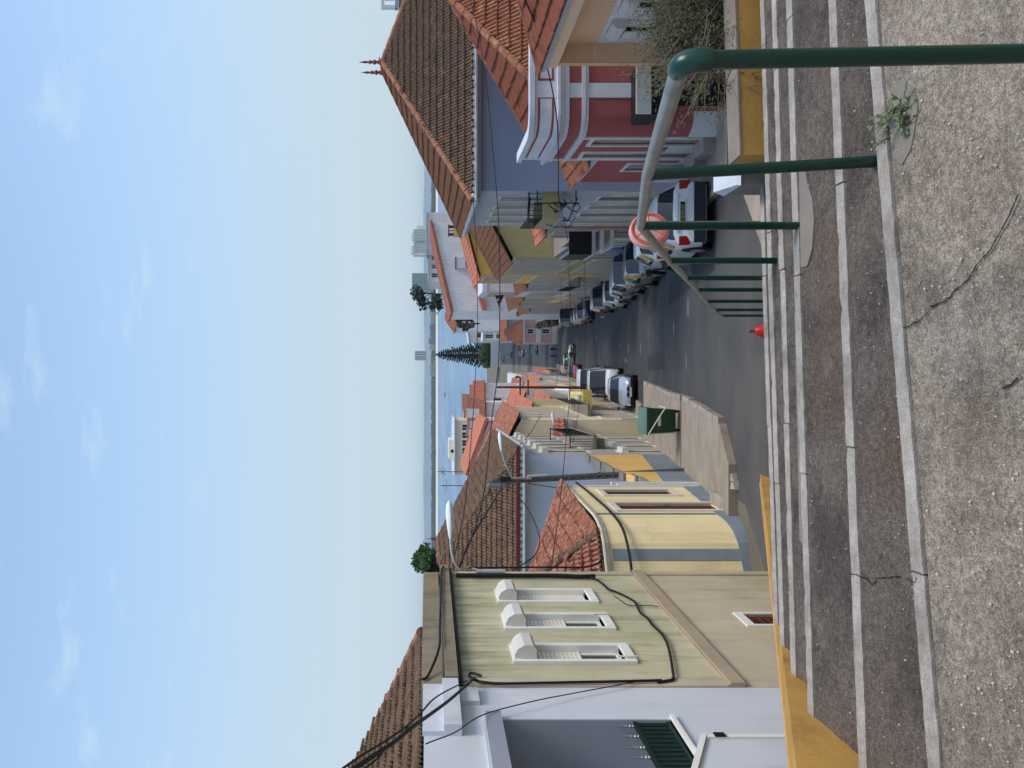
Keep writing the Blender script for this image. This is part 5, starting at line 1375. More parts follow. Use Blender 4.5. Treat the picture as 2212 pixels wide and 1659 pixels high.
def block(label, x0, x1, y, dep, zt, wall, zl=None, roof=None, rmat='tile_new', wins=(), name='house', cat='house', zb=None, fm='white_paint', group=BACK, rise=0.0, extra=None):
    """House seen from the front: x0-x1 wide at distance y. zl/zt: heights at left and right when the roofline slopes."""
    zl = zt if zl is None else zl; zb = gz(y) - 2 if zb is None else zb
    t = thing(name, label, cat, ((x0 + x1) / 2, y, zb), group)
    f = Fac((x0, y), (x1, y)); holes = []
    zm = min(zl, zt)
    for (n, z0, z1, w, sa, sb) in wins: holes += gen_windows(f, n, z0, z1, w, t, s0=sa, s1=sb)
    mb = MB(); f.wall(mb, zb, zm, holes, .2, back=False)
    if abs(zl - zt) > .01:
        if zl < zt: mb.face(((x0, y, zm), (x1, y, zm), (x1, y, zt)))
        else: mb.face(((x0, y, zm), (x1, y, zm), (x0, y, zl)))
    for xx, zz in ((x0, zl), (x1, zt)): mb.quad((xx, y, zb), (xx, y + dep, zb), (xx, y + dep, zz), (xx, y, zz))
    mb.quad((x0, y + dep, zb), (x1, y + dep, zb), (x1, y + dep, zt), (x0, y + dep, zl)); mb.build('wall', wall, t)
    for h in holes: f.window(t, h, .15, .08, fm, 'window_glass', True, 'white_paint' if wall != 'house_white' else 'stone_trim', .1)
    rb = MB()
    A, B, C, D = Vector((x0 - .3, y - .3, zl + .03)), Vector((x1 + .3, y - .3, zt + .03)), Vector((x1 + .3, y + dep, zt + .03)), Vector((x0 - .3, y + dep, zl + .03))
    if roof == 'slope':
        rb.hexa([A, B, C, D] + [p + Vector((0, 0, .22)) for p in (A, B, C, D)]); barrel_sheet(rb, [p + Vector((0, 0, .23)) for p in (A, D, C, B)], lift=.02); rb.build('roof', rmat, t)
    elif roof == 'hip':
        E = Vector(((x0 + x1) / 2 - (x1 - x0) * .1, y + dep / 2, zt + rise)); G = E + Vector(((x1 - x0) * .2, 0, 0))
        for fc in ((A, B, G, E), (B, C, G), (C, D, E, G), (D, A, E)): rb.face(fc); barrel_sheet(rb, fc)
        rb.build('roof', rmat, t)
    elif roof == 'shed':
        C2, D2 = C + Vector((0, 0, rise)), D + Vector((0, 0, rise)); rb.face((A, B, C2, D2)); barrel_sheet(rb, (A, B, C2, D2)); rb.build('roof', rmat, t)
        sb = MB(); sb.face(((x0, y, zl), (x0, y + dep, zl), (x0, y + dep, zl + rise))); sb.face(((x1, y, zt), (x1, y + dep, zt), (x1, y + dep, zt + rise))); sb.quad((x0, y + dep, zl), (x1, y + dep, zt), (x1, y + dep, zt + rise), (x0, y + dep, zl + rise)); sb.build('gable_wall', wall, t)
    else:
        rb.hexa([A, B, C, D] + [p + Vector((0, 0, .18)) for p in (A, B, C, D)]); rb.build('roof_slab', 'white_plaster', t)
    return t
def X_(u, d): return (u - U0) / F * d
def Z_(v, d): return -(v - V0) / F * d
def chim(t, x, y, z0, z1, w=.6, m='house_white', cap='tile_new'):
    b = MB(); b.box(x - w / 2, x + w / 2, y, y + w, z0, z1); c = b.build('chimney', m, t)
    b = MB(); b.box(x - w / 2 - .06, x + w / 2 + .06, y - .06, y + w + .06, z1, z1 + .12); b.build('cap', cap, c)

# behind on the right
d = 106
t = block('large white gabled house with red brown verge rising behind the mustard gable', X_(987, d), X_(1178, d), d, 14, Z_(934, d), 'house_white', Z_(979, d), 'slope', 'tile_oldred')
chim(t, X_(1090, d), d - .6, Z_(1005, d), Z_(985, d), 1.5, 'white_plaster', 'rust_pipe')
b = MB(); b.prism([at(990, 1042, d - 1.2), at(1124, 1002, d - 1.2), at(1126, 1010, d - 1.2), at(990, 1052, d - 1.2)], (0, 1.0, 0)); b.build('lower_roof', 'tile_new', t)
d = 130; block('flat topped pale block seen over the red brown verge', X_(1120, d), X_(1200, d), d, 10, Z_(922, d), 'house_pinkwhite')
d = 136; block('low white block with flat roof left of the pale block', X_(1050, d), X_(1118, d), d, 10, Z_(926, d), 'house_white', wins=((3, Z_(935, d) - 1.0, Z_(932, d), .8, .4, None),))
d = 215; t = block('white house with bracketed terrace and dark shutters left of the white gable', X_(945, d), X_(1010, d), d, 9, Z_(985, d), 'house_white', Z_(985, d), 'hip', 'tile_oldred', ((4, Z_(1020, d), Z_(993, d), 1.3, .4, None),), fm='black_metal', rise=3.0)
d = 150; t = block('long white gabled house with orange roof edge above the harbour', X_(994, d), X_(1049, d), d, 14, Z_(976, d), 'house_white', Z_(1003, d), 'slope', 'tile_new', ((1, Z_(1020, d), Z_(1006, d), .8, .3, 1.6),))
chim(t, X_(1000, d), d + 1, Z_(1006, d), Z_(991, d), .8); chim(t, X_(1012, d), d + 1, Z_(1000, d), Z_(985, d), .8)
d = 268; block('low white annex stepping down towards the water', X_(921, d), X_(996, d), d, 9, Z_(1004, d), 'house_pinkwhite', Z_(1014, d), None, wins=((1, Z_(1040, d), Z_(1030, d), 2.4, .8, 4.4),))
d = 250; block('grey apartment house with white framed windows and orange roof', X_(951, d), X_(1017, d), d, 8, Z_(1042, d), 'house_grey', None, 'shed', 'tile_new', ((3, Z_(1068, d), Z_(1048, d), 1.7, .6, None), (3, Z_(1096, d), Z_(1075, d), 1.7, .6, None)), rise=3.6)
d = 248; block('white apartment front with large windows beside the grey one', X_(925, d), X_(952, d), d, 8, Z_(1044, d), 'house_white', None, None, 'tile_new', ((2, Z_(1066, d), Z_(1048, d), 1.3, .3, None), (2, Z_(1092, d), Z_(1072, d), 1.3, .3, None)))
d = 180; block('small yellow house with tiny square windows under the cable arch', X_(1003, d), X_(1027, d), d, 7, Z_(1050, d), 'lemon_plaster', None, 'shed', 'tile_new', ((2, Z_(1064, d), Z_(1058, d), .4, .3, None),), rise=1.2)
d = 150
pkh = block('small pink house with orange hipped roof and white framed windows facing up the street', X_(919, d), X_(967, d), d, 7, Z_(1128, d), 'rose_plaster', None, 'hip', 'tile_new', ((1, Z_(1153, d), Z_(1139, d), .95, 1.2, 3.2), (1, Z_(1188, d), Z_(1171, d), .95, 1.2, 3.2)), rise=3.2, group=None)
b = MB(); b.box(X_(919, d) - .1, X_(967, d) + .1, d - .15, d, Z_(1134, d), Z_(1128, d)); b.box(X_(919, d), X_(967, d), d - .05, d, Z_(1168, d), Z_(1158, d)); b.build('string_course', 'white_paint', pkh)
b = MB(); b.box(X_(919, d), X_(967, d), d - .06, d, Z_(1203, d), Z_(1193, d)); b.build('base_band', 'stone_trim', pkh)
gi = Vector((0, 0, 0))
d = 172; block('half hidden brick ruin with broken roof behind the pink house', X_(925, d), X_(975, d), d, 6, Z_(1096, d), 'house_grey', None, 'shed', 'tile_oldred', rise=1.0)
# behind on the left
d = 84
t = block('pale grey house with bright orange roof behind the cream house', X_(742, d), X_(832, d), d, 10, Z_(1048, d), 'house_white', None, 'shed', 'tile_new', ((2, Z_(1085, d), Z_(1066, d), .8, .6, 3.2),), rise=.7)
d = 66
t = block('white gabled house with orange verge rising above the brown roof', X_(640, d), X_(748, d), d, 10, Z_(1056, d), 'house_pinkwhite', Z_(1012, d), 'slope', 'tile_new')
d = 76
t = block('house with corrugated orange roof and white chimneys', X_(668, d), X_(790, d), d, 14, Z_(1050, d), 'house_white', Z_(1050, d), 'shed', 'tile_oldred', rise=1.1)
for u, v0, v1 in ((766, 1036, 1005), (742, 1030, 1013), (724, 1030, 1010), (700, 1032, 1010), (676, 1035, 1012)):
    chim(t, X_(u, 80), 80, Z_(v0, 80) - .8, Z_(v1, 80), .9 if u in (766,) else .7)
d = 118
t = block('beige flat roofed apartment block with small rooftop cabin near the water', X_(634, d), X_(751, d), d, 12, Z_(984, d), 'house_beige', None, None, wins=((6, Z_(1014, d), Z_(998, d), 1.0, .6, None),))
b = MB(); b.box(X_(664, d), X_(707, d), d + 2, d + 7, Z_(984, d), Z_(970, d)); cb = b.build('roof_cabin', 'cream_paint', t)
b = MB(); b.box(X_(679, d), X_(685, d), d + 1.9, d + 2, Z_(981, d), Z_(975, d)); b.build('cabin_window', 'dark_void', cb)
for u in (748, 722, 640): b = MB(); b.tube([(X_(u, d), d + 1, Z_(984, d)), (X_(u, d), d + 1, Z_(975, d))], .12, 6); b.build('rooftop_pipe', 'white_paint', t)
d = 100; block('white house with red brown gable low on the left behind the terrace', X_(793, d), X_(828, d), d, 8, Z_(1038, d), 'house_pinkwhite', Z_(1052, d), 'slope', 'tile_new', ((2, Z_(1075, d), Z_(1055, d), .8, .2, None),), fm='red_paint')
d = 215; block('low pale warehouse by the shore on the left', X_(760, d), X_(826, d), d, 10, Z_(1034, d), 'house_beige', None, 'shed', 'tile_oldred', rise=2)
d = 240; block('brown roofed shed at the waterfront', X_(770, d), X_(806, d), d, 10, Z_(1012, d), 'house_grey', None, 'shed', 'tile_oldred', rise=1.5)
# aerial masts over the left roofs
for i, (u, v0, v1, dd_) in enumerate(((640, 1030, 945, 70), (610, 1005, 953, 62))):
    t = thing('roof_aerial', ('taller aerial mast with wire rosette above the brown roof', 'shorter aerial mast with cross arms above the brown roof')[i], 'aerial', at(u, v0, dd_))
    b = MB(); b.tube([at(u, v0 + 30, dd_), at(u, v1, dd_)], .035, 6); b.build('mast', 'rust_pipe', t)
    b = MB()
    for q in range(8 if i == 0 else 4):
        a = q * math.pi / (4 if i == 0 else 2); c = at(u, v1 + 12, dd_); b.tube([c, c + Vector((math.cos(a) * .5, .1, math.sin(a) * .5))], .02, 4)
    b.build('rods', 'grey_metal', t)

# ------------------------------------------------------------------ vehicles
def make_car(label, paint, kind='hatch', L=4.1, W=1.72, H=1.45, plate=None, rear=False, cat='car', group=None, bump=None):
    t = thing('parked_' + ('van' if kind == 'van' else 'car'), label, cat, (0, 0, 0), group)
    h = L / 2; w = W / 2
    S = {
     'hatch': [(-1.0, .36, .52, .60, .62, .5), (-.955, .24, .62, .70, .84, .7), (-.75, .20, .74, .84, .94, .82), (-.44, .19, .86, .95, .97, .84), (-.13, .19, .90, H - .04, .98, .70), (.1, .19, .91, H, .98, .72), (.14, .19, .91, H, .98, .72), (.52, .19, .93, H - .01, .98, .71), (.57, .19, .93, H - .015, .98, .71), (.80, .19, .95, H - .09, .97, .68), (.95, .22, .93, 1.02, .93, .80), (.985, .30, .74, .84, .90, .78), (1.0, .36, .62, .70, .86, .7)],
     'suv': [(-1.0, .42, .62, .72, .66, .55), (-.955, .30, .78, .88, .88, .74), (-.75, .26, .94, 1.03, .96, .85), (-.42, .25, 1.02, 1.10, .98, .86), (-.15, .25, 1.05, H - .04, .98, .76), (.1, .25, 1.06, H, .98, .77), (.14, .25, 1.06, H, .98, .77), (.52, .25, 1.08, H, .98, .76), (.57, .25, 1.08, H, .98, .76), (.86, .25, 1.10, H - .08, .98, .73), (.965, .28, 1.06, 1.15, .95, .84), (.99, .36, .86, .96, .92, .8), (1.0, .42, .7, .8, .88, .7)],
     'van': [(-1.0, .40, .62, .72, .72, .6), (-.965, .28, .84, .94, .92, .80), (-.80, .24, 1.02, 1.10, .97, .90), (-.72, .24, 1.06, 1.14, .98, .90), (-.45, .24, 1.10, H - .05, .98, .82), (-.2, .24, 1.10, H, .98, .84), (-.16, .24, 1.10, H, .98, .84), (.3, .24, 1.10, H, .98, .84), (.34, .24, 1.10, H, .98, .84), (.93, .24, 1.12, H - .03, .98, .83), (.985, .28, 1.10, 1.2, .96, .86), (1.0, .36, .8, .9, .94, .8)],
    }[kind]
    body, ws, rw_, sg = MB(), MB(), MB(), MB()
    rings = []
    for (fy_, zb, zt, zr, wf, wt) in S:
        y = fy_ * h; ww = w * wf; wr = w * wt
        half = [(0, zb), (ww * .88, zb), (ww * .99, zb + .10), (ww, (zb + zt) / 2 + .05), (ww * .97, zt - .02), (wr, zr - .05), (wr * .80, zr), (0, zr + .015)]
        rings.append([(x, y, z) for x, z in half])
    gh = [s[3] - s[2] > .3 for s in S]
    for a, b, ga, gb_, sa, sb in zip(rings, rings[1:], gh, gh[1:], S, S[1:]):
        for i in range(7):
            for sx in (1, -1):
                q = [(sx * x, y, z) for x, y, z in (a[i], a[i + 1], b[i + 1], b[i])]
                if sx < 0: q = q[::-1]
                tgt = body
                if ga != gb_ and i in (5, 6): tgt = ws if gb_ else rw_
                if ga and gb_ and i == 4 and abs(sb[0] - sa[0]) > .07: tgt = sg
                tgt.quad(*q)
    body.face([(x, y, z) for x, y, z in rings[0]] + [(-x, y, z) for x, y, z in rings[0][::-1][1:-1]])
    body.face(([(x, y, z) for x, y, z in rings[-1]] + [(-x, y, z) for x, y, z in rings[-1][::-1][1:-1]])[::-1])
    bo = body.build('body', paint, t, smooth=38)
    ws.build('windscreen', 'car_glass', t, smooth=30); rw_.build('rear_window', 'car_glass', t, smooth=30); sg.build('side_window', 'car_glass', t, smooth=30)
    zf = S[1][2]
    for sx in (1, -1):
        b = MB(); x0, x1 = sorted((sx * w * .42, sx * w * .84)); y0 = -h * .972
        b.hexa([(x0, y0 - .03, zf - .22), (x1, y0 + .06, zf - .20), (x1, y0 + .3, zf - .20), (x0, y0 + .3, zf - .22), (x0, y0 + .02, zf - .04), (x1, y0 + .12, zf - .02), (x1, y0 + .34, zf - .02), (x0, y0 + .34, zf - .04)]); b.build('headlight', 'lamp_glass', t)
        b = MB(); zt = S[-3][2]; x0, x1 = sorted((sx * w * .70, sx * w * .95)); b.box(x0, x1, h * .93, h * .995, zt - .30, zt - .04); b.build('taillight', 'tail_red', t)
        b = MB(); ym = S[3][0] * h + .15; b.hexa([(sx * (w + .02), ym, S[3][2] - .0), (sx * (w + .20), ym, S[3][2] + .02), (sx * (w + .20), ym + .1, S[3][2] + .02), (sx * (w + .02), ym + .1, S[3][2]), (sx * (w + .04), ym, S[3][2] + .15), (sx * (w + .19), ym, S[3][2] + .15), (sx * (w + .19), ym + .09, S[3][2] + .15), (sx * (w + .04), ym + .09, S[3][2] + .15)]); b.build('wing_mirror', 'car_plastic', t)
    bm_ = bump or 'car_plastic'
    b = MB(); b.box(-w * .5, w * .5, -h * 1.004, -h * .93, zf - .24, zf - .06); b.build('grille', 'car_plastic', t)
    b = MB(); b.hexa([(-w * .80, -h * .99, .22), (w * .80, -h * .99, .22), (w * .92, -h * .88, .22), (-w * .92, -h * .88, .22), (-w * .76, -h * 1.012, .42), (w * .76, -h * 1.012, .42), (w * .93, -h * .88, .42), (-w * .93, -h * .88, .42)]); b.build('front_bumper', bm_, t)
    b = MB(); b.hexa([(-w * .94, h * .88, .26), (w * .94, h * .88, .26), (w * .86, h * 1.01, .26), (-w * .86, h * 1.01, .26), (-w * .95, h * .88, .54), (w * .95, h * .88, .54), (w * .88, h * 1.025, .54), (-w * .88, h * 1.025, .54)]); b.build('rear_bumper', bm_, t)
    for sy in (-1, 1):
        b = MB(); y = sy * h * 1.016; b.box(-.26, .26, min(y, y + sy * .012), max(y, y + sy * .012), .36 if sy < 0 else .56, .47 if sy < 0 else .67); b.build('number_plate', 'plate_white', t)
    for sy in (-.62, .62):
        for sx in (1, -1):
            b = MB(); b.lathe([(.30, 0), (.325, .03), (.325, .17), (.30, .20)], (sx * (w + .012), sy * h, .32), 18, 0, (-sx, 0, 0)); wh_ = b.build('wheel', 'rubber', t, smooth=50)
            b = MB(); b.lathe([(.20, .0), (.19, -.012), (.06, -.02), (.05, -.03)], (sx * (w + .012), sy * h, .32), 14, 0, (-sx, 0, 0)); b.build('rim', 'steel', wh_)
            b = MB(); b.lathe([(.39, 0), (.39, .02)], (sx * (w * .985), sy * h, .35), 18, 0, (-sx, 0, 0)); b.build('wheel_arch', 'car_plastic', t)
    return t
def place(t, x, y, rear=False, yaw=0.0):
    a, b = gz(y - 1.3), gz(y + 1.3); pitch = math.atan2(b - a, 2.6)
    t.location = (x, y, (a + b) / 2 + .0)
    m = Matrix.Rotation(pitch, 3, 'X') @ Matrix.Rotation(math.pi if rear else 0, 3, 'Z') @ Matrix.Rotation(R(yaw), 3, 'Z')
    t.rotation_euler = m.to_euler()
PARK = 'cars parked along the street'
op_ = make_car('old white hatchback seen from behind with dark blue bumper and black number plate', 'paint_white', 'hatch', 4.15, 1.70, 1.46, bump='bumper_blue', group=PARK)
for ch in [c for c in op_.children if c.name.startswith('number_plate')]:
    if ch.data.vertices[0].co.y > 0: ch.data.materials[0] = MATS['plate_black']
b = MB(); b.box(-.36, .36, 2.06, 2.10, .74, .90); b.build('tailgate_recess', 'paint_white', op_)
b = MB(); b.box(-.26, .26, 2.101, 2.112, .76, .87); rp_ = b.build('rear_plate', 'plate_black', op_)
b = MB(); b.box(-.5, .5, 2.04, 2.10, .92, .97); b.build('tailgate_trim', 'paint_white', op_)
def text(body, loc, size, m, parent, rot, name='lettering'):
    c = bpy.data.curves.new(name, 'FONT'); c.body = body; c.size = size; c.align_x = 'CENTER'; c.align_y = 'CENTER'; c.extrude = .002
    o = bpy.data.objects.new(name, c); dg = None
    COL.objects.link(o); bpy.context.view_layer.update()
    me = bpy.data.meshes.new_from_object(o.evaluated_get(bpy.context.evaluated_depsgraph_get()))
    bpy.data.objects.remove(o); me.materials.clear(); me.materials.append(MATS[m])
    o = bpy.data.objects.new(name, me); COL.objects.link(o); o.parent = parent; o.location = loc; o.rotation_euler = rot
    return o
text('UJ-03-53', (0, 2.1145, .815), .105, 'plate_text', rp_, (R(90), 0, R(180)))
for ch in [c for c in op_.children if c.name.startswith('number_plate') and c.data.vertices[0].co.y > 0]: bpy.data.objects.remove(ch)
place(op_, 4.35, 21.2, True, -1)
place(make_car('small white hatchback with red tail light parked ahead of the old white hatchback', 'paint_white', 'hatch', 3.8, 1.65, 1.48, group=PARK), 4.85, 26.2, True, -2)
place(make_car('low black car parked nose towards the steps behind the white hatchbacks', 'paint_black', 'hatch', 4.3, 1.76, 1.44, group=PARK), 5.1, 31.4, False, 2)
place(make_car('steel grey people carrier with large bluish windscreen facing up the street', 'paint_steel', 'suv', 4.4, 1.82, 1.64, group=PARK), 5.5, 37.4, False, 2)
place(make_car('silver car parked right behind the steel grey people carrier', 'paint_silver', 'hatch', 4.2, 1.74, 1.48, group=PARK), 5.7, 42.6, False, 2)
place(make_car('white car with its rounded front corner standing out in the right row', 'paint_white', 'hatch', 4.0, 1.74, 1.50, group=PARK), 5.75, 47.8, False, 2)
place(make_car('black people carrier with mirror sticking out at the end of the near right row', 'paint_black', 'suv', 4.6, 1.86, 1.72, group=PARK), 6.35, 56.5, False, 2)
place(make_car('dark green black car heading the second right row', 'paint_black', 'suv', 4.3, 1.8, 1.58, group=PARK), 6.9, 73.5, False, 3)
place(make_car('white car second in the far right row', 'paint_white', 'hatch', 4.2, 1.75, 1.48, group=PARK), 7.2, 79.5, False, 3)
place(make_car('dark red car third in the far right row', 'paint_red', 'hatch', 4.2, 1.72, 1.45, group=PARK), 7.5, 85.0, False, 3)
place(make_car('tall navy van at the far end of the right row', 'paint_navy', 'van', 5.0, 1.95, 2.35, cat='van', group=PARK), 8.2, 94.0, False, 3)
sv_ = make_car('silver sporty car with twin kidney grille parked left in front of the white van', 'paint_silver', 'hatch', 4.4, 1.80, 1.42, group=PARK)
for ch in list(sv_.children):
    if ch.name.startswith('grille'): bpy.data.objects.remove(ch)
for sx in (-1, 1):
    b = MB(); x = sx * .155; pts = [(x - .12, .46), (x - .135, .54), (x - .09, .62), (x + .09, .62), (x + .135, .54), (x + .12, .46)]; b.prism([(px_, -2.215, z) for px_, z in pts], (0, .08, 0)); b.build('kidney_grille', 'car_plastic', sv_)
    b = MB(); b.prism([(sx * (.42 + (q[0])), -2.195, q[1]) for q in ((0, .25), (.04, .38), (.34, .40), (.36, .27))], (0, .1, 0)); b.build('air_intake', 'car_plastic', sv_)
place(sv_, -.36, 44.6, False, -2)
vn = make_car('white delivery van with large dark windscreen parked behind the silver car on the left', 'paint_white', 'van', 4.9, 1.86, 2.2, cat='van', group=PARK)
place(vn, .16, 53.0, False, -2)
place(make_car('second white van half hidden behind the first one', 'paint_white', 'van', 5.0, 1.9, 2.45, cat='van', group=PARK), .35, 59.5, False, -2)
place(make_car('dark red car parked on the left further down', 'paint_red', 'hatch', 4.2, 1.74, 1.46, group=PARK), 1.45, 90.5, False, -3)
place(make_car('pale green grey car standing crosswise at the far left kerb', 'paint_green', 'hatch', 4.1, 1.7, 1.46, group=PARK), 3.5, 101.5, False, 40)
far_lab = ['navy blue car far down the street beside the hedge', 'black car behind the navy one far down the street', 'dark grey car third in the far line below the pink house', 'dark car nearest the pink house in the far line']
for i, (x, y, p) in enumerate(((X_(882, 318), 318, 'paint_navy'), (X_(893, 282), 282, 'paint_black'), (X_(896, 240), 240, 'paint_grey'), (X_(903, 200), 200, 'paint_black'))):
    place(make_car(far_lab[i], p, 'hatch', group=PARK), x, y, False, 3)
for i, (u, v) in enumerate(((889, 1163), (885, 1171), (868, 1166), (893, 1150))):
    pass

# ------------------------------------------------------------------ street furniture
up_ = thing('utility_pole', 'tall concrete utility pole with rungs and transformer boxes on the left pavement', 'utility pole', at(641, 1489, 23.7))
pb, ptop = at(641, 1489, 23.7), at(618, 1062, 23.7)
mb = MB(); ax = (ptop - pb); 
def polept(f_, dx=0, dy=0): return pb + ax * f_ + Vector((dx, dy, 0))
for dx in (-.10, .06): 
    mb.hexa([polept(0, dx, -.05), polept(0, dx + .05, -.05), polept(0, dx + .05, .06), polept(0, dx, .06), polept(1, dx * .75, -.04), polept(1, dx * .75 + .045, -.04), polept(1, dx * .75 + .045, .05), polept(1, dx * .75, .05)])
mb.build('flange', 'pole_concrete', up_)
mb = MB(); mb.hexa([polept(0, -.04, -.01), polept(0, .045, -.01), polept(0, .045, .02), polept(0, -.04, .02), polept(1, -.03, -.01), polept(1, .035, -.01), polept(1, .035, .02), polept(1, -.03, .02)]); mb.build('web', 'pole_concrete', up_)
for i in range(22):
    f_ = .03 + .044 * i; b = MB(); p = polept(f_); b.box(p.x - .045, p.x + .05, p.y - .055, p.y - .012, p.z, p.z + .05); b.build('rung', 'pole_concrete', up_)
for i, (dx, f_, w_, h_) in enumerate(((-.12, .97, .14, .55), (.08, .93, .13, .32))):
    b = MB(); p = polept(f_, dx, -.05); b.lathe([(w_ * .4, 0), (w_ * .5, .05), (w_ * .5, h_), (w_ * .3, h_ + .06)], p - Vector((0, 0, h_ * .5)), 10); b.build('cable_box', 'black_metal' if i else 'grey_metal', up_)
def lamp(t, pipe, head, hd, r=.028):
    b = MB(); b.tube(pipe, r, 8); b.build('lamp_arm', 'gutter_metal', t, smooth=50)
    b = MB(); hd = Vector(hd).normalized(); L = .62
    b.lathe([(.03, 0), (.06, .06), (.10, .25), (.12, .42), (.09, .56), (.02, .62)], head, 10, 0, hd)
    for i, v in enumerate(b.v):
        q = Vector(v); b.v[i] = (q.x, q.y, head.z + (q.z - head.z) * .55)
    o = b.build('lamp_head', 'lamp_shell', t, smooth=50)
    b = MB(); c = head + hd * .36 - Vector((0, 0, .062)); b.lathe([(.08, 0), (.06, -.03), (.01, -.04)], c, 10); b.build('lamp_glass', 'lamp_glass', o)
b_ = polept(.80, .05, -.06)
lamp(up_, [b_, polept(.9, .1, -.15), at(640, 1100, 23.2), at(660, 1091, 23.0), at(682, 1084, 22.9)], at(684, 1083, 22.9), (1, -.1, .18))
b = MB(); b.tube([polept(.72, .12, -.05), polept(.82, .12, -.05)], .04, 8); b.build('lamp_bracket', 'gutter_metal', up_)
sl_ = thing('street_lamp', 'grey street lamp on a curved pipe fixed to the corner of the olive building', 'street lamp', gw(416, 1040, .1))
lamp(sl_, [gw(416, 1086, .08), gw(416, 1035, .08), gw(418, 1012, .12), at(428, 992, 12.4), at(447, 980, 12.4), at(470, 975, 12.4), at(496, 973, 12.4)], at(494, 973, 12.4), (1, .1, .06), .022)
b = MB(); b.tube([gw(416, 1090, .07), gw(416, 1030, .07)], .035, 8); b.build('wall_pipe', 'gutter_metal', sl_)
lp = thing('street_lamp', 'small far street lamp sticking out over the cream house beyond the white one', 'street lamp', at(742, 1200, 38))
lamp(lp, [at(728, 1215, 38), at(734, 1200, 37.5), at(742, 1196, 37.2)], at(742, 1196, 37.2), (1, -.2, .3), .03)
p2 = thing('utility_pole', 'thin dark electricity pole with crossarms half way down the left side', 'utility pole', (XL(58) + .9, 58, gz(58)))
x = XL(58) + .9; b = MB(); b.tube([(x, 58, gz(58) - .2), (x + .05, 58, -5.2)], [.12, .08], 8); b.build('shaft', 'rust_pipe', p2)
b = MB(); b.box(x - .7, x + .8, 57.9, 58, -7.0, -6.9); b.box(x - .5, x + .6, 57.9, 58, -7.6, -7.5); b.build('crossarm', 'rust_pipe', p2)
for i in range(4):
    b = MB(); b.lathe([(.04, 0), (.07, .05), (.04, .09), (.06, .13), (.02, .18)], (x - .6 + i * .42, 57.95, -6.9), 8); b.build('insulator', 'white_paint', p2)

tm = thing('traffic_mirror', 'back of a round salmon pink plastic traffic mirror on a thin grey pole', 'traffic mirror', (2.93, 14, gz(14)))
c = at(1160, 1402, 14.0); n_ = Vector((.30, -.93, .22)).normalized()
b = MB(); b.lathe([(.345, 0), (.36, -.02), (.345, .06), (.30, .085), (.05, .10), (.01, .10)], c, 28, 0, n_); b.build('mirror_back', 'mirror_plastic', tm, smooth=40)
b = MB(); b.lathe([(.30, .085), (.315, .088), (.318, .097), (.30, .10), (.286, .097), (.288, .088)], c, 28, 0, n_); b.build('raised_ring', 'mirror_rim', tm)
s_ = n_.orthogonal().normalized(); t_ = n_.cross(s_)
for i in range(6):
    a = i * math.pi / 3 + .3; dv = s_ * math.cos(a) + t_ * math.sin(a); b = MB(); b.tube([c + n_ * .093 + dv * .07, c + n_ * .09 + dv * .29], .008, 5); b.build('rib', 'mirror_rim', tm)
b = MB(); b.lathe([(.34, -.02), (.25, -.05), (.01, -.07)], c, 24, 0, n_); b.build('mirror_face', 'steel', tm)
px_ = at(1179, 1400, 13.85)
b = MB(); b.tube([(px_.x, px_.y, gz(14) - .1), (px_.x - .0, px_.y, c.z + .28)], .024, 10); b.build('pole', 'grey_metal', tm)
for dz in (.06, -.1): b = MB(); b.tube([(px_.x, px_.y, c.z + dz), c + n_ * .06 + Vector((0, 0, dz))], .018, 6); b.build('clamp', 'steel', tm)

wb = thing('waste_container', 'dark green wheeled waste container with grey lid and diagonal lifting bar on the pavement', 'bin', (-1.18, 24.9, gz(24.9) + .15))
g0 = gz(24.9) + .15; x = -1.18; y = 24.9
b = MB(); b.hexa([(x - .36, y - .3, g0 + .2), (x + .36, y - .3, g0 + .2), (x + .36, y + .3, g0 + .2), (x - .36, y + .3, g0 + .2), (x - .42, y - .42, g0 + 1.16), (x + .42, y - .42, g0 + 1.16), (x + .42, y + .42, g0 + 1.16), (x - .42, y + .42, g0 + 1.16)]); b.build('body', 'bin_green', wb)
b = MB(); b.box(x - .44, x + .44, y - .45, y + .44, g0 + 1.10, g0 + 1.17); b.build('rim', 'bin_green', wb)
b = MB()
for i in range(6):
    a0, a1 = math.pi * i / 6, math.pi * (i + 1) / 6
    p0 = (y - .45 * math.cos(a0), g0 + 1.172 + .1 * math.sin(a0)); p1 = (y - .45 * math.cos(a1), g0 + 1.172 + .1 * math.sin(a1))
    b.quad((x - .43, p0[0], p0[1]), (x + .43, p0[0], p0[1]), (x + .43, p1[0], p1[1]), (x - .43, p1[0], p1[1]))
for xx in (x - .43, x + .43): b.face([(xx, y - .45 * math.cos(math.pi * i / 6), g0 + 1.172 + .1 * math.sin(math.pi * i / 6)) for i in range(7)])
b.build('lid', 'bin_lid', wb)
b = MB(); b.tube([(x - .43, y - .46, g0 + 1.12), (x - .0, y - .47, g0 + .86), (x + .43, y - .46, g0 + .58)], .02, 6); b.build('lifting_bar', 'label_white', wb)
b = MB(); b.tube([(x + .43, y - .45, g0 + .58), (x + .45, y + .1, g0 + .62)], .02, 6); b.build('lifting_arm', 'label_white', wb)
b = MB(); b.hexa([(x - .16, y - .392, g0 + .70), (x + .14, y - .392, g0 + .70), (x + .14, y - .38, g0 + .70), (x - .16, y - .38, g0 + .70), (x - .16, y - .408, g0 + .80), (x + .14, y - .408, g0 + .80), (x + .14, y - .39, g0 + .80), (x - .16, y - .39, g0 + .80)]); b.build('label', 'label_white', wb)
b = MB(); b.tube([(x - .38, y - .3, g0 + .22), (x - .42, y - .43, g0 + 1.12)], .018, 6); b.build('edge_strip', 'label_white', wb)
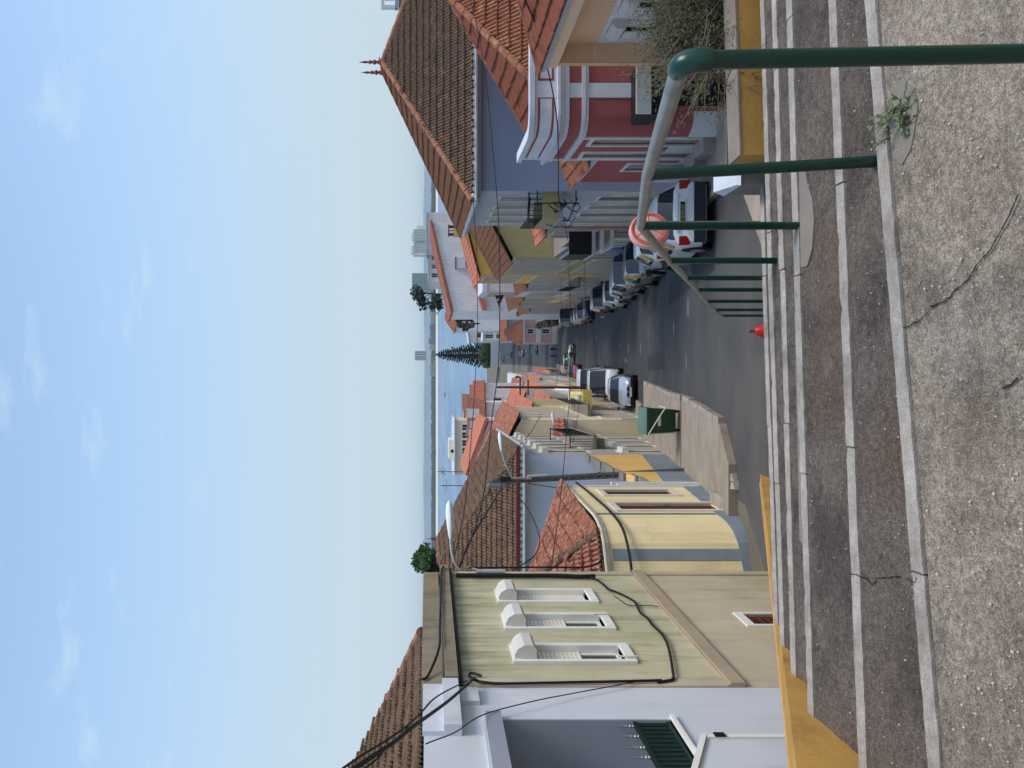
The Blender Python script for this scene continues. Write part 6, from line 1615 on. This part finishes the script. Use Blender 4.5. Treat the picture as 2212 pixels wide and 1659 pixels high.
for sx in (-1, 1):
    for sy in (-1, 1):
        b = MB(); b.lathe([(.09, -.03), (.1, -.02), (.1, .02), (.09, .03)], (x + sx * .3, y + sy * .22, g0 + .1), 12, 0, (1, 0, 0)); b.build('wheel', 'rubber', wb)
        b = MB(); b.box(x + sx * .3 - .045, x + sx * .3 + .045, y + sy * .22 - .03, y + sy * .22 + .03, g0 + .1, g0 + .22); b.build('caster_fork', 'black_metal', wb)

def hydrant(x, y, label, s=1.0, z=None):
    t = thing('fire_hydrant', label, 'fire hydrant', (x, y, gz(y) if z is None else z), None)
    g = (gz(y) if z is None else z)
    b = MB(); b.lathe([(.15 * s, 0), (.15 * s, .05 * s), (.10 * s, .07 * s), (.095 * s, .5 * s), (.12 * s, .52 * s), (.12 * s, .56 * s), (.10 * s, .60 * s), (.07 * s, .68 * s), (.03 * s, .71 * s)], (x, y, g), 16); b.build('barrel', 'hydrant_red', t, smooth=45)
    b = MB(); b.lathe([(.028 * s, .70 * s), (.028 * s, .78 * s), (.01 * s, .80 * s)], (x, y, g), 6); b.build('spindle', 'red_paint', t)
    for a in ((-1, -.3, 0), (1, -.3, 0), (0, -1, 0)):
        b = MB(); d_ = Vector(a).normalized(); b.lathe([(.05 * s, .07 * s), (.05 * s, .14 * s), (.062 * s, .145 * s), (.062 * s, .18 * s), (.02 * s, .19 * s)], (x, y, g + .42 * s), 10, 0, d_); b.build('outlet_cap', 'hydrant_red', t)
    return t
hy = at(944, 1617, 12.5); hydrant(hy.x, 12.5, 'bright red fire hydrant just past the edge of the steps', 1.0, hy.z - .80)
# drain covers, tar seams and repairs in the asphalt
def flat(name, pts, m, lift=.0, thick=.0):
    b = MB(); b.face([(x, y, gz(y) - .012 + .004 + lift) for x, y in pts]); return b.build(name, m, None, kind='structure')
for x, y, r in ((2.4, 24, .32), (1.9, 41, .32)): flat('manhole_cover', [(x + r * math.cos(a * .3927), y + r * math.sin(a * .3927)) for a in range(16)], 'pole_concrete')
for x0, x1, y0, y1 in ((2.9, 3.7, 19.5, 29), (.6, 1.3, 30, 37), (3.2, 4.4, 33, 38.5)):
    flat('road_patch', [(x0, y0), (x1, y0 + .1), (x1 + .05, y1), (x0 + .04, y1 - .1)], 'asphalt_dark')
hydrant(X_(848, 86), 86, 'small red hydrant beyond the white van far down on the left', 1.5)
for i, (u, dd_, hh, col, lab) in enumerate(((905, 152, 1.65, 'cloth_dark', 'person in dark clothes walking by the pink house corner'), (890, 150, 1.6, 'cloth_blue', 'person in dark blue standing in the road below the pink house'))):
    t = thing('person', lab, 'person', (X_(u, dd_), dd_, gz(dd_)))
    me = bpy.data.meshes.new('figure'); sc_ = hh / 1.7
    J = {'hip': (0, 0, .92), 'chest': (0, .02, 1.30), 'neck': (0, .02, 1.46), 'head': (0, 0, 1.58), 'top': (0, 0, 1.70), 'lk': (-.12, -.08, .50), 'la': (-.13, .05, .08), 'lt': (-.13, -.12, .03), 'rk': (.12, .02, .50), 'ra': (.13, .2, .10), 'rt': (.13, .05, .04), 'ls': (-.19, .02, 1.38), 'le': (-.25, .06, 1.12), 'lw': (-.24, -.06, .88), 'rs': (.19, .02, 1.38), 're': (.25, 0, 1.12), 'rw': (.23, .05, .88)}
    ks = list(J); E_ = [('hip', 'chest'), ('chest', 'neck'), ('neck', 'head'), ('head', 'top'), ('hip', 'lk'), ('lk', 'la'), ('la', 'lt'), ('hip', 'rk'), ('rk', 'ra'), ('ra', 'rt'), ('chest', 'ls'), ('ls', 'le'), ('le', 'lw'), ('chest', 'rs'), ('rs', 're'), ('re', 'rw')]
    me.from_pydata([tuple(c_ * sc_ for c_ in J[q]) for q in ks], [(ks.index(a), ks.index(b)) for a, b in E_], [])
    o = bpy.data.objects.new('figure', me); COL.objects.link(o); o.parent = t
    m_ = o.modifiers.new('skin', 'SKIN'); rad = {'hip': .15, 'chest': .16, 'neck': .06, 'head': .10, 'top': .07, 'lk': .075, 'rk': .075, 'la': .05, 'ra': .05, 'lt': .04, 'rt': .04, 'ls': .07, 'rs': .07, 'le': .05, 're': .05, 'lw': .04, 'rw': .04}
    for q, sv2 in zip(ks, me.skin_vertices[0].data): sv2.radius = (rad[q] * sc_, rad[q] * sc_); sv2.use_root = q == 'hip'
    o.modifiers.new('sub', 'SUBSURF').levels = 1; me.materials.append(MATS[col])
    b = MB(); b.lathe([(.02, -.1), (.1, -.06), (.115, .02), (.08, .1), (.01, .13)], (X_(u, dd_), dd_ + .02, gz(dd_) + 1.6 * sc_), 10); b.build('hair', 'cloth_dark', t)
sg_ = thing('red_sign', 'small round red sign on the white balcony house', 'sign', at(840, 1118, 107)); b = MB(); b.lathe([(.5, 0), (.5, .1)], at(840, 1118, 107), 16, 0, (0, -1, 0)); b.build('disc', 'red_paint', sg_)
ts = thing('shop_sign', 'small dark red triangular hanging sign with a white figure high on the right', 'sign', at(1012, 1075, 70)); b = MB(); b.prism([at(1024, 1068, 70), at(1024, 1090, 70), at(996, 1078, 70)], (0, .08, 0)); b.build('plate', 'door_maroon', ts); b = MB(); b.prism([at(1016, 1074, 69.97), at(1008, 1073, 69.97), at(1011, 1079, 69.97)], (0, .02, 0)); b.build('emblem', 'white_paint', ts)

# ------------------------------------------------------------------ overhead wires
WG = 'wires across the street'
cable('overhead_wire', [at(1700, 1004, 19), at(1659, 1016, 18), at(1537, 1043, 17.5), at(1330, 1065, 17), at(1150, 1078, 16.5), at(900, 1078, 16), at(750, 1062, 15.5), at(600, 1046, 14.6), at(500, 1020, 13.8), at(428, 988, 13)], .011, 'upper dark wire crossing from the red roof to the corner of the olive building', 'black_cable', 8, 'wire', WG)
cable('overhead_wire', [at(1228, 1022, 23.8), at(1100, 1030, 22), at(950, 1031, 20.5), at(830, 1026, 19), at(700, 1017, 17.4), at(560, 1003, 15.6), at(440, 978, 13.3)], .010, 'dark wire running from the blue house eave to the olive building', 'black_cable', 8, 'wire', WG)
cable('overhead_wire', [at(1102, 1226, 34), at(1000, 1232, 30), at(850, 1232, 25), at(700, 1222, 20), at(560, 1208, 17), at(440, 1192, 13.6)], .010, 'lower wire from the balcony houses to the olive building corner', 'black_cable', 8, 'wire', WG)
cable('overhead_wire', [at(1095, 1262, 36), at(1000, 1265, 33), at(880, 1262, 30), at(800, 1254, 28), at(690, 1236, 27)], .009, 'wire sagging across the road in front of the parked cars', 'black_cable', 8, 'wire', WG)
cable('overhead_wire', [at(1060, 1212, 52), at(980, 1213, 50), at(900, 1211, 48), at(820, 1200, 46)], .012, 'short wire across the street at the bend', 'black_cable', 8, 'wire', WG)
cable('overhead_wire', [at(620, 1095, 23.6), at(690, 1118, 27), at(730, 1150, 33), at(768, 1168, 44), at(795, 1172, 58)], .014, 'wire running from the utility pole down the left house fronts', 'black_cable', 8, 'wire', WG)
cable('overhead_wire', [at(610, 1100, 23.5), at(560, 1140, 21), at(500, 1165, 18), at(460, 1155, 15.5), at(428, 1110, 13.4)], .013, 'black wire looping in a wide sag from the pole to the olive corner', 'black_cable', 8, 'wire', WG)
cable('overhead_wire', [at(615, 1140, 23.6), at(600, 1230, 23), at(585, 1270, 21.5), at(560, 1290, 19.5), at(540, 1298, 17.2)], .013, 'wire dropping from the pole to the yellow house corner', 'black_cable', 8, 'wire', WG)
cable('overhead_wire', [at(625, 1065, 23.7), at(622, 1150, 23.5), at(624, 1240, 23.4), at(640, 1300, 23.4)], .012, 'straight cable guard running beside the utility pole', 'rust_pipe', 6, 'wire', WG)
cable('overhead_wire', [at(428, 990, 13), at(500, 1020, 15), at(590, 1075, 20), at(612, 1085, 23.4)], .018, 'thick black cable rising from the olive corner past the lamp to the pole', 'black_cable', 8, 'wire', WG)
cable('overhead_wire', [at(1700, 1115, 15), at(1600, 1160, 16), at(1556, 1170, 16.9), at(1480, 1190, 17.5), at(1400, 1203, 17.8), at(1330, 1206, 19), at(1240, 1206, 23.8)], .016, 'thick service cable slung along the white cornice of the red house', 'black_cable', 8, 'wire', WG)
cable('overhead_wire', [at(1240, 1206, 23.8), at(1190, 1216, 25), at(1150, 1225, 32), at(1110, 1230, 38), at(1060, 1232, 50), at(1020, 1232, 62)], .014, 'cable swagged along the right facades', 'black_cable', 8, 'wire', WG)
tg = thing('cable_tangle', 'knot of brown cable ends hanging on a wire above the far road', 'cable knot', at(894, 1236, 40))
for i in range(6):
    b = MB(); c = at(894, 1222 + i * 4.5, 48); b.tube([c, c + Vector((.22 * (1 if i % 2 else -.4), 0, .05)), c + Vector((.42 * (1 if i % 2 else .3), 0, -.08 + .03 * i))], .05, 6); b.build('cable_end', 'bark', tg)

# ------------------------------------------------------------------ plants
def leaf_cloud(mb, centers, radii, n, size, flat=.0, rnd=random):
    for c, r in zip(centers, radii):
        c = Vector(c)
        for i in range(n):
            d = Vector((rnd.gauss(0, 1), rnd.gauss(0, 1), rnd.gauss(0, 1))).normalized() * (rnd.random() ** .45)
            p = c + Vector((d.x * r[0], d.y * r[1], d.z * r[2]))
            a = Vector((rnd.gauss(0, 1), rnd.gauss(0, 1), rnd.gauss(0, .7))).normalized() * size * rnd.uniform(.6, 1.4); b = a.orthogonal().normalized() * size * .5
            mb.quad(p - a * .5, p + b, p + a * .5, p - b)
# scruffy bush behind the ochre wall
bs = thing('bush', 'dry scruffy grey green bush full of bare twigs behind the ochre wall on the right', 'bush', (3.0, 6.0, -2.3))
tw, lv = MB(), MB(); root = Vector((3.0, 6.0, -2.32))
for i in range(520):
    a = random.uniform(0, 6.28); el = random.uniform(-.12, 1.45); ln = random.uniform(.45, .95) * (1.0 - .2 * abs(el - .6))
    d = Vector((math.cos(a) * math.cos(el), math.sin(a) * math.cos(el) * .65, math.sin(el) * .95))
    r0 = root + Vector((random.uniform(-.40, .7), random.uniform(-.2, .25), random.uniform(-.02, .1)))
    p = [r0]
    for q in range(3): p.append(p[-1] + d * ln / 3 + Vector((random.gauss(0, .03), random.gauss(0, .03), random.gauss(0, .03) - .012 * q)))
    if i % 4 != 3: tw.tube(p, [.006, .0045, .003, .0015], 4)
    for q in range(74):
        f_ = random.uniform(.25, 1.0) * 2.999; k0 = int(f_); c = p[k0].lerp(p[k0 + 1], f_ - k0) + Vector((random.gauss(0, .035), random.gauss(0, .035), random.gauss(0, .035)))
        dl = (d + Vector((random.gauss(0, .7), random.gauss(0, .7), random.gauss(0, .7)))).normalized() * random.uniform(.022, .045); sd = dl.orthogonal().normalized() * .0052
        lv.quad(c - dl * .5, c + sd, c + dl * .5, c - sd)
tw.build('twigs', 'bush_twig', bs); lv.build('foliage', 'bush_leaf', bs)
# sprig hanging over the wall
sp = MB()
for i in range(12):
    c = Vector((2.12 + random.uniform(-.06, .16), 5.47, -2.20)); d = Vector((random.uniform(-.5, .25), random.uniform(-.55, -.2), random.uniform(-.8, .3))).normalized(); p = [c + Vector((.05, .14, .02))]
    for q in range(5): p.append(p[-1] + d * .05 + Vector((random.gauss(0, .008), 0, -.006 * q)))
    sp.tube(p, .0022, 4)
    for q in range(26):
        f_ = random.uniform(.3, 1) * 4.999; k0 = int(f_); w = p[k0].lerp(p[k0 + 1], f_ - k0); a = (d + Vector((random.gauss(0, .8), random.gauss(0, .5), random.gauss(0, .8)))).normalized() * .017; s2 = a.orthogonal().normalized() * .0045; sp.quad(w, w + a * .5 + s2, w + a, w + a * .5 - s2)
sp.build('trailing_sprigs', 'bush_leaf', bs, kind='stuff')
# weed at the foot of the second post
wd = thing('weed', 'small green weed growing at the foot of the second railing post', 'plant', (.9, 2.72, -1.64))
st, base = MB(), Vector((.93, 2.66, -1.645)); leafm = MB(); n_l = 0
mbl = MB(); mbl.face([(0, 0, 0), (.4, .3, .06), (.5, .65, .05), (0, 1, -.04)]); mbl.face([(0, 0, 0), (0, 1, -.04), (-.5, .65, .05), (-.4, .3, .06)]); lme = mbl.mesh('leaf', 'weed_leaf')
for i in range(22):
    a = random.uniform(0, 6.28); ln = random.uniform(.04, .12); d = Vector((math.cos(a), math.sin(a) * .7, random.uniform(.25, 1.1))).normalized(); p = [base + Vector((random.uniform(-.05, .05), random.uniform(-.03, .03), 0))]
    for q in range(3): p.append(p[-1] + d * ln / 3 + Vector((random.gauss(0, .01), random.gauss(0, .01), -.004 * q)))
    st.tube(p, [.0022, .0018, .0015, .001], 4)
    for q in range(6):
        f_ = random.uniform(.3, 1) * 2.999; k0 = int(f_); c = p[k0].lerp(p[k0 + 1], f_ - k0); dl = (d * .5 + Vector((random.gauss(0, .8), random.gauss(0, .8), random.gauss(0, .35)))).normalized()
        sx_ = dl.cross(Vector((0, 0, 1))).normalized(); n3 = sx_.cross(dl); s_k = random.uniform(.011, .028)
        inst('leaf', lme, wd, c - org_of(wd), Matrix((sx_ * s_k * .55, dl * s_k, n3 * s_k)).transposed())
st.build('stems', 'bush_leaf', wd)
# Norfolk pine on the waterfront
np_ = thing('norfolk_pine', 'tall dark tiered conifer standing on the waterfront at the end of the street', 'tree', at(893, 1055, 350))
tb = at(893, 1058, 350); Ht = 24.0
b = MB(); b.tube([tb - Vector((0, 0, 1)), tb + Vector((0, 0, Ht * .5)), tb + Vector((0, 0, Ht))], [.45, .3, .06], 8); b.build('trunk', 'bark', np_)
br, lf_ = MB(), MB()
for k in range(22):
    f_ = .06 + .94 * k / 21; z = Ht * f_; r = (1 - f_) ** .62 * 5.9 + .35
    for j in range(7):
        a = j * 6.283 / 7 + k * .9 + random.uniform(-.12, .12); rr = r * random.uniform(.72, 1.08); d = Vector((math.cos(a), math.sin(a), 0))
        p = [tb + Vector((0, 0, z)), tb + Vector((0, 0, z + .02 * rr)) + d * rr * .5, tb + Vector((0, 0, z + .22 * rr)) + d * rr]
        br.tube(p, [.08, .06, .03], 4)
        for q in range(int(26 * rr) + 12):
            g = random.random() ** .8; c = p[0].lerp(p[1], g * 2) if g < .5 else p[1].lerp(p[2], g * 2 - 1); c = c + Vector((random.gauss(0, .16), random.gauss(0, .16), random.gauss(0, .12)))
            a2 = (d + Vector((random.gauss(0, .4), random.gauss(0, .4), .5))).normalized() * random.uniform(.6, 1.0); s2 = a2.orthogonal().normalized() * .26; lf_.quad(c - a2 * .5, c + s2, c + a2 * .5, c - s2)
br.build('branches', 'bark', np_); lf_.build('foliage', 'pine_leaf', np_)
# sparse dark tree among the white houses
def crown_tree(name, label, base, ht, rad, nclump, leaf, size, trunk_r=.2, low=.35, per=120, seed=1, sparse=False):
    rn = random.Random(seed); base = Vector(base); t = thing(name, label, 'tree', base)
    b = MB(); b.tube([base - Vector((0, 0, .5)), base + Vector((rn.uniform(-.1, .1) * rad, 0, ht * .45)), base + Vector((0, 0, ht * .9))], [trunk_r, trunk_r * .7, trunk_r * .2], 7)
    cs, rs_ = [], []
    for i in range(nclump):
        f_ = low + (1 - low) * rn.random(); w = rad * math.sin(math.pi * min(1, (f_ - low) / (1 - low) * .8 + .2)) ; a = rn.uniform(0, 6.28); q = rn.uniform(.3, 1)
        c = base + Vector((math.cos(a) * w * q, math.sin(a) * w * q, ht * f_)); cs.append(c); s = rn.uniform(.18, .36) * rad; rs_.append((s, s, s * .7)); b.tube([base + Vector((0, 0, ht * f_ * .75)), c], [trunk_r * .4, trunk_r * .12], 4)
    b.build('trunk', 'bark', t); lm = MB(); leaf_cloud(lm, cs, rs_, per, size, rnd=rn); lm.build('crown', leaf, t); return t
crown_tree('tree', 'sparse dark tree reaching over the white house roof against the water', at(1026, 1010, 150), 10.2, 4.6, 17, 'pine_leaf', .55, .25, .25, 90, 3)
crown_tree('tree', 'round green tree peeping over the brown roof behind the olive building', at(446, 985, 60), 3.0, 2.2, 38, 'tree_leaf', .2, .15, .1, 150, 5)
for i, (u, v, w_) in enumerate(((975, 1022, 5), (960, 1030, 4))): crown_tree('tree', ('brownish scrubby tree behind the white annex', 'low scrubby tree left of the white annex')[i], at(u, v, 140), 3.5, 1.8, 12, 'scrub_leaf', .35, .15, .2, 90, 11 + i)
hd = thing('hedge', 'bright olive green hedge across the end of the street under the conifer', 'hedge', at(893, 1052, 345)); lm = MB(); cs = [at(870 + 3.0 * i, 1048 + random.uniform(-6, 6), 345 + random.uniform(-3, 3)) for i in range(18)]
leaf_cloud(lm, cs, [(1.6, 1.6, 2.2)] * 18, 420, .45); lm.build('foliage', 'hedge_leaf', hd)
b = MB(); b.box(X_(868, 345), X_(924, 345), 344, 346, gz(345), Z_(1052, 345)); b.build('core', 'hedge_leaf', hd)
fw_ = thing('harbour_wall', 'low blue grey wall below the hedge at the end of the street', 'wall', at(895, 1068, 340)); b = MB(); b.box(X_(866, 340), X_(925, 340), 339.6, 340, gz(340) - .5, Z_(1060, 340)); b.build('wall_body', 'pale_blue_plaster', fw_)
vine = thing('creeper', 'straggling grey creeper spilling over the dark garden wall by the pink house', 'creeper', (XR(128) - .3, 128, -20)); lm = MB(); leaf_cloud(lm, [(XR(112 + i * 2.3) - .2 - random.random() * .5, 112 + i * 2.3, -19.6 - random.random() * 2.2) for i in range(13)], [(.7, 1.5, .7)] * 13, 150, .3); lm.build('foliage', 'scrub_leaf', vine)

# ------------------------------------------------------------------ far shore: resort towers, low blocks, tree belt
FD = 2830
def fx(u): return X_(u, FD)
def fz(v): return Z_(v, FD)
def tower(label, u0, u1, vt, vb, m, dep=40, bands=9, side=None, steps=None, band_m='tower_dark', group='resort buildings on the far shore', vert=False):
    t = thing('resort_building', label, 'building', (fx((u0 + u1) / 2), FD, fz(vb)), group)
    b = MB(); b.box(fx(u0), fx(u1), FD, FD + dep, fz(vb) - 6, fz(vt)); b.build('block', m, t)
    n = bands
    for i in range(n):
        b = MB()
        if vert: w = (fx(u1) - fx(u0)) / n; b.box(fx(u0) + w * (i + .25), fx(u0) + w * (i + .75), FD - 1.2, FD, fz(vb), fz(vt) - 1)
        else: h = (fz(vt) - fz(vb)) / n; b.box(fx(u0) + 1, fx(u1) - 1, FD - 1.0, FD, fz(vb) + h * (i + .3), fz(vb) + h * (i + .7))
        b.build('balcony_band', band_m, t)
    return t
tower('wide grey green tower block of even balconies on the far shore', 1031, 1069, 890, 932, 'tower_green', bands=10)
t = tower('pale slab tower with one dark side behind the conifer tip', 881, 901, 896, 920, 'tower_white', bands=4, vert=True)
b = MB(); b.box(fx(881) + .5, fx(889), FD - 2.5, FD - 1.3, fz(918), fz(898)); b.build('grey_bay', 'tower_grey', t)  # bay in a darker grey on the left of the front
for i, (ua, ub, vt) in enumerate(((1108, 1117, 893), (1117.3, 1127, 889), (1127.3, 1137, 894), (1140, 1150, 890), (1150.3, 1160, 895), (1160.3, 1170, 905), (1172, 1180, 900))):
    pass
t = tower('left twin of the pale clustered towers with stepped tops', 1108, 1135, 893, 925, 'tower_white', bands=6, vert=True, band_m='tower_grey')
b = MB(); b.box(fx(1112), fx(1129), FD + 5, FD + 30, fz(893), fz(888)); b.box(fx(1108), fx(1112), FD - 4, FD - 1.3, fz(925), fz(896)); b.build('stepped_top', 'tower_white', t)
t = tower('right twin of the pale clustered towers with stepped tops', 1138, 1164, 893, 925, 'tower_white', bands=6, vert=True, band_m='tower_grey')
b = MB(); b.box(fx(1142), fx(1157), FD + 5, FD + 30, fz(893), fz(889)); b.box(fx(1164), fx(1172), FD + 4, FD + 40, fz(925), fz(900)); b.build('stepped_top', 'tower_white', t)
lows = [(846, 860, 929), (861, 872, 928), (874, 886, 931), (903, 915, 927), (917, 930, 926), (932, 944, 929), (946, 958, 928), (960, 976, 930), (978, 990, 928), (992, 1006, 929), (1008, 1018, 930), (1072, 1084, 930), (1086, 1100, 928), (1176, 1190, 928), (1192, 1206, 930)]
desc = ['first from the left', 'second from the left', 'just left of the conifer', 'just right of the conifer tip', 'second right of the conifer', 'third right of the conifer', 'fourth right of the conifer', 'widest of the row', 'beside the widest block', 'second beyond the widest block', 'just left of the green tower', 'just right of the green tower', 'between green tower and clustered towers', 'right of the clustered towers', 'last on the right']
for (a, c, v), ds_ in zip(lows, desc): tower('low pale holiday block on the far beach, ' + ds_, a, c, v, 940, 'tower_grey' if (a % 3) else 'tower_white', 25, 3)
lm = MB(); rn = random.Random(4)
for i in range(2600):
    x = rn.uniform(-1350, 1350); y = rn.uniform(2800, 3000); s = rn.uniform(8, 17); z = -27 + rn.uniform(0, 3) + (y - 2800) * .02
    if fx(838) < x < fx(1200) and y < 2890: z -= 7; s *= .7
    lm.hexa([(x - s, y - s, z - 6), (x + s, y - s, z - 6), (x + s, y + s, z - 6), (x - s, y + s, z - 6), (x - s * .5, y - s * .4, z + s * .55), (x + s * .4, y - s * .5, z + s * .5), (x + s * .5, y + s * .4, z + s * .6), (x - s * .4, y + s * .5, z + s * .5)])
o = lm.build('tree_belt', 'far_trees', None, kind='stuff'); tag(o, 'dark belt of pine woods along the far shore', 'woods')
b = MB(); b.box(fx(862), fx(880), 2795, FD - 6, -30, fz(936)); tag(b.build('lawn', 'lawn', None, kind='structure'), 'bright green lawn on the far shore', 'lawn')
for i, (u, v, w_) in enumerate(((983, 941, 6), (1005, 941, 5), (1010, 940, 4), (1048, 941, 6), (1060, 940, 5), (1075, 941, 6))):
    t = thing('moored_yacht', 'white yacht moored below the far resort, number order from the conifer ' + ['nearest', 'second', 'third', 'fourth', 'fifth', 'sixth'][i], 'boat', at(u, v, 2640), 'white boats at the far resort'); x = X_(u, 2640)
    b = MB(); b.hexa([(x - w_, 2640, -34.2), (x + w_, 2640, -34.2), (x + w_, 2646, -34.2), (x - w_, 2646, -34.2), (x - w_ * 1.2, 2639, -31.5), (x + w_ * 1.2, 2639, -31.5), (x + w_ * 1.2, 2647, -31.5), (x - w_ * 1.2, 2647, -31.5)]); b.build('hull', 'tower_white', t)
    b = MB(); b.box(x - w_ * .6, x + w_ * .6, 2641, 2645, -31.5, -27.5); b.build('cabin', 'tower_white', t)
bt = thing('motor_boat', 'tiny motor boat drawing a white wake across the water on the left', 'boat', at(806, 961, 1500)); p = at(806, 961.5, 1500); b = MB(); b.hexa([(p.x - 3, 1499, -34), (p.x + 4, 1499, -34), (p.x + 4, 1502, -34), (p.x - 3, 1502, -34), (p.x - 4, 1498, -32), (p.x + 6, 1500, -32), (p.x + 4, 1503, -32), (p.x - 4, 1503, -32)]); b.build('hull', 'tower_dark', bt)
b = MB(); b.quad((p.x + 6, 1499, -33.9), (p.x + 6, 1501, -33.9), (p.x + 150, 1515, -33.9), (p.x + 150, 1495, -33.9)); tag(b.build('wake', 'tower_white', None, kind='structure'), 'white foaming wake behind the motor boat', 'wake')

# ------------------------------------------------------------------ air
hz = MB(); hz.box(-4600, 4600, -14, 9300, -46, 62)
hm = bpy.data.materials.new('haze_air'); hm.use_nodes = True; nt = hm.node_tree
nt.nodes.remove(nt.nodes['Principled BSDF'])
pv_ = nt.nodes.new('ShaderNodeVolumePrincipled'); pv_.inputs['Density'].default_value = .00008; pv_.inputs['Color'].default_value = (.80, .89, .97, 1); pv_.inputs['Anisotropy'].default_value = .2
nt.links.new(pv_.outputs[0], nt.nodes['Material Output'].inputs['Volume'])
MATS['haze_air'] = hm
hz.build('haze', 'haze_air', None, kind='stuff')
